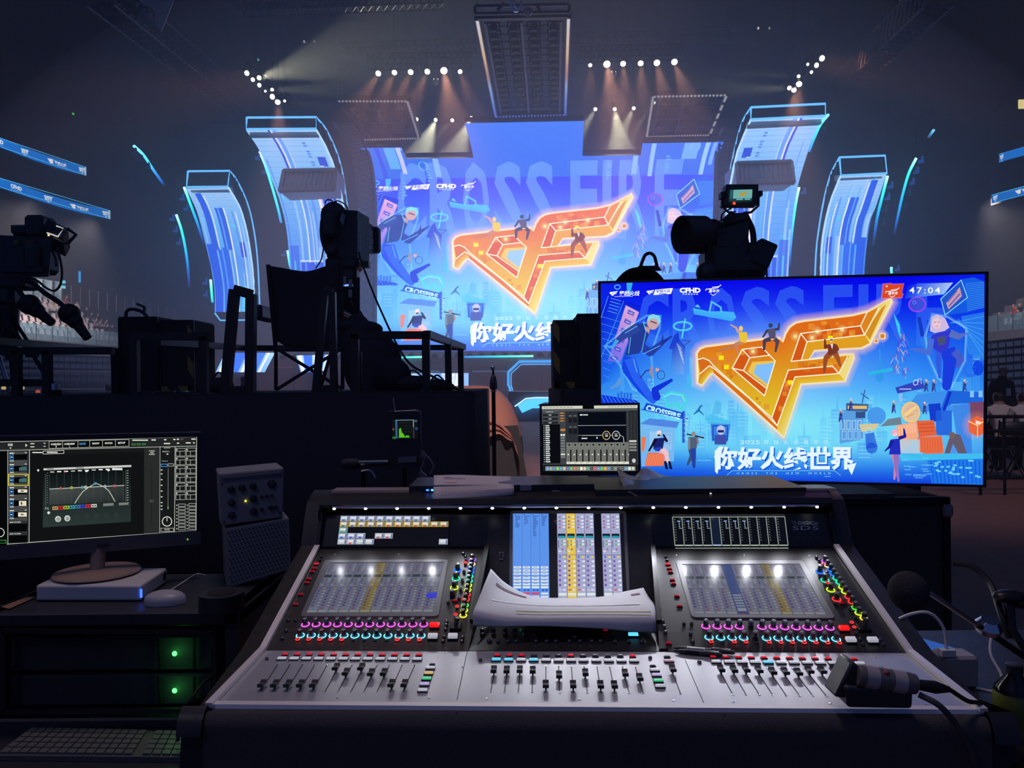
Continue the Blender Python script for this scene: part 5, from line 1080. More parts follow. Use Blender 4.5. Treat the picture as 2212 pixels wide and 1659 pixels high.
# table or counter edge lights and small things at the foot of the left bleacher
for px,c,lb in (((8,838),(250,220,150),'small warm light low at the far left'),((48,838),(235,215,160),'thin pale light low at the far left beside the post'),((82,846),(220,100,80),'small red glowing thing on the floor at the far left')):
 c0 = W(*px,20);t = thing('floor_lamp',lb,'lamp',V((c0.x,c0.y,0)),group='small lights low at the far left');MB().ball(c0,(.07,.03,.05),10,6).obj('lamp_head',glow('floor_glow',rgb(*c),.5),t);mb = MB();mb.cyl(V((c0.x,c0.y,0)),c0 - V((0,0,.04)),.02);mb.lathe(V((c0.x,c0.y,0)),(0,0,1),[(.12,0),(.12,.02)],10);mb.obj('stand','steel',t)
# ================================================================ camera platform before the desk
pz = W(500,850,5.2).z;pxr = W(1022,850,5.2).x
def platform(label,x0,x1,y0,y1):
 t = thing('camera_platform',label,'platform',V(((x0 + x1) / 2,(y0 + y1) / 2,0)),group='black camera platforms');c = V(((x0 + x1) / 2,(y0 + y1) / 2,pz - .05));MB().box(c,(x1 - x0,y1 - y0,.1)).obj('deck','matte',t)
 mb = MB();n = 60;pts = [V((x0 + (x1 - x0) * k / n,y0 - .012 + .01 * math.sin(k * 2.1) * math.sin(k * .7),0)) for k in range(n + 1)];pts += [V((x1 + .01 * math.sin(k * 1.7),y0 + (y1 - y0) * k / 20,0)) for k in range(1,21)];pts = [V((x0 - .01,y1,0))] + pts;m = len(pts)
 mb.add(pts + [p + V((0,0,pz - .012)) for p in pts],[(k,k + 1,m + k + 1,m + k) for k in range(m - 1)]);mb.obj('skirt','cloth',t,solid=.006);return t
platform('black skirted platform carrying the left cameras and the tall chair',-6.2,pxr,5.2,8.6);rx0 = W(1240,850,5.2).x;platform('black skirted platform behind the large monitor carrying the right camera',rx0,2.75,5.2,8.6)
def onp(px,Y):return V((W(px,850,Y).x,Y,pz))
def rails(label,bars,w=.052):
 t = thing('guard_rail',label,'railing',V(bars[0][0]),group='black guard rails on the platform')
 for a,b in bars:MB().bar(a,b,w).obj('bar','rail',t,smooth=0)
def wp(x,y,Y):return W(x,y,Y)
def post(px,ytop,Y):p = W(px,ytop,Y);return (V((p.x,Y,pz)),p)
rails('low guard rail box at the right end of the platform',[post(920,722,5.3),post(767,722,5.3),(wp(758,724,5.3),wp(929,724,5.3)),(wp(922,722,5.3),wp(1001,750,7.3)),post(968,738,6.3),post(995,752,7.25),(wp(1003,751,7.3),wp(760,751,7.3)),post(773,760,5.36)])
rails('low guard rail box left of the tall frame',[post(440,727,5.3),(wp(286,727,5.3),wp(449,727,5.3)),post(291,735,5.35),(wp(340,738,5.6),wp(530,752,7.3)),(wp(528,752,7.3),wp(760,752,7.3))])
rails('guard rail at the far left of the platform, with two thick posts',[(wp(-60,733,4.9),wp(256,757,7.2)),(wp(-60,758,5.3),wp(245,758,5.3)),post(36,758,5.3),post(102,758,5.3),(wp(-20,827,5.35),wp(95,827,5.35))],.05)
def tall_frame(label,tl,tr,bl,br,Y,w):
 q = [W(*p,Y) for p in (bl,tl,tr,br)];q[0].z = q[3].z = pz;t = thing('stair_frame',label,'handrail',(q[0] + q[3]) / 2,group='tall black handrail frames')
 for a,b in zip(q,q[1:]):MB().bar(a,b,w,w * 1.1).obj('bar','rail',t,smooth=0)
 MB().bar(V((q[0].x,Y,pz + .025)),V((q[3].x,Y,pz + .025)),.05).obj('bar','rail',t,smooth=0)
tall_frame('tall black handrail frame left of the high chair',(507,626),(543,636),(487,850),(541,850),5.25,.06);tall_frame('tall black handrail frame in front of the high chair',(703,624),(718,632),(682,850),(722,850),5.25,.045)
# tall black cases with hazard tape
m_haz = bpy.data.materials.new('hazard_tape');m_haz.use_nodes = True;nt = m_haz.node_tree;b = nt.nodes['Principled BSDF'];tc = nt.nodes.new('ShaderNodeTexCoord');wv = nt.nodes.new('ShaderNodeTexWave');cr_ = nt.nodes.new('ShaderNodeValToRGB');mp_ = nt.nodes.new('ShaderNodeMapping')
mp_.inputs['Rotation'].default_value = (0,R(35),0);wv.inputs['Scale'].default_value = 2.2;cr_.color_ramp.interpolation = 'CONSTANT';cr_.color_ramp.elements[0].color = (.012,.012,.012,1);cr_.color_ramp.elements[1].position = .5;cr_.color_ramp.elements[1].color = (.42,.27,.04,1)
nt.links.new(tc.outputs['Object'],mp_.inputs[0]);nt.links.new(mp_.outputs[0],wv.inputs[0]);nt.links.new(wv.outputs['Fac'],cr_.inputs[0]);nt.links.new(cr_.outputs[0],b.inputs['Base Color'])
def tall_case(label,xa,xb,ytop,Y,D,tape):
 a,b = onp(xa,Y),onp(xb,Y);h = W(xa,ytop,Y).z - pz;t = thing('tall_case',label,'case',(a + b) / 2,group='tall black cases');w = b.x - a.x;c = V(((a.x + b.x) / 2,Y + D / 2,pz + h / 2));MB().box(c,(w,D,h),bev=.02).obj('body','matte',t)
 mb = MB()
 for sx in (-1,1):mb.box(c + V((sx * (w / 2 - .008),-D / 2,0)),(.016,.012,h * .96))
 for sz in (-1,1):mb.box(c + V((0,-D / 2,sz * (h / 2 - .01))),(w * .96,.012,.016))
 mb.obj('edge_strip','steel',t);MB().box(c + V((0,-D / 2 - .006,.1)),(.06,.012,.08),bev=.004).obj('latch','steel',t)
 if tape:s = -1 if tape < 0 else 1;mb = MB();mb.box(c + V((s * (w / 2 - .03),-D / 2 - .004,0)),(.05,.006,h * .98));mb.box(c + V((0,-D / 2 - .004,-h / 2 + .03)),(w * .9,.006,.05));mb.obj('hazard_tape',m_haz,t)
 return t,c,w,h,D
t,c,w,h,D = tall_case('tall black case with a looped handle on top, left of the pair',257,343,684,6.3,.45,0);top = c + V((0,-D / 2 + .1,h / 2))
MB().tube(arc([top + V((-w * .46,0,-.02)),top + V((-w * .44,0,.05)),top + V((-w * .3,0,.07)),top + V((-.02,0,.05)),top + V((w * .1,0,.0))],6),.014,8).obj('handle','black',t);mb = MB();mb.bar(top + V((w * .02,0,.05)),top + V((w * .02,0,.09)),.02);mb.bar(top + V((-w * .18,0,.115)),top + V((w * .04,0,.085)),.018);mb.obj('lever','black',t)
tall_case('tall black case with hazard tape down its right edge',346,421,691,6.3,.45,1);tall_case('low black case at the left of the pair of tall cases',241,256,752,6.25,.4,0)
t,c,w,h,D = tall_case('tall black case beside the large monitor with hazard tape on its left side',1195,1244,691,6.1,.3,-1);tall_case('taller black case half hidden behind the large monitor',1246,1345,677,5.9,.4,0)
# folding director chair, seen from behind
ch = thing('director_chair','tall black folding chair with a slung cloth back, seen from behind','chair',onp(660,6.6));cy = 6.45
def cp(x,y,d=0):return W(x,y,cy + d)
mb,_ = patch([[(577,573,cy),(600,577,cy),(660,586,cy + .06),(700,576,cy),(738,562,cy)],[(585,640,cy),(610,645,cy + .02),(660,648,cy + .07),(700,645,cy + .02),(738,640,cy)],[(593,700,cy),(620,715,cy),(660,722,cy + .05),(700,722,cy),(738,716,cy)],[(596,735,cy),(620,748,cy),(660,752,cy + .04),(700,752,cy),(738,748,cy)]],20,12);mb.obj('back_cloth','cloth',ch,solid=.012)
for x0,y0,x1,y1 in ((579,572,596,760),(736,560,740,760)):MB().tube([cp(x0,y0,-.02),cp(x1,y1,-.02)],.018,8).obj('back_post','steel',ch)
a = [cp(594,752,-.03),cp(742,752,-.03),cp(742,750,.42),cp(594,750,.42)];MB().hexa([p - V((0,0,.03)) for p in a] + a).obj('seat','cloth',ch)
for xa in (570,741):MB().box(cp(xa,678,.16),(.1,.42,.12) if xa < 600 else (.08,.42,.05),bev=.02).obj('armrest','black',ch)
def gz(x,d):p = cp(x,848,d);p.z = pz + .015;return p
for xs,d in (((596,740),-.02),((740,596),0),((596,740),.4),((740,596),.42)):MB().tube([cp(xs[0],752,d),gz(xs[1],d)],.014,8).obj('leg','steel',ch)
for x in (596,740):MB().tube([cp(x,760,-.02),gz(x,-.02)],.016,8).obj('leg','steel',ch);MB().tube([cp(x,690,.2),cp(x,755,.4)],.014,8).obj('arm_strut','steel',ch)
# tripod helper
def tripod(t,head,feet,col_r=.04,spread=True):
 mb = MB();mb.cyl(head - V((0,0,.35)),head + V((0,0,.02)),col_r,col_r * 1.3,12);mb.obj('column','steel',t)
 for f in feet:
  f = V(f);k = head - V((0,0,.05));d = (f - k);s = d.cross(V((0,0,1))).normalized() * .022;mid = k.lerp(f,.5);mb = MB()
  mb.tube([k + s,mid + s],.014,6);mb.tube([k - s,mid - s],.014,6);mb.tube([mid,f],.016,6);mb.box(mid,(.07,.05,.05));mb.ball(f + V((0,0,.02)),.03,8,5);mb.obj('leg','steel',t)
m_gear = mat('camera_grey',(.03,.032,.036),.45,vary=.1);m_panelg = mat('lens_side_panel',(.5,.52,.56),.5)
# studio camera with a big box lens, seen from behind
t = thing('studio_camera','large studio camera with a grey box lens pointing at the stage, behind the high chair','video camera',onp(745,7));Yc = 6.9
mb = MB();a = [W(x,y,Yc) for x,y in ((706,556),(772,556),(772,455),(694,450))];k = V((.05,.3,0));mb.hexa([a[0],a[1],a[1] + k,a[0] + k,a[3],a[2],a[2] + k,a[3] + k]);mb.ball(W(722,470,Yc + .1),(.12,.16,.14),14,10);mb.ball(W(708,500,Yc + .05),(.07,.12,.2),12,8);mb.box(W(712,488,Yc - .06),(.13,.12,.2),bev=.02);mb.box(W(716,540,Yc - .03),(.1,.1,.1),bev=.02);mb.obj('body',m_gear,t)
a = [W(771,458,Yc),W(809,491,Yc + .5),W(810,546,Yc + .5),W(771,551,Yc)];k = V((-.22,.05,0));mb = MB();mb.hexa([a[3],a[2],a[2] + k,a[3] + k,a[0],a[1],a[1] + k,a[0] + k]);mb.obj('box_lens',m_gear,t)
n = (a[1] - a[0]).cross(a[3] - a[0]).normalized();n = n if n.x > 0 else -n
def lq(x0,y0,x1,y1):f = lambda x,y:a[0].lerp(a[1],x).lerp(a[3].lerp(a[2],x),y);q = [f(x0,y0),f(x1,y0),f(x1,y1),f(x0,y1)];return q + [p + n * .006 for p in q]
for q in ((.1,.2,.86,.44),(.1,.47,.88,.7),(.1,.73,.86,.86)):MB().hexa(lq(*q)).obj('side_panel',m_panelg,t,smooth=0)
MB().hexa(lq(.3,.06,.72,.17)).obj('vent','rubber',t,smooth=0);mb = MB();b0 = W(809,518,Yc + .52);mb.box(b0 + V((-.08,.04,0)),(.26,.1,.25),MX.Rotation(-.2,3,'Z'),.02);mb.obj('lens_hood','black',t)
mb = MB()
for q in (((702,440),(706,432),(718,434),(722,446)),((716,440),(730,434),(748,444),(752,456)),((726,470),(740,452),(748,470),(746,500))):mb.tube(arc([W(x,y,Yc - .08) for x,y in q],5),.006,6)
mb.obj('cables','rubber',t);MB().hexa([W(733,474,Yc - .02),W(741,488,Yc - .02),W(741,488,Yc),W(733,474,Yc),W(740,460,Yc - .02),W(746,466,Yc - .02),W(746,466,Yc),W(740,460,Yc)]).obj('tag',m_panelg,t)
hd = W(748,590,Yc + .1);mb = MB();mb.box(W(744,572,Yc + .1),(.3,.25,.12),bev=.03);mb.box(W(748,595,Yc + .1),(.22,.2,.14),bev=.03);mb.box(W(790,572,Yc + .1),(.07,.1,.05));mb.obj('pan_head',m_gear,t)
hd = W(752,625,Yc + .15);tripod(t,hd,(W(874,842,Yc - .1),W(690,846,Yc + .3),W(775,846,Yc + .7)),.05);MB().cyl(W(770,600,Yc),W(771,680,Yc),.032,.028,12).obj('counter_weight','steel',t)
for px in ((744,606),(757,612),(757,634)):MB().box(W(*px,Yc - .04),(.03,.02,.07)).obj('tag',m_panelg,t)
MB().tube(arc([W(x,y,Yy) for x,y,Yy in ((775,545,6.8),(783,572,6.7),(821,667,6.3),(876,775,5.9),(932,812,5.6),(972,832,5.35),(1000,846,5.25))],8),.009,6).obj('cable','rubber',t);MB().tube(arc([W(x,y,6.8) for x,y in ((700,530),(694,560),(682,580))],5),.006,6).obj('cable','rubber',t)
# heap of gear under a black cloth, bags on the deck
mb = MB();rd = random.Random(4)
for x,y,Y,r in ((785,775,6.2,(.17,.2,.32)),(815,790,6.1,(.2,.2,.26)),(772,735,6.25,(.13,.18,.22)),(845,815,6.0,(.16,.2,.16)),(790,712,6.2,(.14,.14,.07)),(755,705,6.2,(.1,.12,.05))):mb.ball(W(x,y,Y),r,16,10)
mb.hexa([onp(760,5.9),onp(868,5.9),onp(862,6.4),onp(760,6.4),W(762,790,5.9),W(850,806,5.9),W(845,806,6.4),W(762,780,6.4)]);tag(mb.obj('covered_gear','cloth',subd=0),'heap of gear under a black cloth beside the tripod','covered gear')
for lb,px,Y,r in (('dark soft bag lying on the platform behind the right guard rail',(893,833),5.7,(.13,.12,.06)),('small dark bag lying at the corner of the platform',(945,838),5.6,(.09,.1,.045)),('tiny dark pouch beside the bag at the platform corner',(968,841),5.6,(.05,.06,.03)),('dark bag on the platform left of the tall frame',(475,838),5.7,(.1,.1,.06))):
 c = W(*px,Y);c.z = pz + r[2] * .95;t = thing('soft_bag',lb,'bag',V((c.x,c.y,pz)),group='dark bags on the platform');MB().ball(c,r,14,8).obj('body','cloth',t);MB().tube(arc([c + V((-r[0] * .5,0,r[2] * .8)),c + V((0,-.02,r[2] * 1.6)),c + V((r[0] * .5,0,r[2] * .8))],6),.007,6).obj('strap','rubber',t)
mb = MB();rd = random.Random(2)
for k in range(5):pts = [onp(300 + rd.random() * 130,5.35 + rd.random() * .5) + V((0,0,.012)) for _ in range(4)];mb.tube(arc(pts,8),.008,6)
tag(mb.obj('cable_pile',mat('cable_sheen',(.06,.05,.05),.35)),'tangle of cables on the platform under the left guard rail','cables')
# camera at the far left
t = thing('broadcast_camera','broadcast camera with a hooded viewfinder on a tripod at the far left','video camera',onp(20,6));Yf = 5.7
def fp(x,y,d=0):return W(x,y,Yf + d)
mb = MB();mb.hexa([fp(-40,600),fp(105,598),fp(108,598,.3),fp(-40,600,.3),fp(-40,505),fp(112,515),fp(112,515,.3),fp(-40,505,.3)]);mb.box(fp(90,562,.1),(.12,.3,.2),bev=.03);mb.box(fp(60,500,.1),(.16,.16,.06),bev=.01);mb.obj('body',m_gear,t)
mb = MB();mb.bar(fp(28,495,.1),fp(66,494,.1),.05);mb.bar(fp(66,485,.1),fp(66,500,.1),.06,.03);mb.bar(fp(32,494,.1),fp(36,510,.1),.03);mb.obj('top_handle','black',t)
q = [fp(103,473),fp(147,494,-.2),fp(136,514,-.2),fp(92,492)];k = V((-.1,.2,-.1));mb = MB();mb.hexa([q[3],q[2],q[2] + k,q[3] + k,q[0],q[1],q[1] + k,q[0] + k]);mb.box(fp(88,492,.1),(.14,.2,.16),bev=.02);mb.obj('viewfinder',m_gear,t)
MB().tube([fp(122,488,-.16),fp(139,494,-.16),fp(125,511,-.16),fp(102,503,-.1)],.006,6).obj('bright_edge',glow('viewfinder_edge',rgb(200,205,210),.8),t);MB().ball(fp(105,508,-.12),.008,8,5).obj('tally',glow('tally_orange',rgb(255,190,120),1.5),t)
MB().tube([fp(146,494,-.2),fp(164,507,-.2),fp(147,525,-.2),fp(138,524,-.15),fp(118,514,-.1)],.012,6).obj('hood_arm','black',t)
for (x,y,w,h2),c in (((35,524,11,11),(.14,.16,.05)),((65,525,19,13),(.16,.07,.05))):MB().box(fp(x,y,-.01),(w / F * Yf,.01,h2 / F * Yf)).obj('sticker',mat('sticker',c,.6),t)
mb = MB();mb.box(fp(20,612,.12),(.34,.2,.1),bev=.02);mb.box(fp(30,585,.12),(.4,.25,.06));mb.bar(fp(0,582,-.02),fp(96,582,-.02),.04);mb.box(fp(15,640,.12),(.16,.16,.16),bev=.03);mb.obj('pan_head',m_gear,t)
for pts,r in (([(46,604),(70,612),(98,634),(130,655),(150,680),(165,700)],.018),([(32,612),(50,640),(65,655)],.018)):MB().tube(arc([fp(x,y,-.1) for x,y in pts],6),r,8).obj('pan_bar','steel',t)
for px,g in (((150,678),(190,731)),((64,658),(113,698))):a,b = fp(*px,-.1),fp(*g,-.1);mb = MB();mb.ball(a,.075,12,8);mb.ball(a.lerp(b,.3),.055,12,8);mb.cyl(a,b,.045,.03,10);mb.ball(a + V((.02,0,-.05)),.03,8,6);mb.obj('grip','rubber',t)
for pts in ([(122,535),(130,560),(134,590),(130,615),(118,628),(100,622),(78,605),(50,600)],[(112,540),(120,558),(122,576)],[(28,620),(30,650),(32,680)],[(38,610),(60,622),(95,628)]):MB().tube(arc([fp(x,y,-.15) for x,y in pts],6),.008,6).obj('cable','rubber',t)
tripod(t,fp(18,668,.12),(V((*fp(125,850,-.3).xy,pz)),V((*fp(-60,850,-.2).xy,pz)),V((*fp(30,850,.6).xy,pz))),.06);MB().tube([fp(-6,760,-.25),fp(22,848,-.25)],.014,8).obj('spreader','alu',t)
MB().box(fp(120,836,-.4),(.05,.06,.07),bev=.015).obj('foot','chrome',t)
# camera on the right platform
t = thing('broadcast_camera','broadcast camera with a lit viewfinder screen standing behind the large monitor','video camera',onp(1590,6.2));Yr = 6.2;c3 = lambda x,y,d=0:W(1200 + x / 4.096,300 + y / 4.096,Yr + d)
def hx(q,D,m,nm,bev=0):a = [c3(x,y) for x,y in q];k = V((0,D,0));return MB().hexa([a[3],a[2],a[2] + k,a[3] + k,a[0],a[1],a[1] + k,a[0] + k]).obj(nm,m,t)
hx([(1512,402),(1796,402),(1790,582),(1490,584)],.12,m_gear,'viewfinder');hx([(1463,470),(1512,462),(1508,520),(1466,520)],.08,'black','side_knob');hx([(1796,458),(1834,458),(1834,500),(1796,502)],.08,'black','side_knob')
a,b,c = c3(1546,452,-.012),c3(1742,447,-.012),c3(1540,552,-.012);P = Pic(.0002);P.shade(0,0,1,1,2,2,lambda x,y:(110,175,170));P.rect(0,0,.15,1,(40,90,100));P.rect(0,.78,1,.22,(30,60,70));P.poly([(.35,.4),(.8,.12),(.75,.3),(.6,.6),(.45,.5)],(190,150,60));P.rect(.3,.82,.3,.08,(120,200,200));P.rect(.68,.82,.25,.08,(120,200,200));P.build('viewfinder_screen',plane_map(a,b - a,c - a,(0,-1,0)),t)
MB().ball(c3(1581,570,-.01),.012,8,5).obj('tally',glow('tally_red',rgb(255,60,30),2.5),t)
for q in ([(1478,540),(1480,600),(1530,650),(1570,650)],[(1796,520),(1796,590),(1730,650),(1660,655)]):MB().tube([c3(x,y,.04) for x,y in q],.01,6).obj('yoke','steel',t)
hx([(1530,660),(1700,650),(1735,720),(1440,800)],.3,m_gear,'upper_body');hx([(1440,760),(1720,700),(1700,960),(1430,950)],.35,m_gear,'body');MB().lathe(c3(1420,850,.15),c3(1260,850,.08) - c3(1420,850,.15),[(.11,-.02),(.13,.03),(.13,.12),(.155,.13),(.155,.34),(.14,.345),(.12,.25)],20).obj('lens',m_gear,t)
mb = MB();mb.box(c3(1550,975,.15),(.26,.25,.06));mb.box(c3(1520,1000,.1),(.12,.16,.1));mb.box(c3(1560,1100,.15),(.5,.35,.3),bev=.07);mb.box(c3(1650,1130,.15),(.34,.3,.3),bev=.07);mb.ball(c3(1340,1190,-.05),.09,12,8);mb.bar(c3(1330,1190,0),c3(1500,1100,.1),.05);mb.obj('pan_head',m_gear,t)
a = c3(1835,1020);rot = MX.Rotation(R(24),3,'Y');MB().box(a,(.15,.1,.21),rot,.012).obj('side_monitor','black',t);MB().tube([a,c3(1740,1080,.1)],.018,8).obj('monitor_arm','steel',t)
MB().tube(arc([c3(x,y,.05) for x,y in ((1690,700),(1740,800),(1755,950),(1740,1060))],6),.025,8).obj('pan_bar','steel',t)
for q in ([(1560,610),(1480,660),(1470,720),(1520,690)],[(1360,930),(1366,1060),(1372,1160)],[(1590,640),(1480,780),(1430,900)],[(1700,880),(1712,960),(1700,1010)],[(1868,1120),(1870,1210),(1872,1260)]):MB().tube(arc([c3(x,y,-.04) for x,y in q],6),.007,6).obj('cable','rubber',t)
tripod(t,c3(1580,1180,.15),(onp(1500,5.9),onp(1700,6.0),onp(1590,6.9)),.07)
# rucksack on a case behind the monitor
Yb = 5.35;a,b = onp(1316,Yb),onp(1458,Yb);hz_ = W(1390,640,Yb).z;t = thing('support_case','black case behind the large monitor carrying the rucksack','case',(a + b) / 2 + V((0,.2,0)));MB().box(V(((a.x + b.x) / 2,Yb + .2,(pz + hz_) / 2)),(b.x - a.x,.4,hz_ - pz),bev=.02).obj('body','matte',t)
t = thing('rucksack','black rucksack with a looped top handle standing behind the large monitor','rucksack',V(((a.x + b.x) / 2,Yb + .2,hz_)));cx = (a.x + b.x) / 2;zt = W(1390,577,Yb).z;mb = MB();mb.grid(lambda u,v:V((cx + (b.x - a.x) * .52 * math.cos(math.pi * u) * -1 * (1 - .14 * v),Yb + .2 - .18 * math.cos(math.pi * (v - .5)) ,hz_)) + V((0,0,(zt - hz_) * max(0,1 - abs(math.cos(math.pi * u)) ** 2.6) * (1 - .3 * abs(2 * v - 1) ** 3))),28,12);mb.box(V((cx,Yb + .2,hz_ + .03)),((b.x - a.x) * .98,.3,.06),bev=.02);mb.obj('bag','cloth',t,solid=.01)
MB().tube(arc([W(x,y,Yb + .15) for x,y in ((1383,580),(1387,566),(1394,551),(1404,547),(1413,553),(1417,566),(1420,580))],6),.012,8).obj('handle','rubber',t);mb = MB();mb.hexa([W(1368,585,Yb + .1),W(1430,585,Yb + .1),W(1430,585,Yb + .25),W(1368,585,Yb + .25),W(1380,574,Yb + .1),W(1422,574,Yb + .1),W(1422,574,Yb + .25),W(1380,574,Yb + .25)]);mb.obj('handle_base','cloth',t)
# car under a reddish cover
m_cover = mat('car_cover',(.40,.17,.125),.6,bump=.35,bscale=3);Yk = 11.0;xr = W(1128,900,Yk).x;xl = xr - 1.95;car = thing('covered_car','car under a reddish brown cloth cover, seen from the rear','car',V(((xl + xr) / 2,Yk + 2.3,0)));zc = W(1060,834,Yk + .5).z
rd = random.Random(3)
def carp(u,v):                                          # u around the section from left to right, v along the car
 y = Yk + 4.6 * v;roof = zc * (.66 + .34 * min(1,v / .12)) if v < .12 else zc * (1 if v < .5 else 1 - .35 * ((v - .5) / .5) ** 1.5);w = (xr - xl) / 2 * (1 - .06 * (1 - min(1,v * 8)));a = math.pi * u;cx = -math.cos(a);s = math.sin(a);x = w * (abs(cx) ** .42) * (1 if cx > 0 else -1);z = roof * (s ** .5) if s > 0 else 0;x *= 1 - .22 * (z / roof) ** 2.5
 f = .018 * math.sin(u * 46 + 3 * math.sin(v * 30)) * (1 - (z / roof) ** 3) + .012 * math.sin(v * 90 + u * 9);return V(((xl + xr) / 2 + x * (1 + f),y + f * .6 - .12 * (1 - z / roof) * (1 - min(1,v * 6)),.12 + z * .92))
mb = MB();mb.grid(carp,72,36);mb.obj('cover',m_cover,car)
def rear(u,v):p = carp(u,0);z0 = W(1060,944,Yk).z;lo = V((p.x,Yk - .1 - .05 * math.sin(u * 40),min(p.z,z0 + .05 * math.sin(u * 20))));return V((p.x,Yk - .06,max(p.z,lo.z))).lerp(lo,v) + V((0,.03 * math.sin(v * 14 + u * 5),0))
mb = MB();mb.grid(rear,40,10);mb.obj('cover_back',m_cover,car)
mb = MB();mb.hexa([V((xl + .05,Yk + .0,.12)),V((xr + .06,Yk + .0,.12)),V((xr - .05,Yk + 4.4,.12)),V((xl + .05,Yk + 4.4,.12)),V((xl + .1,Yk + .02,.85)),V((xr - .06,Yk + .02,.85)),V((xr - .15,Yk + 4.3,.7)),V((xl + .1,Yk + 4.3,.7))]);mb.obj('body','matte',car)
for sx in (xl + .12,xr - .1):
 for sy in (.75,3.7):MB().lathe(V((sx - .1,Yk + sy,.33)),(1,0,0),[(.2,0),(.33,.02),(.33,.2),(.2,.22)],20).obj('wheel','rubber',car)
m_prt = mat('cover_print',(.7,.42,.36),.6);a = W(1025,868,Yk - .1);U = V((1,0,0));Z = V((0,0,1));s = 1 / F * Yk
mb = MB();q = [W(x,y,Yk - .1) for x,y in ((1029,861),(1025,867),(1030,867))];mb.tube(q,.008,4);mb.tube([W(x,y,Yk - .1) for x,y in ((1030,861),(1037,862),(1035,867))],.008,4);mb.obj('cover_emblem',m_prt,car);letters('cover_print','S',W(1029,867,Yk - .1),U,Z,(0,-1,0),5 * s,5.5 * s,m_prt,car,.0,.006,.3);letters('cover_print','极氪',W(1041,868,Yk - .1),U,Z,(0,-1,0),17 * s,5.5 * s,m_prt,car,.0,.006)
# stands behind the console: microphone stands, analyser
def floor_stand(t,p,r=.008,m='steel'):b = V((p.x,p.y,0));MB().cyl(b + V((0,0,.02)),p,r,r,10).obj('pole',m,t);MB().lathe(b,(0,0,1),[(.13,0),(.13,.012),(.03,.025)],20).obj('base',m,t)
t = thing('microphone_stand','upright measuring microphone stand with a ball tip in front of the covered car','microphone stand',V((W(1066,830,3.0).x,3,0)));p = W(1066,838,3.0);floor_stand(t,p,.0078);mb = MB();mb.lathe(p - V((0,0,.006)),(0,0,1),[(.0105,0),(.0145,.004),(.0145,.025),(.010,.05),(.006,.055)],14);mb.obj('clutch','black',t);MB().cyl(p + V((0,0,.04)),W(1065,797,3.0),.0045,.004,8).obj('rod','steel',t);MB().ball(W(1064.5,794.5,3.0),.0085,12,8).obj('tip','chrome',t);MB().ring(p - V((0,0,.012)),(0,0,1),.0115,.0018,14).obj('collar','alu',t)
t = thing('analyser','dark handheld analyser with a small green spectrum screen on a stand','analyser',V((W(872,900,2.7).x,2.72,0)));Ya = 2.66;q = [W(x,y,Ya) for x,y in ((838,888),(908,888),(911,1012),(838,1012))];k = V((0,.035,0));MB().hexa([q[3],q[2],q[2] + k,q[3] + k,q[0],q[1],q[1] + k,q[0] + k]).obj('case','black',t)
MB().tube(arc([W(x,y,Ya - .002) for x,y in ((853,889),(880,887),(906,889),(908,920),(909.5,955))],4),.0011,5).obj('rim','alu',t);mb = MB();mb.tube(arc([W(x,y,Ya - .002) for x,y in ((849,860),(852,880),(853,889))],4),.0011,5);mb.obj('antenna_wire','alu',t)
a,b,c = W(847,906,Ya - .002),W(902,905,Ya - .002),W(848,949,Ya - .002);P = Pic(.0001);P.shade(0,0,1,1,1,1,lambda x,y:(12,18,22));P.rect(.12,.04,.08,.92,(50,90,130));P.rect(.12,.03,.74,.03,(120,150,170));P.rect(.82,.04,.03,.36,(150,165,170));P.rect(.82,.4,.03,.55,(90,60,70));P.rect(0,.45,.08,.1,(120,60,40));P.rect(.9,.42,.1,.12,(30,70,130));P.rect(0,.86,.12,.12,(40,110,50));P.rect(.88,.05,.1,.1,(60,100,90))
for k in range(4):P.rect(.22,.18 + k * .15,.58,.008,(60,60,50))
P.poly([(.24,.92),(.24,.88),(.26,.88),(.26,.55),(.29,.45),(.34,.45),(.36,.6),(.38,.7),(.42,.7),(.46,.8),(.5,.9),(.54,.8),(.58,.85),(.62,.8),(.68,.92)],(90,190,40));P.build('screen',plane_map(a,b - a,c - a,(0,-1,0)),t)
MB().box(W(880,993,Ya - .004),(40 / F * Ya,.004,12 / F * Ya),MX.Rotation(R(-2),3,'Y')).obj('sticker',mat('grey_sticker',(.14,.14,.17),.6),t)
for pts in ([(909,984),(921,985),(932,998),(936,1010),(930,1024)],[(910,974),(918,982),(915,1000),(909,1015)]):MB().tube(arc([W(x,y,Ya) for x,y in pts],6),.0038,7).obj('cable',mat('grey_cable',(.12,.12,.14),.5),t)
m_plg = mat('grey_plug',(.13,.13,.15),.5);MB().bar(W(906,1019,Ya),W(920,1031,Ya),.014).obj('plug',m_plg,t);MB().bar(W(908,984,Ya),W(921,985,Ya),.012).obj('plug',m_plg,t);floor_stand(t,W(874,1012,Ya + .02),.008)
t = thing('microphone','small black microphone lying level on a stand behind the console','microphone',V((W(790,1000,2.6).x,2.6,0)));a,b = W(737,1003,2.6),W(840,1000,2.6);d = (b - a).normalized();MB().lathe(a,d,[(.004,0),(.016,.006),(.019,.025),(.0175,.055),(.012,.062)],16).obj('grille','matte',t);MB().lathe(a + d * .06,d,[(.0125,0),(.0105,.10),(.009,.102)],14).obj('handle',mat('mic_blue_black',(.03,.05,.08),.35,.5),t);floor_stand(t,a + d * .075 + V((0,0,-.015)));MB().box(a + d * .075 - V((0,0,.012)),(.024,.03,.03),bev=.005).obj('clip','black',t)
MB().tube(arc([W(x,y,2.58) for x,y in ((780,1018),(797,1016),(806,1024),(811,1033))],6),.004,7).obj('hook','alu',t)
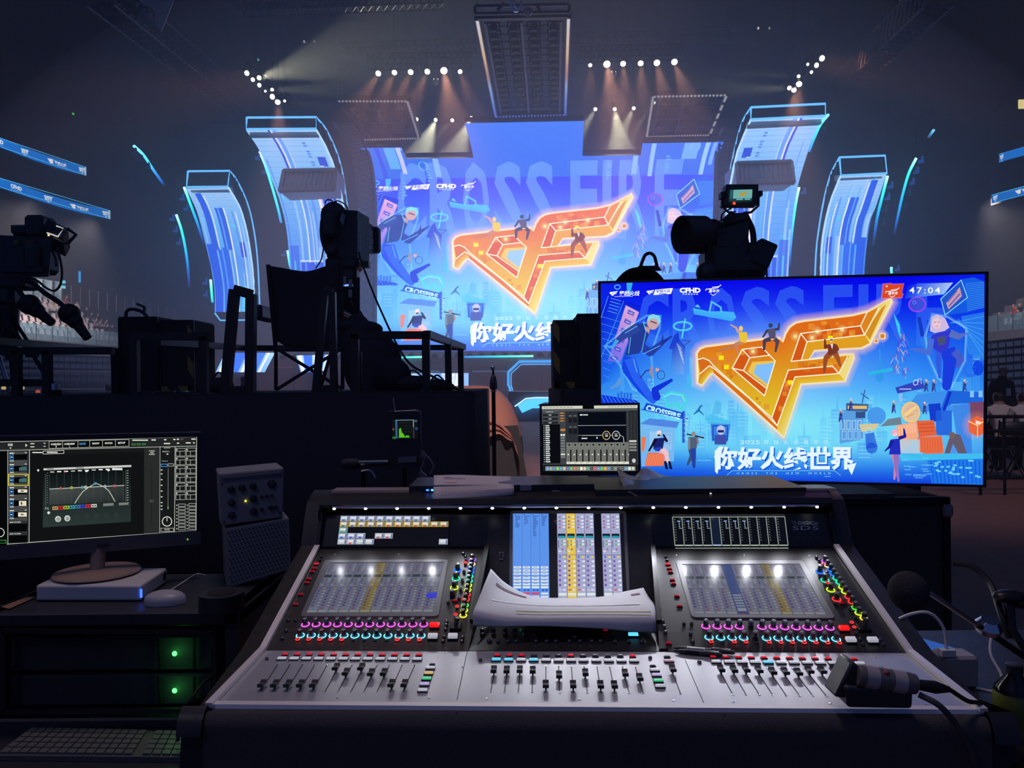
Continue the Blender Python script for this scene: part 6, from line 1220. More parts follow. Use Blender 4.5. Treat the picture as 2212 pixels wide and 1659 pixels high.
# black road case under the large monitor
Yt = 2.98;x0,x1 = W(1500,1100,Yt).x,W(2048,1100,Yt).x;zt = W(1800,1060,Yt).z - .03;t = thing('road_case','big black road case under the large monitor','case',V(((x0 + x1) / 2,Yt + .4,0)));MB().box(V(((x0 + x1) / 2,Yt + .4,zt / 2)),(x1 - x0,.8,zt),bev=.015).obj('body','matte',t)
mb = MB()
for x in (x0 + .01,x1 - .01):mb.box((x,Yt,zt / 2),(.025,.025,zt))
mb.box(((x0 + x1) / 2,Yt,zt - .01),(x1 - x0,.025,.025));mb.obj('edge_strip','steel',t);MB().box((x1 - .01,Yt - .01,zt - .05),(.04,.03,.05),bev=.008).obj('corner','alu',t)
mb = MB();c = to + tu * .5 + tv;mb.box((c.x,c.y + .06,(zt + c.z) / 2 + .06),(.2,.06,max(.02,c.z - zt) + .12));mb.box((c.x,c.y + .08,zt + .01),(.8,.3,.02));mb.obj('stand','black',tvm)
# ================================================================ mixing console
PSI = R(2.4);KX = V((math.cos(PSI),-math.sin(PSI),0));KY = V((math.sin(PSI),math.cos(PSI),0));KZ = V((0,0,1));KO = V((.130,1.378,.867))
def K(x,d,h):return KO + KX * x + KY * d + KZ * h
HW = .690
con = thing('mixing_console','large black and grey digital mixing console with three screens, coloured knobs and rows of faders','mixing console',K(0,.4,-.2))
PA = (K(0,.012,0),K(0,.265,.009));PB = (PA[1],K(0,.67,.143));PC = (PB[1],K(0,.717,.226));PR = (K(0,.58,.028),K(0,.717,.226));PL = (PA[1],K(0,.58,.028))
def pln(p):s = (p[1] - p[0]).normalized();n = KX.cross(s).normalized();return p[0],(n if n.z > 0 else -n),s
def on(p,px,py,lift=0):o,n,s = pln(p);return WP(px,py,o,n) + n * lift
NA,NB,NC,NR = (pln(p)[1] for p in (PA,PB,PC,PR));SA,SB,SCc,SR = (pln(p)[2] for p in (PA,PB,PC,PR))
m_deck2 = mat('brushed_deck',(.42,.42,.45),.36,.3,vary=.08,bscale=160);m_panel = mat('panel_black',(.016,.016,.018),.4,vary=.1);m_bez = mat('screen_bezel_grey',(.16,.16,.17),.4);m_vinyl = mat('padded_vinyl',(.05,.05,.055),.6,bump=.5,bscale=700)
m_cheek = mat('cheek_black',(.012,.012,.014),.42,vary=.1);m_mid = mat('panel_graphite',(.05,.05,.056),.42,.3,vary=.1)
def slab(mb,x0,x1,prof):                              # profile in (d, h) swept across from x0 to x1
 mb.prism([(d,h) for d,h in prof],K(x0,0,0),KY,KZ,KX * (x1 - x0));return mb
slab(MB(),-HW,HW,[(-.02,-.17),(.78,-.17),(.80,.20),(.742,.226),(.70,.15),(.57,.015),(.265,-.004),(.0,-.012),(-.02,-.03)]).obj('chassis',m_cheek,con)
slab(MB(),-HW,HW,[(.006,-.012),(.265,-.004),(.265,.009),(.012,0)]).obj('fader_deck',m_deck2,con)
# the two raised side wings that carry the touch screens
xl0,xl1 = -HW,(on(PB,1052,1190) - KO).dot(KX);xl1b = (on(PB,1012,1404) - KO).dot(KX);xr0 = (on(PB,1412,1190) - KO).dot(KX);xr0b = (on(PB,1442,1404) - KO).dot(KX)
def wing(xa,xb,xa2,xb2,m):
 f = [K(xa,.265,.010),K(xb,.265,.010),K(xb2,.67,.143),K(xa2,.67,.143)];g = [K(xa,.265,-.01),K(xb,.265,-.01),K(xb2,.675,-.01),K(xa2,.675,-.01)]
 return MB().hexa(g + f).obj('wing',m,con)
wing(-HW,xl1b,-HW,xl1,m_panel);wing(xr0b,HW,xr0,HW,m_panel)
mb = MB();mb.bar(K(xl1,.672,.150),K(xl1b,.36,.043),.012);mb.bar(K(xl1,.672,.146),K(-HW,.672,.146),.006);mb.obj('wing_edge','steel',con)
mb = MB();mb.bar(K(xr0,.672,.150),K(xr0b - .004,.36,.043),.012);mb.bar(K(xr0,.672,.146),K(HW,.672,.146),.006);mb.obj('wing_edge','steel',con)
# graphite inlay of the right wing's left column and the plate behind the centre keys
P0 = [on(PB,x,y,.0008) for x,y in ((1424,1402),(1500,1402),(1476,1210),(1414,1205))];MB().add(P0 + [p - NB * .004 for p in P0],[(0,1,2,3),(7,6,5,4),(0,4,5,1),(1,5,6,2),(2,6,7,3),(3,7,4,0)]).obj('inlay',m_mid,con)
mb = MB();mb.hexa([K(-HW,.676,.143),K(HW,.676,.143),K(HW,.74,.2),K(-HW,.74,.2),K(-HW,.717,.226),K(HW,.717,.226),K(HW,.75,.23),K(-HW,.75,.23)]);mb.obj('meter_bridge',m_panel,con)
mb = MB();a = [K(xl1,.58,.028),K(xr0,.58,.028),K(xr0,.717,.2262),K(xl1,.717,.2262)];mb.add(a + [p - NR * .01 for p in a],[(0,1,2,3),(7,6,5,4),(0,4,5,1),(1,5,6,2),(2,6,7,3),(3,7,4,0)]);mb.obj('centre_panel',m_panel,con)
mb = MB();a = [K(xl1b,.268,.0092),K(xr0b,.268,.0092),K(xr0,.58,.028),K(xl1,.58,.028)];mb.add(a + [p - V((0,0,.01)) for p in a],[(0,1,2,3),(7,6,5,4),(0,4,5,1),(1,5,6,2),(2,6,7,3),(3,7,4,0)]);mb.obj('centre_keybed',m_panel,con)
# side cheeks with their pale trim, front trim and padded rest
CP = [(-.012,.004),(-.022,-.002),(-.034,-.016),(-.041,-.04),(.262,.013),(.672,.150),(.705,.222),(.73,.262),(.80,.285),(.86,.27),(.86,-.17),(-.036,-.17)]
for s in (-1,1):
 x0,x1 = (HW,HW + .045) if s > 0 else (-HW - .045,-HW)
 slab(MB(),x0,x1,CP).obj('cheek',m_cheek,con)
 xi = s * (HW - .001);q = [K(xi,-.008,.004),K(xi,.263,.0135),K(xi,.668,.1505)]
 mb = MB();
 for a,b in zip(q,q[1:]):mb.bar(a,b,.014,.008)
 mb.obj('trim','trim',con);mb = MB();mb.bar(q[2] + V((0,0,.0)),K(xi,.705,.225),.010,.006);mb.tube(arc([K(xi - s * .0,.70,.215),K(xi,.70,.24),K(xi - s * .012,.69,.252),K(xi - s * .03,.685,.254)],5),.006,6);mb.obj('bridge_trim','steel',con)
mb = MB();mb.hexa([K(-HW,-.004,-.004),K(HW,-.004,-.004),K(HW,.012,-.002),K(-HW,.012,-.002),K(-HW,-.002,.003),K(HW,-.002,.003),K(HW,.012,.004),K(-HW,.012,.004)]);mb.obj('front_trim','trim',con)
mb = MB();n = 8;prof = [(-.004,-.004)] + [(-.012 - .018 * math.sin(k * math.pi / 2 / n),-.006 - .03 * (1 - math.cos(k * math.pi / 2 / n))) for k in range(n + 1)] + [(-.03,-.17),(0,-.17)];slab(mb,-HW,HW,prof);mb.obj('arm_rest',m_vinyl,con)
for x in (-.235,.24):mb = MB();mb.bar(K(x,-.012,-.0045),K(x,-.03,-.035),.003);mb.obj('rest_seam','rubber',con)
# hood over the meter bridge with its light bar
mb = slab(MB(),-HW,HW,[(.688,.258),(.70,.248),(.745,.235),(.80,.20),(.86,.20),(.86,.272),(.80,.286),(.735,.284),(.695,.272)]);mb.obj('hood',m_cheek,con)
m_hood = mat('hood_top_plate',(.30,.22,.2),.4,vary=.1)
for x0,x1 in ((-HW + .02,-.45),(-.445,-.37)):MB().hexa([K(x0,.74,.284),K(x1,.74,.284),K(x1,.80,.285),K(x0,.80,.285),K(x0,.742,.290),K(x1,.742,.290),K(x1,.80,.291),K(x0,.80,.291)]).obj('hood_plate',m_hood,con)
mb = MB();mb.hexa([K(HW - .05,.74,.284),K(HW + .03,.74,.284),K(HW + .03,.82,.285),K(HW - .05,.82,.285),K(HW - .05,.742,.290),K(HW + .03,.742,.290),K(HW + .02,.81,.291),K(HW - .05,.81,.291)]);mb.obj('hood_plate',m_hood,con)
MB().tube([K(-HW + .04,.681,.2535),K(HW - .04,.681,.2535)],.0035,8).obj('light_bar','chrome',con)
m_led = glow('console_led',(.95,.96,1.0),8)
LEDX = [-.645 + .086 * k for k in range(16)]
for k,x in enumerate(LEDX):
 mb = MB();mb.ball(K(x,.679,.2495),(.0045,.003,.003),8,5);mb.obj('bar_led',m_led,con)
 l = lamp('bar_light','SPOT',K(x,.677,.246),K(x * .96,.16,0),.7 * (.3 if x < -.45 else .55 if x < -.2 else 1.0),(.9,.92,1.0),spot_size=R(118),spot_blend=.7,shadow_soft_size=.006);l.parent = con;l.matrix_parent_inverse = PMAT[con].inverted()
# ---- screens
def screen(name,plane,q,draw,lift=.0015,glossy=True,strength=1.0,es=None):
 """A lit panel on a console plane: q are the pixel corners of the display, draw paints in 0..1."""
 o,n,s = pln(plane);c = [WP(x,y,o,n) + n * lift for x,y in q]
 def mp(x,y,z):return c[0].lerp(c[1],x).lerp(c[3].lerp(c[2],x),y) + n * z
 P = Pic(.00001);draw(P);mm = M.setdefault(f'scr{strength}{glossy}',screen_mat(f'touch_display_{strength}',strength,glossy));pic = P.build(name,mp,con,mats=(mm,mm,mm));return pic,mp,c,n
def screen_mat(name,es,glossy):
 m = bpy.data.materials.new(name);m.use_nodes = True;nt = m.node_tree;b = nt.nodes['Principled BSDF'];a = nt.nodes.new('ShaderNodeVertexColor');a.layer_name = 'Col'
 nt.links.new(a.outputs[0],b.inputs['Emission Color']);b.inputs['Emission Strength'].default_value = es;b.inputs['Base Color'].default_value = (.03,.03,.035,1);b.inputs['Roughness'].default_value = .2 if glossy else .5;b.inputs['Specular IOR Level'].default_value = .1;m.cycles.emission_sampling = 'NONE'
 return m
def bezel(name,plane,q,inner,m=None,h=.003):
 o,n,s = pln(plane);c = [WP(x,y,o,n) for x,y in q];i = [WP(x,y,o,n) for x,y in inner];cen = sum(c,V()) / 4;r = []
 for k in range(4):                                   # rounded outer corners
  p,a,b = c[k],c[k - 1],c[(k + 1) % 4];ra = (a - p).normalized() * .012;rb = (b - p).normalized() * .012
  for t in range(5):t /= 4;r.append(((p + ra) * (1 - t) ** 2 + p * 2 * t * (1 - t) + (p + rb) * t * t))
 N = len(r);mb = MB();vs = [p + n * .0004 for p in r] + [p + n * h - (p - cen).normalized() * .0015 for p in r] + [p + n * h for p in i] + [p + n * .001 for p in i];fs = [(k,(k + 1) % N,N + (k + 1) % N,N + k) for k in range(N)]
 for k in range(4):
  ks = [N + (k * 5 + 2 + j) % N for j in range(6)];fs.append(tuple(ks) + (2 * N + (k + 1) % 4,2 * N + k));fs.append((2 * N + k,2 * N + (k + 1) % 4,2 * N + 4 + (k + 1) % 4,2 * N + 4 + k))
 return mb.add(vs,fs).obj(name,m or m_bez,con)
def channel_cols(P,n,x0,x1,special={},bright=1.0,blank=()):
 w = (x1 - x0) / n;rd = random.Random(int(x0 * 100) + n);sc_ = lambda c:tuple(k * bright for k in c)
 for i in range(n):
  x = x0 + i * w;base = special.get(i,(168,172,206))
  P.rect(x + w * .02,0,w * .96,1,sc_(base))
  if i in blank:
   for r in range(6):P.rect(x + w * .1,.62 + r * .05,w * .8,.03,sc_((215,222,240)))
   P.rect(x + w * .1,.9,w * .8,.03,sc_((235,240,250)));P.rect(x + w * .2,.97,w * .6,.02,sc_((220,70,80)));continue
  P.rect(x + w * .08,.255,w * .78,.05,sc_((60,78,84)))
  for r,y in enumerate((.03,.08,.12,.16)):
   P.disc(x + w * .3,y + .015,w * .12,sc_([(150,120,190),(170,90,150)][r % 2]),1,8,.014);P.rect(x + w * .62,y,w * .28,.018,sc_((230,235,245)))
  for r,y in enumerate((.33,.37)):P.disc(x + w * .5,y + .012,w * .12,sc_((120,165,140)),1,8,.013);P.rect(x + w * .66,y,w * .26,.018,sc_((228,234,244)));P.rect(x + w * .1,y,w * .08,.05,sc_((80,90,130)))
  P.disc(x + w * .55,.44,w * .12,sc_((160,110,150)),1,8,.013);P.rect(x + w * .14,.455,w * .26,.016,sc_((225,230,242)))
  P.rect(x,.505,w,.006,sc_((90,80,150)));P.disc(x + w * .72,.53,w * .13,sc_((235,215,60)),1,8,.013);P.disc(x + w * .28,.53,w * .13,sc_((90,110,210)),1,8,.013)
  for r in range(6):y = .565 + r * .055;P.disc(x + w * .24,y + .015,w * .14,sc_((120,80,175)),1,8,.015);P.rect(x + w * .66,y + .008,w * .27,.02,sc_((228,233,246)));P.rect(x + w * .04,y - .008,w * .92,.003,sc_((130,132,175)))
  P.rect(x + w * .1,.9,w * .35,.02,sc_((200,110,120) if i % 3 else (190,196,220)));P.rect(x + w * .55,.9,w * .3,.02,sc_((215,220,240)));P.rect(x + w * .08,.945,w * .84,.03,sc_((222,232,226)))
 for i in range(n + 1):P.rect(x0 + i * w - .001,0,.002,1,sc_((95,98,150)))
YEL = (206,180,70)
QL = [(712,1217.5),(959.6,1216),(935.5,1325),(661,1326)];QRt = [(1473,1221),(1726.6,1220),(1787,1331),(1500,1329)]
def dl(P):P.shade(0,0,1,1,2,2,lambda x,y:(100,104,140));channel_cols(P,12,0,1,{5:YEL},.66);P.blob(.97,.68,.06,(50,60,235),.9)
def dr(P):P.shade(0,0,1,1,2,2,lambda x,y:(100,104,140));channel_cols(P,12,0,1,{4:(70,110,205),8:YEL},.66,(4,))
screen('left_touch_screen',PB,QL,dl,.0016,strength=.62);screen('right_touch_screen',PB,QRt,dr,.0016,strength=.62)
bezel('screen_bezel',PB,[(701,1211),(969,1210),(948,1333.5),(647,1334)],QL);bezel('screen_bezel',PB,[(1458,1212.5),(1734,1212),(1806,1338),(1494,1336)],QRt)
QCt = [(1108,1110),(1346,1110),(1354,1292),(1107,1292)]
def dc(P):
 P.shade(0,0,1,1,2,2,lambda x,y:(8,9,14));P.rect(0,0,.325,1,(92,150,238))
 rd = random.Random(2)
 for i in range(4):
  x = .01 + i * .08;P.rect(x - .008,0,.0025,1,(50,90,190));P.rect(x + .008,.012,.012,.008,(30,50,110));P.rect(x + .012,.03,.05,.007,(40,60,130))
  for r in range((7,5,13,6)[i]):P.rect(x + .012,.05 + r * .0185,.02 + rd.random() * .025,.007,(40,64,140))
  for r in range(6):P.rect(x,.64 + r * .037 + (.008 if r > 2 else 0),.066,.026,(216,226,240));P.rect(x + .014,.65 + r * .037,.035,.005,(90,110,160))
  P.rect(x,.87,.066,.022,(226,236,240));P.rect(x + .01,.905,.02,.016,(40,70,170));P.rect(x + .04,.905,.02,.016,(40,70,170));P.rect(x,.94,.066,.022,(228,60,80) if i in (1,2) else (220,228,240));P.rect(x,.975,.066,.02,(215,222,240))
 def strip(x0,n,sp):
  w = .083
  P.tf = lambda p:(x0 + p[0],p[1])
  channel_cols(P,n,0,n * w,{k:v for k,v in sp.items()},1.0);P.tf = lambda p:p
  for i in range(n):P.rect(x0 + i * w + .008,.25,w * .8,.055,(12,22,30));P.poly([(x0 + i * w + .008,.285),(x0 + i * w + .02,.274),(x0 + i * w + .06,.276),(x0 + i * w + .074,.285),(x0 + i * w + .074,.305),(x0 + i * w + .008,.305)],(40,150,170))
 strip(.40,4,{1:(232,200,74)});strip(.80,2,{})
screen('centre_touch_screen',PR,QCt,dc,.0016,strength=.95);bezel('screen_bezel',PR,[(1101,1102.5),(1353,1102.5),(1362,1300),(1099,1300)],QCt)
def dm(P):
 P.shade(0,0,1,1,2,2,lambda x,y:(10,11,14));rw = 1 / 12.05
 def cell(i,r,bg,lo):
  x,y = i * rw,.05 + r * .165;P.rect(x + .002,y,rw - .004,.152,bg);P.rect(x + .012,y + .025,rw * .62,.07,(238,240,240));P.rect(x + .02,y + .1,rw * .3,.045,lo);P.rect(x + rw * .78,y + .02,rw * .14,.12,(110,120,150))
 for i in range(10):cell(i,0,(176,188,222),(70,100,220))
 for i in range(12):cell(i,1,(206,176,66),(80,110,220) if i < 5 else (220,80,60))
 cell(0,2,(110,190,170),(140,160,160))
 for i in (0,1,2):cell(i,3,(176,188,222),(70,100,220))
 for i in (4,5):cell(i,3,(190,196,220),(220,90,90))
 for i in (0,1,2,3,11):cell(i,4,(190,200,222),(200,210,220) if i != 1 else (220,90,90))
screen('left_meter_screen',PC,[(736.5,1111),(971,1111),(968,1187),(727,1187)],dm,strength=.8)
def dmr(P):
 P.shade(0,0,1,1,2,2,lambda x,y:(6,8,12));P.rect(0,0,1,.07,(40,42,46));w = 1 / 12
 for i in range(13):P.rect(i * w - .004,.07,.008,.9,(150,160,150))
 P.rect(0,.07,1,.015,(190,200,190));P.rect(0,.97,1,.02,(160,170,160))
 for i in range(12):
  x = i * w
  if i == 4:P.rect(x + .005,.1,w - .01,.77,(18,28,50));P.rect(x + .005,.87,w - .01,.03,(70,120,230))
  for r in range(9 if i != 4 else 0):P.rect(x + w * .12,.12 + r * .075 + .02,w * .16,.012,(130,140,140));P.rect(x + w * .2,.12 + r * .075 + .045,w * .08,.008,(90,100,100))
  if i in (0,1,2,3,5,6,7):
   P.rect(x + w * .45,.185,w * .34,.025,(150,190,255))
   for r in range(5):P.rect(x + w * .6,.22 + r * .035,w * .12,.014,(190,205,220))
   P.rect(x + w * .6,.4,w * .3,.012,(215,220,220))
  P.rect(x + .006,.885,w - .012,.03,(205,215,205));P.rect(x + .006,.925,w - .012,.045,(232,240,228));P.rect(x + w * .35,.94,w * .3,.014,(120,130,120))
screen('right_meter_screen',PC,[(1452,1112),(1694,1111),(1703,1186),(1458.5,1186)],dmr,strength=.85)
# maker's name on the bridge
m_logo = mat('logo_silver',(.5,.5,.52),.35,.6)
def label_on(plane,body,x0,y0,x1,y1,m,bold=0,nm='lettering'):
 o,n,s = pln(plane);a,b,c = WP(x0,y1,o,n),WP(x1,y1,o,n),WP(x0,y0,o,n);u = b - a;v = c - a;return letters(nm,body,a,u.normalized(),v.normalized(),n,u.length,v.length,m,con,bold)
label_on(PC,'DiGiCo',1724,1126,1766,1134,m_logo,.03);label_on(PC,'SD5',1712,1136,1768,1145,m_logo,.0)
mb = MB()
for dx,dy in ((0,0),(3,3),(6,0),(6,6),(9,3)):p = on(PC,1711 + dx,1127 + dy,.001);mb.box(p,(.003,.0016,.003))
mb.obj('maker_dots',m_logo,con)
label_on(PC,'水星文化',1718,1158,1770,1165,mat('faint_print',(.05,.05,.055),.4),.0)
# usb socket beside the centre screen
mb = MB();c = on(PR,1083,1201,.001)
for dx,dz,w,h in ((-.0045,0,.0015,.02),(.0045,0,.0015,.02),(0,.0095,.01,.0015),(0,-.0095,.01,.0015)):mb.box(c + KX * dx + SR * dz,(w,.003,h))
mb.obj('socket','alu',con)
# ---- controls
RC = {'violet':(150,80,255),'yellow':(240,220,60),'yel2':(230,200,150),'blue':(40,110,255),'teal':(40,225,170),'yg':(190,235,50),'red':(255,50,50),'green':(70,230,70),'pink':(236,90,220),'sky':(110,215,255)}
RM = {k:glow('ring_' + k,rgb(*c),1.9) for k,c in RC.items()}
m_knob = mat('knob_smoked',(.10,.10,.11),.25,.6);m_kcap = mat('knob_cap',(.55,.55,.57),.25,.8)
def knob(p,n,ring=None,r=.0062,h=.017,rr=.0088,tall=False):
 mb = MB();mb.lathe(p,n,[(r,.001),(r * .96,h * .75),(r * .85,h)],14);mb.m = 1;mb.lathe(p + n * h,n,[(r * .84,0),(r * .8,.0012),(r * .3,.0016)],12);k = mb.obj('encoder',[m_knob,m_kcap],con)
 if ring:g = MB().ring(p + n * .0012,n,rr,.0013,20,6).obj('light_ring',RM[ring],k)
 return k
PMAT_ = None
def kring(p,n,ring,r=.0042):return MB().ring(p + n * .002,n,r,.0011,14,5).obj('lit_button',RM[ring],con)
m_red = mat('red_key',(.35,.01,.02),.3,emit=rgb(220,20,40),es=.8);m_reddim = mat('red_key_dim',(.25,.01,.02),.3,emit=rgb(150,10,24),es=.5);m_whitekey = mat('white_key',(.6,.6,.62),.35,emit=rgb(235,240,250),es=.35);m_bluekey = mat('cyan_key',(.2,.5,.6),.35,emit=rgb(80,200,235),es=.75);m_dim = mat('unlit_key',(.2,.2,.21),.3)
m_greenkey = mat('green_key',(.1,.5,.3),.35,emit=rgb(60,205,130),es=.7);m_yelkey = mat('amber_key',(.5,.4,.2),.35,emit=rgb(225,190,110),es=.6);m_lilac = mat('lilac_key',(.5,.45,.6),.35,emit=rgb(200,185,235),es=.5);m_pinkk = mat('pink_key',(.5,.4,.42),.35,emit=rgb(225,180,190),es=.3)
m_dome = mat('button_dome',(.16,.16,.17),.2,.7)
def dome(p,n,r=.0042,h=.007):return MB().lathe(p,n,[(r * .8,0),(r,.001),(r,h * .7),(r * .7,h),(.0005,h * 1.08)],10).obj('push_button',m_dome,con)
def key(name,p,n,ux,sx,sy,h,m,base=True):
 uy = n.cross(ux).normalized();rot = MX((ux,uy,n)).transposed();mb = MB();mb.box(p + n * h / 2,(sx,sy,h),rot,.0012)
 if base:mb.m = 1;mb.box(p + n * h * .22,(sx + .002,sy + .002,h * .5),rot)
 return mb.obj(name,[m,M['black']] if base else m,con)
def row(plane,a,b,n):p,q = on(plane,*a),on(plane,*b);return [p.lerp(q,i / (n - 1)) for i in range(n)]
for (a,b,off,ring) in (((660,1349.7),(915.4,1350),(),'pink'),((648.8,1373.7),(909.7,1374.4),(),'sky'),((1524.6,1354),(1792.4,1357),(4,),'pink'),((1531.6,1378),(1806,1381.8),(4,),'sky')):
 for i,p in enumerate(row(PB,a,b,12)):knob(p,NB,None if i in off else ring)
for (a,b,lit) in (((643.5,1384.5),(906.5,1385.5),(0,1,2,3,4,9,10,11)),((1536,1389.5),(1813,1392.5),(0,2,3,5,6,7,8,9,10,11))):
 for i,p in enumerate(row(PB,a,b,12)):
  dome(p,NB,.0036,.005)
  if i in lit:kring(p + NB * .003,NB,'red')
c2 = lambda x,y:(600 + x / 4.366,1040 + y / 4.366);c4 = lambda x,y:(1400 + x / 3.95,1040 + y / 3.95)
ocol = ('violet','yel2','blue','blue','teal','teal','yg','yg','red','red','green','yg','yellow')
for cf,outer,inner in ((c2,[(1838,742),(1832,783),(1826,822),(1820,860),(1812,900),(1806,942),(1798,984),(1792,1027),(1785,1072),(1776,1117),(1766,1172),(1760,1220),(1750,1268)],[(1697,838,'blue'),(1680,920,'teal'),(1665,1005,'yg'),(1647,1088,None)]),
 (c4,[(1510,685),(1532,722),(1558,757),(1582,795),(1605,832),(1632,868),(1655,908),(1680,946),(1708,990),(1738,1032),(1767,1082),(1797,1128),(1840,1172)],[(1465,772,'blue'),(1508,847,'teal'),(1557,928,'yg'),(1607,1008,'red')])):
 for (x,y),cc in zip(outer,ocol):knob(on(PB,*cf(x,y)),NB,cc,.0055,.016,.0078)
 for x,y,cc in inner:knob(on(PB,*cf(x,y)),NB,cc,.0062,.018,.0092)
for cf,dm_ in ((c2,[(1750,690),(1772,722),(1778,750),(1757,862),(1742,942),(1727,1028),(1712,1115),(1607,1150),(1595,1335),(1590,1368),(1583,1405),(1570,1475),(1560,1518),(1745,1482),(1737,1518),(410,720),(398,750),(100,1318),(168,1318),(80,1418),(42,1492)]),(c4,[(1437,658),(1460,683),(1525,790),(1567,862),(1620,940),(1672,1025),(1597,1052),(1723,1098),(1770,1172),(1775,1303),(1807,1358),(1832,1398),(1980,1362),(2005,1402),(152,655),(160,683),(305,1225),(370,1225),(362,1312),(382,1380),(100,1105),(127,1210),(137,1252),(148,1300)])):
 for x,y in dm_:dome(on(PB,*cf(x,y)),NB)
for cf,rb in ((c2,[(1770,785),(1693,1200),(1680,1278)]),(c4,[(1490,718),(1527,884),(1735,1224),(1757,1264)])):
 for x,y in rb:p = on(PB,*cf(x,y));dome(p,NB);kring(p + NB * .005,NB,'red',.0036)
for cf,rk in ((c2,[(365,787,1),(345,828,0),(327,860,0),(295,928,0),(275,963,0),(217,1075,0),(168,1168,0),(1668,1135,0)]),(c4,[(168,715,1),(180,752,0),(190,780,0),(207,848,0),(215,880,0),(245,985,0),(268,1070,0),(175,1390,0),(1655,1047,0)])):
 for x,y,b in rk:key('red_button',on(PB,*cf(x,y)),NB,KX,.0115,.0062,.006,m_red if b else m_reddim)
for cf,(rx,ry),ws in ((c2,(1480,1380),((1463,1485),(1652,1485))),(c4,(1668,1276),((1727,1374),(1912,1376)))):
 key('square_button',on(PB,*cf(rx,ry)),NB,KX,.021,.012,.012,mat('red_square',(.5,.01,.01),.3,emit=rgb(250,20,20),es=1.1))
 for x,y in ws:key('square_button',on(PB,*cf(x,y)),NB,KX,.021,.013,.012,m_whitekey)
for cf,(x,y) in ((c2,(1680,1385)),(c4,(1835,1262))):
 p = on(PB,*cf(x,y));k = key('joystick',p,NB,KX,.026,.024,.008,M['steel'],False);mb = MB();mb.tube([p + NB * .008,p + NB * .026 + KX * .004 + SB * .004],[.004,.006],10);mb.obj('stick','black',k)
# fader banks
m_cap = mat('fader_cap',(.02,.02,.022),.35);m_stem = mat('fader_slot_black',(.003,.003,.003),.6);m_screwh = mat('screw_head',(.6,.6,.62),.25,1)
k5 = lambda x,y:(420 + x / 3.814,1380 + y / 3.814);k6 = lambda x,y:(960 + x / 3.814,1380 + y / 3.814);k7 = lambda x,y:(1480 + x / 3.022,1380 + y / 3.022)
screws = MB()
def fader(a,b,t):
 d = (b - a).normalized();n = NA;slots = MB();slots.hexa([a - KX * .0009,a + KX * .0009,b + KX * .0009,b - KX * .0009] + [p + n * .0006 for p in (a - KX * .0009,a + KX * .0009,b + KX * .0009,b - KX * .0009)])
 slots.obj('fader_slot',m_stem,con,smooth=0)
 for p in (a - d * .004,b + d * .004):screws.lathe(p,n,[(.0024,0),(.0022,.0008),(.0005,.001)],8)
 c = a.lerp(b,t);rot = MX((KX,(n.cross(KX)).normalized(),n)).transposed();mb = MB();mb.box(c + n * .004,(.003,.004,.008),rot)
 z = KX;s = -SA;w,hgt = .0058,.008
 for k in range(2):pass
 prof = [(-.0115,.007),(-.0115,.0135),(-.003,.0105),(.003,.0105),(.0115,.0135),(.0115,.007)]
 mb.prism([(p[0],p[1]) for p in prof],c - KX * w,SA,n,KX * 2 * w);mb.m = 1;mb.box(c + n * .0108,(.011,.0008,.0006),rot)
 mb.obj('fader',[m_cap,M['white']],con)
def bank(kf,tops,bots,ts,reds,keys,lit,blue,extra=()):
 for i,t in enumerate(ts):
  f = i / 11;a = on(PA,*kf(*tops[0])).lerp(on(PA,*kf(*tops[1])),f);b = on(PA,*kf(*bots[0])).lerp(on(PA,*kf(*bots[1])),f)
  if t is not None:fader(a,b,t)
  p = on(PA,*kf(*reds[0])).lerp(on(PA,*kf(*reds[1])),f);key('mute_button',p,NA,KX,.0115,.0058,.005,m_red if i in lit else m_dim)
  p = on(PA,*kf(*keys[0])).lerp(on(PA,*kf(*keys[1])),f);key('select_key',p,NA,KX,.0185,.0085,.0055,m_bluekey if i in blue else m_whitekey)
bank(k5,((680,222),(1812,225)),((548,428),(1722,430)),[.92,.92,.92,.92,.92,.24,.45,.24,.47,.46,.9,.9],((748,135),(1850,140)),((720,172),(1836,177)),range(12),())
bank(k6,((418,230),(1575,240)),((383,433),(1634,443)),[.32,.33,.31,.33,.9,.52,.9,.42,.9,.9,.42,.6],((435,142),(1550,150)),((427,182),(1562,190)),(0,1,2,6,11),(0,1,3))
bank(k7,((218,195),(1110,203)),((308,358),(1275,380)),[.2,.22,.2,.22,.28,.28,.3,.22,.22,.2,None,None],((183,124),(1100,137)),((203,157),(1140,168)),range(12),(4,))
fader(on(PA,*k6(1865,242)),on(PA,*k6(1944,448)),.22);key('mute_button',on(PA,*k6(1835,157)),NA,KX,.0115,.0058,.005,m_dim);key('select_key',on(PA,*k6(1850,192)),NA,KX,.0185,.0085,.0055,m_pinkk)
for kf,ks in ((k5,((1945,250,m_whitekey),(1930,295,m_yelkey),(1912,340,m_greenkey),(1896,386,m_lilac),(1880,436,m_whitekey))),(k6,((1733,268,m_whitekey),(1748,310,m_lilac),(1762,357,m_greenkey),(1778,402,m_whitekey)))):
 for x,y,m in ks:key('bank_key',on(PA,*kf(x,y)),NA,KX,.0175,.0075,.006,m)
for kf,x,y in ((k5,1960,216),(k6,1717,228)):key('bank_key',on(PA,*kf(x,y)),NA,KX,.01,.005,.004,m_dim)
for kf,x,y in ((k5,598,172),(k6,298,184),(k6,1695,164),(k6,2102,199),(k7,93,156)):dome(on(PA,*kf(x,y)),NA,.0042,.005)
key('jog_button',on(PA,*k7(1278,198)),NA,KX,.012,.006,.004,M['black'])
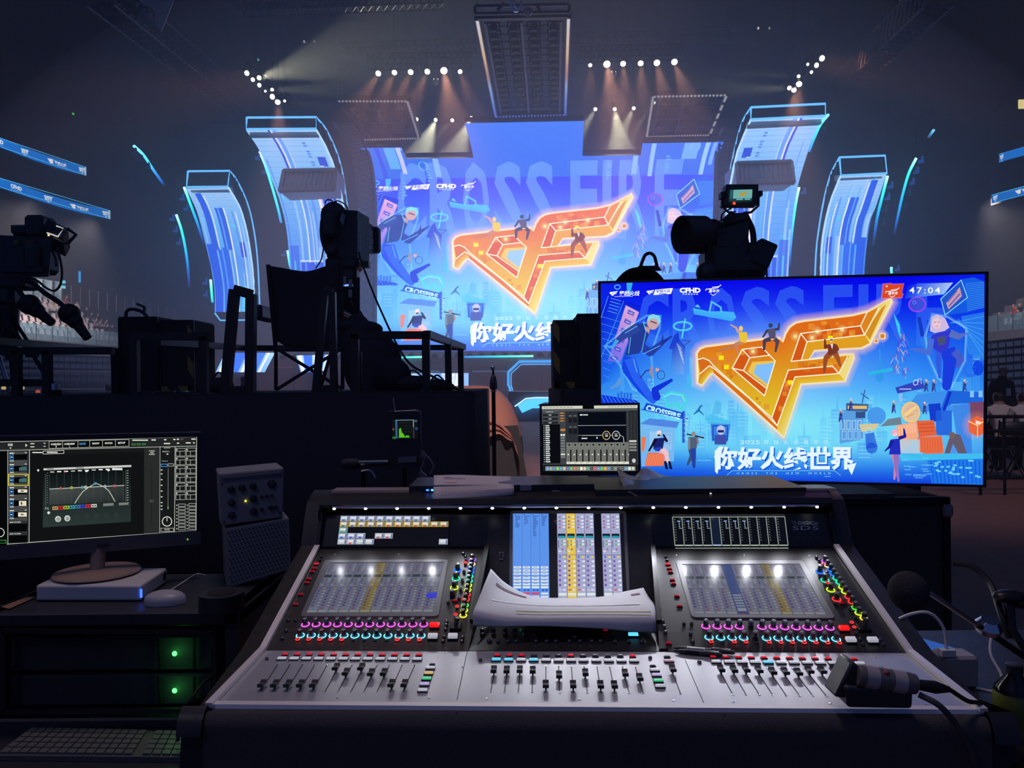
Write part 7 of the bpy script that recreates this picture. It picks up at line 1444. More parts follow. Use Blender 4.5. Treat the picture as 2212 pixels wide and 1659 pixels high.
for kf,x,y in ((k5,1178,490),(k5,1933,490),(k6,350,495),(k6,1113,501),(k6,1886,508),(k7,315,411),(k7,945,422),(k7,1575,428),(k5,2058,118),(k6,152,237),(k7,1245,120),(k7,1320,216)):screws.lathe(on(PA,*kf(x,y)),NA,[(.003,0),(.0028,.0008),(.0006,.001)],8)
for x,y in ((724,1197),(861,1197),(1461,1199),(1607,1199),(1748,1200),(961,1400),(792,1400)):screws.lathe(on(PB,x,y),NB,[(.0028,0),(.0026,.0008),(.0006,.001)],8)
screws.obj('screw_heads',m_screwh,con)
mb = MB()
for a,b in (((987,1512),(1009,1408)),((1520,1518),(1480,1426))):mb.bar(on(PA,*a,.0003),on(PA,*b,.0003),.0012,.0008)
mb.obj('deck_seams',m_stem,con,smooth=0)
# unlit knobs and keys in the shadow under the sheet of paper
for px,py in ((1041,1363),(1066,1363),(1091,1363),(1112,1363),(1134,1363),(1157,1365),(1041,1373),(1066,1374),(1091,1374),(1112,1374),(1134,1374),(1157,1376),(1242,1379),(1057,1387),(1076,1388),(1097,1388),(1115,1388),(1158,1388),(1181,1388),(1201,1388),(1230,1388),(1253,1388),(1278,1388),(1297,1388),(1328,1389),(1358,1389),(1386,1389),(1325,1374)):dome(on(PL,px,py),pln(PL)[1],.005,.006)
key('lit_key',on(PL,1368,1375),pln(PL)[1],KX,.022,.012,.008,mat('cyan_square',(.2,.5,.6),.35,emit=rgb(90,205,245),es=1.3));key('red_button',on(PL,1308,1364),pln(PL)[1],KX,.0115,.006,.005,m_reddim)
k = MB().ball(on(PL,1124,1364,.004),.003,8,5).obj('green_led',glow('green_led',rgb(20,90,30),.6),con)
# ---------------------------------------------------------------- things lying on the console
m_paper = mat('paper',(.55,.55,.58),.75,bump=.12,bscale=14)
mb,cols = patch([[(1060,1229,1.93),(1095,1262,1.95),(1150,1288,1.96),(1220,1292,1.96),(1300,1289,1.96),(1350,1278,1.94),(1390,1270,1.92)],
 [(1048,1258,1.85),(1085,1284,1.86),(1150,1300,1.87),(1220,1302,1.87),(1300,1300,1.87),(1358,1293,1.86),(1400,1288,1.85)],
 [(1032,1298,1.77),(1080,1306,1.77),(1150,1312,1.77),(1220,1313,1.77),(1300,1313,1.77),(1362,1312,1.77),(1414,1310,1.77)],
 [(1022,1324,1.715),(1080,1332,1.71),(1150,1335,1.71),(1220,1335,1.71),(1300,1335,1.71),(1362,1336,1.71),(1416,1338,1.71)],
 [(1022,1352,1.715),(1080,1353,1.70),(1150,1352,1.70),(1220,1354,1.70),(1300,1358,1.70),(1362,1364,1.70),(1417,1368,1.71)]],36,20)
ps = thing('paper_sheets','curled white paper sheets lying over the middle of the console','paper',W(1220,1335,1.76));mb.obj('top_sheet',m_paper,ps,solid=.0015)
def on_sheet(cols,a,b):                                # a along the sheet, b down it
 i = a * (len(cols) - 1);j = b * (len(cols[0]) - 1);i0,j0 = min(int(i),len(cols) - 2),min(int(j),len(cols[0]) - 2);return cols[i0][j0].lerp(cols[i0 + 1][j0],i - i0).lerp(cols[i0][j0 + 1].lerp(cols[i0 + 1][j0 + 1],i - i0),j - j0)
def sheet_ink(name,cols,par,draw,lift=.0016):
 def mp(x,y,z):p = on_sheet(cols,x,y);q = on_sheet(cols,min(.999,x + .01),y) - p;r = on_sheet(cols,x,min(.999,y + .01)) - p;n = q.cross(r).normalized();n = n if n.dot(CAM - p) > 0 else -n;return p + n * (lift + z)
 P = Pic(.00002);draw(P);return P.build(name,mp,par,mats=('ink','ink','ink'))
def ink1(P):
 for x0,x1,y0,y1 in ((.09,.30,.12,.30),(.86,.94,.14,.2)):
  for k in range(8):a,b = x0 + (x1 - x0) * k / 8,x0 + (x1 - x0) * (k + 1) / 8;P.poly([(a,y0),(b,y0),(b,y0 + .05),(a,y0 + .05)],(90,60,62),1,True)
 for k in range(20):P.poly([(.1 + k * .04,.43),(.14 + k * .04,.43),(.14 + k * .04,.45),(.1 + k * .04,.45)],(225,225,232),1,True)
 for y in (.6,.66):
  for k in range(20):P.poly([(.25 + k * .036,y),(.286 + k * .036,y),(.286 + k * .036,y + .018),(.25 + k * .036,y + .018)],(196,186,130),1,True)
sheet_ink('printed_lines',cols,ps,ink1)
# rack unit with blue leds, interface unit, paper and cloth on the hood
def rack(label,x0,x1,y0,y1,Y,D,m,name='rack_unit',cat='rack unit'):
 a,b = W(x0,y1,Y),W(x1,y1,Y);h = W(x0,y0,Y).z - a.z;t = thing(name,label,cat,(a + b) / 2 + V((0,D / 2,0)));u = b - a;u.z = 0
 bk = V((-u.y,u.x,0)).normalized() * D;z = V((0,0,h));b = a + u;mb = MB();mb.hexa([a,b,b + bk,a + bk,a + z,b + z,b + bk + z,a + bk + z]);mb.obj('case',m,t);n = V((u.y,-u.x,0)).normalized()
 return t,a,u,z,n
t,a,u,z,n = rack('black rack unit with six blue indicator lights at its left end',884,1284,1050,1091,2.13,.2,'black')
m_bled = glow('blue_led',rgb(50,110,255),4);m_bled2 = glow('blue_led_bright',rgb(80,170,255),4.5)
for i in range(2):
 for j in range(3):c = a + u * (.1 + i * .026) + z * (.78 - j * .3) + n * .002;MB().ball(c,(.0042,.003,.0024),10,6).obj('indicator',m_bled2 if (i + j) % 2 else m_bled,t)
mb = MB();c = a + u * .04 + z * .52 + n * .0012;mb.box(c,(.03,.002,.02));mb.obj('sticker',mat('sticker_grey',(.12,.12,.14),.5),t)
for k in range(5):c = a + u * (.3 + k * .11) + z * .45;MB().lathe(c,n,[(.008,0),(.008,.008),(.006,.009)],12).obj('knob','steel',t)
c = a + u * .63 + z * .85 + n * .003;MB().box(c,(.032,.003,.015)).obj('sticker',mat('sticker_pale',(.3,.3,.34),.5),t)
c = a + u * .79 + z * .6 + n * .003;MB().box(c,(.022,.003,.009)).obj('tape',mat('sticker_pink',(.5,.4,.38),.5),t)
t,a,u,z,n = rack('dark grey audio interface unit with a white diamond emblem and a round knob',1287,1742,1058,1100,2.085,.28,mat('interface_grey',(.035,.036,.042),.45,.3),'audio_interface','audio interface')
m_wl = glow('white_emblem',rgb(245,245,250),1.2);c = a + u * .105 + z * .52 + n * .001;ux,uz = u.normalized(),V((0,0,1));s = .0105;mb = MB()
D4 = [(-s,0),(0,s * .72),(s,0),(0,-s * .72)]
for k in range(4):mb.bar(c + ux * D4[k][0] + uz * D4[k][1],c + ux * D4[(k + 1) % 4][0] + uz * D4[(k + 1) % 4][1],.0018,.001)
mb.obj('emblem_outline',m_wl,t,smooth=0);letters('emblem_letters','UA',c - ux * .0055 - uz * .0032,ux,uz,n,.011,.0065,m_wl,t,.02)
p = a + u * .24 + z * .15 + n * .001;q = a + u * .62 + z * .15 + n * .001;mb = MB();mb.hexa([p,q,q + n * .001,p + n * .001,p + z * .62,q + z * .62,q + z * .62 + n * .001,p + z * .62 + n * .001]);mb.obj('display','glassy',t)
for f,g in ((.52,.75),(.545,.9),(.52,.3)):MB().box(a + u * f + z * g * .85 + n * .003,(.005,.001,.0022)).obj('readout',m_wl,t)
c = a + u * .695 + z * .45;MB().lathe(c,n,[(.0165,0),(.0165,.003),(.0125,.004),(.0118,.014),(.0105,.016)],20).obj('volume_knob','steel',t);MB().ring(c + n * .004,n,.0135,.0012,20).obj('knob_ring','alu',t)
c = a + u * .83 + z * .55;MB().lathe(c,n,[(.005,0),(.005,.004),(.003,.005)],12).obj('button','black',t)
mb,cols = patch([[(937,1027,2.32),(990,1026,2.32),(1050,1028,2.31),(1102,1029,2.31)],[(937,1040,2.2),(990,1040,2.2),(1050,1041,2.2),(1106,1042,2.2)],[(936,1058,2.11),(990,1056,2.11),(1050,1053,2.11),(1110,1051,2.11)],[(936,1091,2.085),(990,1084,2.09),(1050,1077,2.095),(1111,1069,2.10)]],18,12)
t = thing('printed_sheet','printed white sheet draped over the rack unit with blue lights','paper',W(1020,1050,2.2));mb.obj('sheet',mat('paper_warm',(.62,.56,.55),.75),t,solid=.0012)
def ink2(P):
 for x0,x1,y,c in ((.14,.24,.12,(150,140,150)),(.14,.42,.19,(150,140,150)),(.16,.32,.40,(220,150,80))):
  for k in range(4):P.poly([(x0 + (x1 - x0) * k / 4,y),(x0 + (x1 - x0) * (k + 1) / 4,y),(x0 + (x1 - x0) * (k + 1) / 4,y + .03),(x0 + (x1 - x0) * k / 4,y + .03)],c,1,True)
 for r in range(7):P.poly([(.1,.5 + r * .05),(.8,.5 + r * .05),(.8,.506 + r * .05),(.1,.506 + r * .05)],(165,150,152),1)
sheet_ink('printed_lines',cols,t,ink2,.0012)
# plastic sheets over the interface
m_film = mat('plastic_film',(.20,.215,.235),.38,spec=.6,bump=.25,bscale=9)
mb,cols = patch([[(1333,1009,2.34),(1364,1031,2.36),(1397,1013,2.40),(1445,1028,2.42),(1530,1036,2.42),(1620,1040,2.40),(1690,1044,2.38)],[(1337,1026,2.25),(1370,1040,2.26),(1405,1040,2.28),(1460,1046,2.28),(1540,1050,2.28),(1640,1053,2.26),(1728,1058,2.24)],[(1345,1046,2.16),(1376,1056,2.16),(1412,1058,2.16),(1470,1058,2.15),(1550,1060,2.15),(1650,1065,2.15),(1750,1070,2.14)],[(1357,1066,2.085),(1384,1076,2.075),(1420,1075,2.075),(1480,1073,2.075),(1560,1072,2.075),(1660,1078,2.075),(1752,1086,2.07)]],36,15)
rd = random.Random(8)
for i in range(len(mb.v)):p = mb.v[i];mb.v[i] = p + V((0,0,.003 * math.sin(p.y * 130 + 2 * math.sin(p.x * 9)) + .002 * math.sin(p.x * 60 + p.y * 40)))
tag(mb.obj('plastic_sheets',m_film,solid=.003),'creased translucent grey plastic sheets draped over the audio interface','plastic sheet')
# laptop
QS = [(1170.5,877.5),(1377,875),(1379,1018),(1172,1018)];lo,lu,lv = para(QS,.302);ln = lv.cross(lu).normalized();ln = ln if ln.y < 0 else -ln
lp = thing('laptop','open silver laptop showing an audio mixer window','laptop',lo + lu * .5 + lv * 1.05 - ln * .1)
def dlap(P):
 P.shade(0,0,1,1,2,2,lambda x,y:(30,32,36));P.rect(0,0,1,.045,(206,210,190));P.rect(.43,0,.12,.045,(8,8,10));P.rect(.02,.016,.01,.012,(40,40,40))
 for k in range(8):P.rect(.04 + k * .037,.018,.028,.009,(120,122,112))
 for k in range(9):P.rect(.7 + k * .032,.018,.018,.009,(120,122,112))
 P.rect(0,.05,1,.85,(62,66,72));P.rect(0,.05,1,.03,(84,88,92));P.rect(0,.28,.19,.6,(10,12,18));P.rect(0,.08,.19,.2,(70,74,80))
 for k in range(3):P.rect(.01,.12 + k * .06,.16,.035,(34,36,40));P.rect(.07,.13 + k * .06,.03,.012,(200,205,205))
 P.rect(.04,.085,.08,.008,(190,190,190))
 for k in range(18):P.rect(.016,.295 + k * .0325,.008,.012,(225,225,225));P.rect(.035,.293 + k * .0325,.045 + .012 * ((k * 7) % 3 - 1) * .3,.018,(215,220,220));
 for k in range(2):P.rect(.395 - .2 + k * .026,.43,.02,.03,(232,236,220))
 for k in range(4):P.rect(.19,.1 + k * .04,.05,.02,(150,100,50));P.rect(.196,.105 + k * .04,.03,.006,(235,190,120))
 P.rect(.195,.35,.05,.035,(190,130,60))
 for k in range(8):P.rect(.195,.475 + k * .042,.045,.028,(210,214,200) if k == 6 else (120,124,122))
 P.rect(.25,.08,.64,.5,(44,48,54));P.rect(.38,.1,.5,.46,(8,12,22));P.rect(.38,.30,.5,.006,(190,195,195));P.rect(.38,.40 + .05,.25,.005,(170,175,170));P.rect(.4,.13,.03,.02,(225,230,230));P.text('VEDI',.44,.128,.045,.025,(225,230,230),1,bold=.02) if False else P.rect(.435,.132,.05,.016,(225,230,230))
 P.line([(.42,.455),(.82,.455),(.85,.48),(.855,.56)],.006,(205,208,195))
 for x,c,s in ((.675,(190,160,110),'25'),(.775,(170,185,190),'50')):P.disc(x,.455,.042,c,1,20,.07);P.disc(x,.455,.034,(14,16,20),1,20,.057);P.text(s,x - .014,.445,.03,.03,(240,240,235),1,bold=.02);P.rect(x - .018,.425,.036,.008,(180,180,180))
 P.rect(.415,.49,.06,.018,(215,218,215));P.rect(.57,.48,.014,.025,(215,218,215))
 for k in range(2):
  for r in range(2):P.rect(.28 + k * .05,.18 + r * .17,.04,.08,(24,26,30));P.rect(.285 + k * .05,.15 + r * .17,.03,.008,(150,150,150))
 for k in range(11):
  x = .255 + k * .063;P.rect(x,.56,.061,.31,(116,118,112));P.disc(x + .03,.6,.011,(26,26,26),1,10,.018);P.rect(x + .038,.67,.014,.19,(16,18,20));P.rect(x + .018,.68,.003,.17,(60,62,60));P.disc(x + .0195,.745,.008,(232,234,228),1,8,.012);P.rect(x + .004,.61,.05,.004,(150,152,146))
 P.rect(.255,.855,.65,.035,(226,228,212));
 for k in range(11):P.rect(.27 + k * .063,.868,.03,.006,(110,110,104))
 P.rect(.905,.08,.09,.8,(40,42,46))
 for k in range(13):P.rect(.93,.12 + k * .03,.006,.006,(120,124,124));P.rect(.965,.12 + k * .03,.006,.006,(120,124,124))
 for k in range(4):P.rect(.91,.53 + k * .045,.075,.03,(200,204,190) if k == 0 else (130,132,128))
 P.disc(.955,.84,.02,(200,204,204),1,14,.033)
 P.rect(0,.9,1,.1,(26,28,30));P.rect(.03,.925,.94,.068,(132,138,122))
 for k in range(26):
  c = [(90,160,225),(150,150,150),(60,120,220),(110,200,90),(70,150,210),(190,190,120),(90,80,190),(70,190,90),(220,90,80),(150,120,70),(240,240,230),(230,200,160),(60,160,150),(30,30,34),(220,50,90),(80,140,220),(60,190,80),(230,150,60),(70,120,210),(40,50,50),(100,120,130),(60,60,60),(50,50,54),(70,150,220),(225,225,225),(200,205,205)][k]
  P.rect(.04 + k * .0357,.935,.026,.047,c);P.rect(.047 + k * .0357,.948,.012,.02,mix(c,(255,255,255),.5))
P = Pic(.00001);dlap(P);P.build('display',plane_map(lo,lu,lv,ln),lp,mats=('pic','pica','pic'))
lpt = lambda x,y,z=0:lo + lu * x + lv * y + ln * z
mb = MB();a = [lpt(-.025,1.065,-.006),lpt(1.025,1.065,-.006),lpt(1.025,-.035,-.006),lpt(-.025,-.035,-.006)];mb.hexa(a + [p + ln * .0058 for p in a]);mb.obj('lid','black',lp)
hb = lpt(0,1.07,-.004);bw = lu * 1.05;fd = V((0,-1,0));fd = (fd - lu.normalized() * fd.dot(lu.normalized()));fd.z = 0;fd = fd.normalized() * .222;b0 = hb - lu * .025;zz = V((0,0,.012))
mb = MB();a = [b0 + fd,b0 + fd + bw,b0 + bw,b0];mb.hexa([p - zz for p in a] + a);mb.obj('base',mat('laptop_alu',(.20,.19,.20),.4,.8),lp)
mb = MB()
for r in range(6):
 for k in range(14):c = b0 + bw * (.06 + k * .0655) + fd * (.1 + r * .085);mb.box(c + V((0,0,.0008)),(.0165,.014,.0016))
mb.obj('keyboard','matte',lp);c = b0 + bw * .5 + fd * .8;MB().box(c + V((0,0,.0003)),(.12,.07,.0008)).obj('trackpad',mat('trackpad',(.16,.155,.16),.35,.6),lp)
# pens
for i,(pa,pb,lb) in enumerate((((1455,1405),(1587,1416),'black and silver pen lying on the console, the rear one'),((1457,1411),(1560,1421),'black pen lying on the console, the front one'))):
 a,b = on(PA,*pa,.006),on(PA,*pb,.006);d = (b - a).normalized();L = (b - a).length;t = thing('pen',lb,'pen',a.lerp(b,.5),group='pens on the console')
 MB().lathe(a,d,[(.001,0),(.003,.008),(.0045,.012),(.0048,L * .6),(.0046,L * .95),(.003,L)],12).obj('barrel','black',t);MB().lathe(a + d * L * .22,d,[(.0051,0),(.0051,L * .3)],12,).obj('sleeve','alu' if i == 0 else 'steel',t);MB().bar(a + d * L * .62 + NA * .006,a + d * L * .93 + NA * .0065,.002).obj('clip','chrome',t)
# ================================================================ desk at the left: rack case, display, computers
Yk0,Yk1 = 2.1,2.56;rz0 = W(240,1323,Yk0).z;rxa,rxb = W(-40,1323,Yk0).x,W(517,1323,Yk0).x;cx = (rxa + rxb) / 2;rw = rxb - rxa
t = thing('rack_case','black rack case with two green indicator lights carrying the left display','rack case',V((cx,2.33,0)));zb = W(240,1552,Yk0).z
def rq(x,y,d=0):return W(x,y,Yk0 + d)
mb = MB();mb.box((cx,(Yk0 + Yk1) / 2,rz0 - .02),(rw,Yk1 - Yk0,.04),bev=.006);mb.box((cx,(Yk0 + Yk1) / 2,zb / 2),(rw,Yk1 - Yk0,zb),bev=.006)
for x in (rxa + .02,rxb - .02):mb.box((x,(Yk0 + Yk1) / 2,(zb + rz0) / 2),(.04,Yk1 - Yk0,rz0 - zb))
mb.box((cx,Yk1 - .02,(zb + rz0) / 2),(rw,.03,rz0 - zb));mb.obj('shell','black',t)
mb = MB()
for a,b in (((8,1362),(462,1366)),((462,1366),(466,1534)),((466,1534),(8,1536)),((8,1536),(8,1362))):mb.bar(rq(*a),rq(*b),.012)
mb.obj('front_rim',mat('rack_rim',(.05,.05,.055),.35,.7),t)
for y0,y1 in ((1372,1452),(1455,1528)):a,b = rq(16,y1,.03),rq(458,y0,.03);mb = MB();mb.box(((a.x + b.x) / 2,a.y + .15,(a.z + b.z) / 2),(b.x - a.x,.3,b.z - a.z - .004),bev=.004);u = mb.obj('rack_module','matte',t);mb = MB();mb.bar(rq(340,y0 + 6,.02),rq(345,y1 - 6,.02),.006);mb.bar(rq(420,y0 + 6,.02),rq(420,y1 - 6,.02),.006);mb.obj('handle','steel',u)
m_gl = glow('green_indicator',rgb(60,255,80),7,'FRONT')
for y in (1412,1492):MB().ball(rq(377,y,.022),(.007,.004,.007),10,6).obj('indicator',m_gl,t);l = lamp('indicator_light','POINT',rq(377,y,.0),(0,0,0),.035,(.15,1,.2),shadow_soft_size=.01);l.parent = t;l.matrix_parent_inverse = PMAT[t].inverted()
mb = MB();mb.hexa([WZ(*p,rz0) for p in ((2,1311),(20,1315),(76,1290),(60,1288))] + [WZ(*p,rz0 + .004) for p in ((2,1311),(20,1315),(76,1290),(60,1288))]);mb.obj('wooden_edge',mat('brown_edge',(.30,.16,.10),.6),t)
# display on a round foot
QM = [(-92,951.5),(425.5,944),(424.6,1145.7),(-92,1183)]
QM = [(-62,955.3),(425.5,944),(424.6,1145.7),(-62,1182)]
mo,mu,mv = para(QM,.56);s_ = 2.33 / (mo + mu * .55 + mv).y;mo,mu,mv = CAM + (mo - CAM) * s_,mu * s_,mv * s_;mn = mv.cross(mu).normalized();mn = mn if mn.y < 0 else -mn
dp = thing('display','desktop display on a round foot showing a dark equaliser window','display',mo + mu * .55 + mv * 1.4);hm = homography(QM,[(0,0),(1,0),(1,1),(0,1)])
P = Pic(.00001);P.shade(0,0,1,1,2,2,lambda x,y:(22,24,26));P.tf = lambda p:hm((p[0] / 4.147,920 + p[1] / 4.147));G_,Wt,Bk,Ln = (46,48,50),(225,228,215),(6,7,9),(185,188,176)
P.poly([(-260,152),(1760,97),(1760,178),(-260,232)],(34,36,38));P.poly([(-260,214),(1760,178),(1760,190),(-260,226)],(60,62,62));P.line([(-260,150),(1762,97)],6,Ln);P.line([(1762,97),(1756,938)],5,Ln);P.line([(-260,1082),(1756,938)],7,Ln);P.line([(-260,228),(1760,180)],4,Ln)
P.poly([(440,140),(1155,122),(1155,182),(440,202)],Bk);P.line([(440,140),(1155,122),(1155,182),(440,202)],4,Ln,1,True)
for i,w in enumerate(('OVERVIEW','OVERVIEW','RACK','SHOW','PATCH','SETUP')):
 x = (455,575,712,826,940,1056)[i];P.text(w,x,157 - i * 2.6,(96,96,58,64,66,66)[i],18,(70,170,230) if i == 2 else Wt,1,rot=-.03,bold=.03)
 if i < 2:P.text('12'[i],x + 44,178,8,14,Wt,1)
 if i:P.line([(x - 14 - (i > 2) * 8,138 - i * 2.6),(x - 14 - (i > 2) * 8,198 - i * 2.6)],4,Ln)
P.text('GGR',70,158,46,22,Wt,1,bold=.03);P.poly([(228,160),(246,174),(228,188)],Wt);P.poly([(84,194),(104,194),(94,206)],Wt)
for x,y in ((272,158),(272,186)):P.rect(x,y - 3,36,8,Wt);P.rect(x + 118,y - 6,18,6,Wt)
for x,y,w in ((1186,128,140),(1356,126,40),(1470,124,20),(1552,122,20),(1584,120,20),(1620,120,22),(1714,118,38),(1468,158,56),(1585,155,20),(1664,152,44),(1730,152,14)):P.rect(x,y - 5,w,10,Wt if w != 22 else (90,90,88))
for k in range(3):P.rect(1178 + k * 46,158 - k,38,7,(60,130,60));P.rect(1178 + k * 46,169 - k,38,6,(50,110,50))
# plug-in list
P.poly([(-260,236),(62,226),(62,1066),(-260,1080)],Bk);P.poly([(76,226),(250,222),(246,1046),(76,1056)],G_);P.line([(70,228),(70,1060)],5,Ln);P.line([(264,218),(260,1046)],6,Ln)
for k in range(6):
 y = 252 + k * 103;P.rect(80,y - 20,166,102,(70,72,72));P.rect(86,y - 12,40,9,Wt);P.rect(222,y - 16,18,6,Wt);P.poly([(80,y + 4),(246,y),(244,y + 52),(80,y + 56)],Bk);P.frame(84,y + 6,38,44,5,(60,140,220));P.rect(94,y + 22,18,12,(150,200,240));P.rect(88,y + 58,36,7,Wt)
 if k in (1,2):P.poly([(170,y + 20),(200,y + 10),(240,y + 8),(240,y + 46),(172,y + 46)],(66,104,108))
 if k > 2:P.rect((160,170,162)[k - 3],y + 8,(84,66,78)[k - 3],(28,44,38)[k - 3],(226,220,196));P.rect(186,y + (18 if k < 5 else 22),26 if k != 4 else 14,10 if k != 4 else 24,(120,60,40) if k == 4 else (60,60,60))
P.frame(74,430,182,106,6,(232,214,40))
for k in range(2):P.text('ADD PLUGIN',84,858 + k * 104,102,11,Wt,1,bold=.02,rot=-.02);P.poly([(78,880 + k * 104),(244,874 + k * 104),(242,944 + k * 98),(78,950 + k * 98)],Bk)
P.rect(-40,1022,96,30,(50,150,50));P.rect(-34,1028,84,20,Bk);P.circ(0,955,38,6,Wt)
# equaliser window
P.poly([(270,262),(1292,232),(1290,968),(264,1040)],(16,18,20));P.rect(290,234,90,9,Wt);P.poly([(386,226),(572,220),(572,246),(386,252)],Bk);P.line([(386,226),(572,220),(572,246),(386,252)],4,Wt,1,True);P.rect(420,232,96,9,Wt)
P.poly([(384,384),(1172,352),(1172,858),(384,910)],[(10,14,16,1),(10,14,16,1),(40,52,50,1),(44,56,54,1)]);P.poly([(390,380),(1176,350),(1176,368),(390,398)],(200,202,196));P.rect(420,382,60,7,(60,60,60));P.rect(680,372,70,7,(60,60,60))
for k in range(9):P.rect(450 + k * 62,408 - k * 3,36,10,(240,240,240) if k % 3 else (190,194,190))
P.disc(583,413,7,(230,70,110));P.disc(776,405,14,Wt,1,10,9);P.disc(972,397,14,Wt,1,10,9);P.rect(1004,378,92,18,(230,230,230));P.disc(342,398,10,Wt,1,10);P.disc(436,778,13,Wt,1,10)
P.poly([(444,564),(1112,532),(1112,672),(444,706)],[(78,84,84,.8),(60,66,66,.6),(34,38,40,.8),(56,62,62,.8)])
for k in range(11):P.line([(444 + k * 66,432 - k * 3),(444 + k * 66,704 - k * 3)],2.5,(70,76,78))
P.line([(408,430),(408,710)],3,(110,114,110));P.line([(1128,400),(1128,676)],3,(110,114,110))
for k in range(13):P.rect(1136,398 + k * 22,14,5,(190,194,190));P.rect(418,420 + k * 22,12,5,(120,124,120))
P.line([(444,565),(1112,533)],5,(222,226,220));P.line([(670,694),(700,645),(740,590),(790,553),(858,512),(930,545),(975,580),(1010,640),(1028,676)],5.5,(216,224,190))
for x,y,c in ((543,559,(220,80,50)),(641,554,(190,210,70)),(738,550,(90,190,210)),(767,548,(230,236,230)),(856,516,(70,160,210)),(940,541,(200,205,240)),(1024,537,(235,70,110))):P.disc(x,y,13,c,1,14);P.disc(x,y,8,(30,34,36),1,12);P.rect(x - 3,y - 3,6,6,Wt)
for k,c in enumerate(((230,190,120),(220,60,50),(200,210,70),(60,190,190),(60,150,200),(80,80,220),(230,60,80),(235,235,230))):P.poly([(470 + k * 50,724 - k * 3.2),(516 + k * 50,722 - k * 3.2),(516 + k * 50,750 - k * 3.2),(470 + k * 50,752 - k * 3.2)],c);P.poly([(476 + k * 50,730 - k * 3.2),(510 + k * 50,728 - k * 3.2),(510 + k * 50,744 - k * 3.2),(476 + k * 50,746 - k * 3.2)],(16,18,20));P.rect(486 + k * 50,733 - k * 3.2,14,6,c)
P.poly([(924,696),(1018,690),(1018,714),(924,720)],(120,124,120));P.poly([(1064,690),(1152,684),(1152,706),(1064,712)],(120,124,120));P.text('F6',404,728,34,22,(150,160,156),1,bold=.02)
for x,y in ((520,834),(603,828)):P.disc(x,y,27,(206,210,206),1,18);P.disc(x + 2,y + 2,18,(150,154,150),1,14)
for k in range(5):P.disc(690 + k * 88,815 - k * 4,22,(44,54,52),1,14)
# right-hand strips
P.poly([(1292,196),(1430,192),(1428,956),(1290,968)],(40,42,42));P.line([(1434,190),(1430,956)],4,Ln);P.line([(1568,186),(1564,950)],5,Ln)
for k,w in enumerate(('TOUCH','AND','SLIDE')):P.text(w,1334 + (12 if k == 1 else 0),219 + k * 15,52 if k != 1 else 30,10,Wt,1,bold=.02)
P.line([(1358,400),(1358,890)],4,(20,20,20));P.rect(1340,660,36,26,(66,66,64))
P.text('OUTPUT',1468,192,60,10,Wt,1);P.text('DIGICO-1',1456,224,62,11,Wt,1);P.rect(1492,248,16,9,Wt);P.text('Latency',1450,310,52,10,Wt,1);P.frame(1442,340,58,26,5,(70,150,230));P.frame(1504,338,52,24,4,Ln);P.line([(1507,380),(1505,745)],5,(120,122,116));P.rect(1501,724,9,20,(110,200,70))
for y in (395,430,482,532,584,635,687,717,747):P.disc(1448,y,9,Wt,1,8,5)
P.circ(1496,856,42,7,Wt,1,22);P.line([(1496,852),(1496,826)],6,Wt);P.frame(1440,914,116,34,4,Ln);P.text('MUTE',1474,924,46,13,Wt,1)
for r in range(6):
 for c in range(2):P.frame(1574 + c * 94,200 + r * 78 - c * 3,88,72,3.5,Ln);P.line([(1574 + c * 94,228 + r * 78),(1662 + c * 94,225 + r * 78)],3.5,Ln);P.line([(1612 + c * 94,228 + r * 78),(1612 + c * 94,270 + r * 78)],3.5,Ln);P.rect(1580 + c * 94,208 + r * 78,8,12,Wt)
for r in range(8):
 for c in range(2):P.frame(1596 + c * 94,698 + r * 30 - c * 4,66,24,3.5,Ln);P.rect(1580 + c * 94,706 + r * 30,7,10,Wt)
P.tf = lambda p:p;P.build('screen',plane_map(mo,mu,mv,mn),dp,mats=('pic','pica',picture_mat('display_ground',1,sample='FRONT')),clip=(0,0,1,1))
mq = lambda x,y,z=0:mo + mu * x + mv * y + mn * z
m_mon = mat('display_grey',(.10,.10,.105),.45,vary=.1);mb = MB()
for a,b,c,d in ((-.02,-.05,1.02,-.004),(-.02,-.004,-.003,1.01),(1.003,-.004,1.02,1.01)):mb.hexa([mq(a,d,-.03),mq(c,d,-.03),mq(c,d,.004),mq(a,d,.004),mq(a,b,-.03),mq(c,b,-.03),mq(c,b,.004),mq(a,b,.004)])
mb.obj('bezel','black',dp);mb = MB();mb.hexa([mq(-.02,1.145,-.03),mq(1.02,1.145,-.03),mq(1.02,1.145,.005),mq(-.02,1.145,.005),mq(-.02,1.012,-.03),mq(1.02,1.012,-.03),mq(1.02,1.012,.005),mq(-.02,1.012,.005)]);mb.hexa([mq(-.02,1.1,-.035),mq(1.02,1.1,-.035),mq(1.02,1.1,-.003),mq(-.02,1.1,-.003),mq(-.02,-.05,-.035),mq(1.02,-.05,-.035),mq(1.02,-.05,-.003),mq(-.02,-.05,-.003)]);mb.obj('chin',m_mon,dp)
letters('maker_name','AOC',mq(.53,1.1,.0055),mu.normalized(),-mv.normalized(),mn,.033,.011,mat('maker_ink',(.02,.02,.02),.4),dp,.03);MB().ball(mq(.955,1.085,.006),.002,8,5).obj('power_led',glow('power_led',rgb(120,230,60),2),dp)
m_foot = mat('foot_plastic',(.36,.25,.19),.35);fz_ = rz0 + .052;fc = WZ(210,1238,fz_);mb = MB();mb.lathe(fc,(0,0,1),[(.118,0),(.122,.003),(.118,.008),(.03,.014)],40);mb.obj('foot',m_foot,dp);a = W(211,1190,fc.y);mb = MB();mb.tube([fc + V((0,0,.008)),fc + V((0,.005,.05)),V((fc.x,fc.y + .01,mq(.5,1.1).z + .02))],.021,20);mb.obj('neck',m_foot,dp)
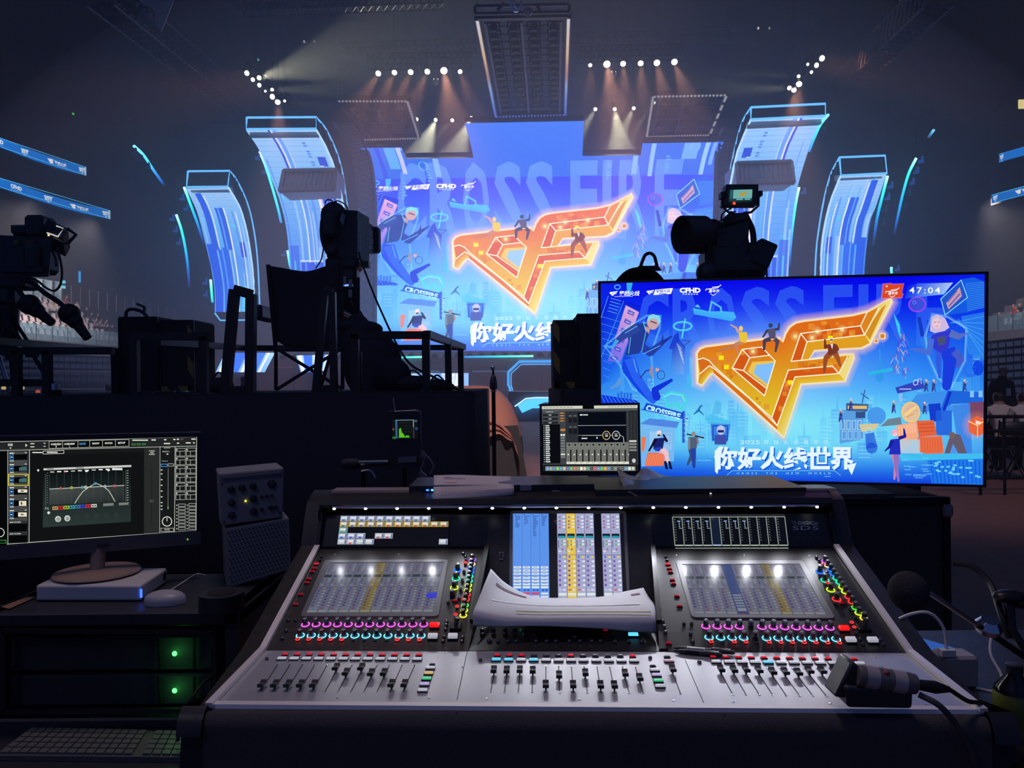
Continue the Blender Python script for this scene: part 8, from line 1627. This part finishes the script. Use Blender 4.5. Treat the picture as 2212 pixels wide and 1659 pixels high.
# small white computer, mouse, tape roll, tower
t = thing('mini_computer','flat white mini computer with a blue light under the display foot','computer',WZ(200,1290,rz0));q = [WZ(*p,rz0 + .048) for p in ((77,1264),(304,1264),(361,1226),(150,1228))];mb = MB();n_s = [V((p.x,p.y,rz0 + .002)) for p in q];mb.hexa(n_s + q);o = mb.obj('case',M['white'],t);bv = o.modifiers.new('round','BEVEL');bv.width = .007;bv.segments = 3
c = q[1].lerp(n_s[1],.5);MB().box(c + V((.002,-.002,0)),(.004,.004,.024)).obj('light',glow('blue_bar',rgb(50,90,255),3.5),t);c = q[2].lerp(n_s[2],.45).lerp(q[1].lerp(n_s[1],.45),.12);ax = (q[2] - q[1]).cross(V((0,0,1)));MB().lathe(c,ax if ax.x > 0 else -ax,[(.012,-.002),(.012,.002),(.008,.0022)],16).obj('port','rubber',t)
c = WZ(357,1303,rz0);mb = MB();mb.grid(lambda u,v:c + V((.058 * math.cos(2 * math.pi * u) * math.sin(math.pi / 2 * v),.042 * math.sin(2 * math.pi * u) * math.sin(math.pi / 2 * v),.001 + .036 * math.cos(math.pi / 2 * v) ** .6)),28,10);tag(mb.obj('computer_mouse',mat('mouse_grey',(.42,.42,.44),.4),smooth=1.2),'pale computer mouse on the rack case','mouse')
tag(MB().tube(arc([WZ(330,1292,rz0 + .006),WZ(366,1276,rz0 + .006),WZ(400,1255,rz0 + .006),WZ(425,1240,rz0 + .03),WZ(443,1243,rz0 + .02)],6),.0022,6).obj('mouse_cable','white'),'thin pale cable running from the mouse to the tower','cable')
c = WZ(479,1316,rz0);t = thing('tape_roll','roll of black gaffer tape at the corner of the rack case','tape',c);mb = MB();mb.lathe(c,(0,0,1),[(.036,.001),(.06,.001),(.06,.046),(.036,.046)],36);mb.obj('tape','black',t);MB().lathe(c,(0,0,1),[(.033,.001),(.036,.001),(.036,.0475),(.033,.0475)],30).obj('core','rubber',t)
t = thing('audio_tower','grey upright audio unit with knobs above and a perforated grille below','audio unit',WZ(500,1272,rz0));Yt0 = 2.37
def tq(q,d=0):return [W(x,y,Yt0 + d) for x,y in q]
up,lo_ = [(471,1023),(613,1010),(611,1118),(478,1136)],[(485,1143),(624.5,1118),(629,1230),(490,1272)];m_tw = mat('tower_grey',(.20,.20,.21),.5,vary=.08)
for q,nm in ((up,'upper_housing'),(lo_,'lower_housing')):a = tq(q);k = V((-.07,.16,0));o = MB().hexa([a[3],a[2],a[2] + k,a[3] + k,a[0],a[1],a[1] + k,a[0] + k]).obj(nm,m_tw,t,smooth=0);bv = o.modifiers.new('round','BEVEL');bv.width = .004;bv.segments = 2
A = tq(up);n = (A[1] - A[0]).cross(A[3] - A[0]).normalized();n = n if n.y < 0 else -n;uq = lambda x,y:A[0].lerp(A[1],x).lerp(A[3].lerp(A[2],x),y);mb = MB();mb.hexa([uq(.04,.1) + n * .003,uq(.97,.1) + n * .003,uq(.97,.03) + n * .003,uq(.04,.03) + n * .003] + [p + n * .012 for p in (uq(.04,.1),uq(.97,.1),uq(.97,.03),uq(.04,.03))]);mb.obj('handle_lip',m_tw,t)
for x,y,r in ((.19,.33,.011),(.36,.32,.011),(.53,.31,.011),(.82,.3,.013),(.19,.58,.011),(.53,.55,.011),(.18,.82,.011),(.53,.8,.011),(.66,.78,.005),(.8,.77,.007),(.88,.77,.006),(.66,.53,.004),(.74,.53,.004),(.82,.53,.004)):MB().lathe(uq(x,y),n,[(r,0),(r,.006),(r * .8,.012),(r * .7,.013)],14).obj('knob','black',t)
MB().ball(uq(.41,.58) + n * .003,.003,8,5).obj('lamp',glow('yellow_led',rgb(240,230,60),2.5),t)
mb = MB()
for x,y in ((.05,.2),(.05,.93),(.95,.16),(.95,.9)):mb.lathe(uq(x,y),n,[(.004,0),(.003,.002)],8)
mb.obj('screws','black',t)
A2 = tq(lo_);n2 = (A2[1] - A2[0]).cross(A2[3] - A2[0]).normalized();n2 = n2 if n2.y < 0 else -n2;lq2 = lambda x,y:A2[0].lerp(A2[1],x).lerp(A2[3].lerp(A2[2],x),y);mb = MB()
for r in range(12):
 for k in range(17):x,y = .05 + k * .0535 + (r % 2) * .026,.06 + r * .075;p,q = lq2(x,y),lq2(min(.98,x + .03),y + .038);mb.bar(p + n2 * .0006,q + n2 * .0006,.0042,.0016)
mb.obj('grille','rubber',t,smooth=0)
# keyboard on a pull-out shelf
sz = W(200,1620,1.98).z - .012;t = thing('pull_out_shelf','black pull-out shelf below the rack case','shelf',V((cx,1.98,0)));x1 = W(424,1600,2.0).x;MB().box(((rxa - .1 + x1) / 2,1.98,sz - .01),(x1 - rxa + .1,.30,.02),bev=.003).obj('board','black',t)
mb = MB();
for x in (rxa + .02,x1 - .03):mb.box((x,2.0,sz / 2 - .01),(.03,.2,sz - .02))
mb.obj('bracket','steel',t)
kb = [WZ(*p,sz + .014) for p in ((-12,1632),(396,1636),(417,1580),(66,1572))];t = thing('keyboard','pale computer keyboard lit green from the rack lights','keyboard',(kb[0] + kb[2]) / 2 - V((0,0,.014)));mb = MB();mb.hexa([V((p.x,p.y,sz + .001)) for p in kb] + kb);mb.obj('body',mat('keyboard_grey',(.1,.1,.1),.45),t);mb = MB()
for r in range(5):
 for k in range(19):
  if k in (14,) :continue
  f = lambda x,y:kb[3].lerp(kb[2],x).lerp(kb[0].lerp(kb[1],x),y);x,y = .02 + k * .0508,.06 + r * .185;q = [f(x,y + .15),f(x + .043,y + .15),f(x + .043,y),f(x,y)];mb.hexa(q + [p + V((0,0,.006)) for p in q])
mb.obj('keys',mat('key_grey',(.12,.12,.12),.5),t)
MB().ball(kb[2].lerp(kb[1],.2) + V((-.01,0,.002)),.002,6,4).obj('key_led',glow('key_led',rgb(90,190,255),1.5),t)
tag(MB().tube(arc([W(462,1462,2.06),W(440,1474,2.0),W(420,1500,1.95),W(400,1530,1.93),W(388,1575,1.95),W(384,1600,1.96)],6),.004,7).obj('rack_cable','rubber'),'black cable looping from the rack front down to the keyboard','cable')
# ---------------------------------------------------------------- things in the near right foreground
tz = .775;t = thing('side_table','dark side table at the right edge beside the console','table',V((1.25,1.75,0)));MB().box((1.28,1.72,tz - .015),(.62,.7,.03),bev=.004).obj('table_top','black',t)
for x in (1.02,1.54):
 for y in (1.42,2.02):MB().box((x,y,(tz - .03) / 2),(.035,.035,tz - .03)).obj('leg','steel',t)
def box_at(name,label,cat,px,w,d,h,m,top=None,rz=0):
 c = WZ(*px,tz);t = thing(name,label,cat,c);r = MX.Rotation(rz,3,'Z');MB().box(c + V((0,0,h / 2 + .001)),(w,d,h),r,.006).obj('body',m,t)
 if top:MB().box(c + V((0,0,h + .002)),(w * .97,d * .97,.003),r).obj('lid',top,t)
 return c,t
box_at('small_box','small black box with a bright blue top beside the console','box',(1985,1452),.13,.11,.055,'black',mat('blue_top',(.02,.22,.6),.4,emit=rgb(20,70,150),es=.6),.5)
c,t = box_at('power_adapter','pale power adapter block with a cable on the side table','adapter',(2062,1478),.075,.06,.07,mat('adapter_grey',(.3,.28,.27),.5));MB().box(c + V((-.028,-.02,.078)),(.03,.02,.014)).obj('plug','white',t);MB().tube(arc([c + V((-.028,-.02,.08)),c + V((-.03,-.01,.13)),c + V((-.06,.0,.16)),c + V((-.11,.02,.14)),c + V((-.13,.03,.1))],6),.0035,7).obj('cable','white',t)
tag(MB().tube(arc([c + V((.03,-.03,.003)),c + V((.07,-.05,.003)),c + V((.085,-.03,.03)),c + V((.08,.0,.07)),c + V((.1,.02,.12))],6),.003,6).obj('thin_cable','white'),'thin pale cable curling right of the power adapter','cable')
m_can = mat('yellow_green_label',(.13,.15,.03),.35,bump=.1);c = WZ(2192,1585,tz);t = thing('bottle','bottle with a yellow-green label at the right edge','bottle',c);MB().lathe(c,(0,0,1),[(.034,.001),(.036,.004),(.036,.075),(.033,.082)],24).obj('label',m_can,t);MB().lathe(c,(0,0,1),[(.035,.082),(.033,.09),(.014,.112),(.013,.118)],24).obj('shoulder','glassy',t);MB().lathe(c,(0,0,1),[(.015,.118),(.015,.132),(.012,.133)],18).obj('cap','black',t)
c = V((1.13,1.47,tz));t = thing('headphones','black headphones lying at the right edge of the table','headphones',c);MB().lathe(c + V((0,0,.035)),(.4,-.5,.6),[(.03,-.02),(.045,-.01),(.045,.01),(.03,.02)],22).obj('ear_cup','rubber',t);MB().lathe(c + V((.15,.05,.035)),(-.4,-.5,.6),[(.03,-.02),(.045,-.01),(.045,.01),(.03,.02)],22).obj('ear_cup','rubber',t);MB().tube(arc([c + V((0,.02,.05)),c + V((.03,.12,.06)),c + V((.1,.14,.06)),c + V((.15,.07,.05))],6),.009,8).obj('headband','black',t)
# talkback microphone with foam ball on a boom
Yt_ = 1.25;t = thing('talkback_microphone','foam-covered talkback microphone on a thin boom reaching in from the right','microphone',V((W(2230,1420,1.35).x,1.4,tz)));fm = mat('grey_foam',(.05,.05,.055),1,spec=.1,bump=.6,bscale=400);f0 = W(1962,1277,Yt_);MB().ball(f0,(.031,.031,.032),22,14).obj('windscreen',fm,t)
b1 = W(2112,1350,1.3);b2 = W(2230,1430,1.35);MB().tube([f0,W(2010,1282,Yt_),b1],.004,8).obj('boom','alu',t);MB().tube([b1,b2],.0055,8).obj('boom_sleeve','steel',t);MB().lathe(b1.lerp(b2,.2) + V((0,0,.012)),(0,-.4,1),[(.02,-.01),(.022,0),(.014,.012)],16).obj('clamp_knob','chrome',t);MB().tube(arc([W(2060,1216,1.5),W(2100,1224,1.48),W(2140,1262,1.45),W(2160,1320,1.4),W(2178,1380,1.38)],6),.006,8).obj('gooseneck','rubber',t)
p = V((b2.x,b2.y,tz));MB().cyl(p + V((0,0,.015)),b2,.008,.008,10).obj('pole','steel',t);MB().lathe(p,(0,0,1),[(.06,.001),(.06,.012),(.02,.018)],20).obj('base','steel',t);mb = MB();mb.ball(W(2180,1288,1.4),(.03,.02,.012),12,8);mb.ball(W(2205,1300,1.4),(.02,.02,.012),12,8);mb.tube([W(2180,1290,1.4),W(2185,1360,1.38),b2],.008,8);mb.obj('second_clamp','steel',t)
# intercom handset lying on the front corner of the console
t = thing('intercom_handset','dark intercom handset with pale tape labels lying on the console front corner','handset',K(.53,.03,.004));Yi = 1.33;a,b = W(1850,1458,Yi),W(1978,1478,Yi);d = (b - a).normalized();MB().lathe(a,d,[(.017,0),(.019,.004),(.0185,.09),(.017,.102),(.012,.104)],20).obj('grip',mat('handset_grey',(.13,.125,.12),.45),t)
q = [W(1840,1430,Yi),W(1858,1440,Yi),W(1842,1512,Yi),W(1803,1506,Yi)];k = V((0,.05,0));o = MB().hexa([q[3],q[2],q[2] + k,q[3] + k,q[0],q[1],q[1] + k,q[0] + k]).obj('head','black',t);bv = o.modifiers.new('round','BEVEL');bv.width = .004;bv.segments = 2
q = [W(1826,1482,Yi - .01),W(1974,1492,Yi - .01),W(1972,1532,Yi - .01),W(1832,1530,Yi - .01)];k = V((0,.055,0));o = MB().hexa([q[3],q[2],q[2] + k,q[3] + k,q[0],q[1],q[1] + k,q[0] + k]).obj('body','black',t);bv = o.modifiers.new('round','BEVEL');bv.width = .006;bv.segments = 3
m_tp = mat('tape_label',(.42,.38,.38),.6);up_ = V((0,-.55,.83))
for s0,s1 in ((.012,.034),(.06,.082)):MB().lathe(a + d * s0,d,[(.0196,0),(.0196,s1 - s0)],20).obj('tape',m_tp,t)
MB().ball(a + d * .047 + up_ * .018,(.007,.005,.003),10,6).obj('talk_button',mat('talk_red',(.3,.03,.03),.4),t);e = b + d * .004;MB().tube([e,e + d * .03,e + d * .055],[.009,.011,.005],12).obj('plug','rubber',t)
MB().tube(arc([e + d * .055,W(2090,1514,1.34),W(2120,1520,1.36),W(2160,1545,1.4),W(2180,1600,1.4)],7),.004,8).obj('cable','rubber',t);tag(MB().tube(arc([W(1985,1500,1.32),W(2030,1525,1.30),W(2068,1570,1.30),W(2095,1620,1.30),W(2115,1690,1.30)],7),.0055,8).obj('hanging_cable',mat('cable_grey',(.05,.05,.055),.5)),'grey cable hanging over the front right corner of the console','cable')
lg = thing('console_stand','black folding stand under the mixing console','stand',K(0,.4,-.8))
for x in (-.5,.5):mb = MB();p0 = K(x,.1,-.172);p1 = K(x,.7,-.172);mb.bar(p0,V((p1.x,p1.y,0)),.04);mb.bar(p1,V((p0.x,p0.y,0)),.04);mb.bar(p0,p1,.04);mb.obj('leg','steel',lg)
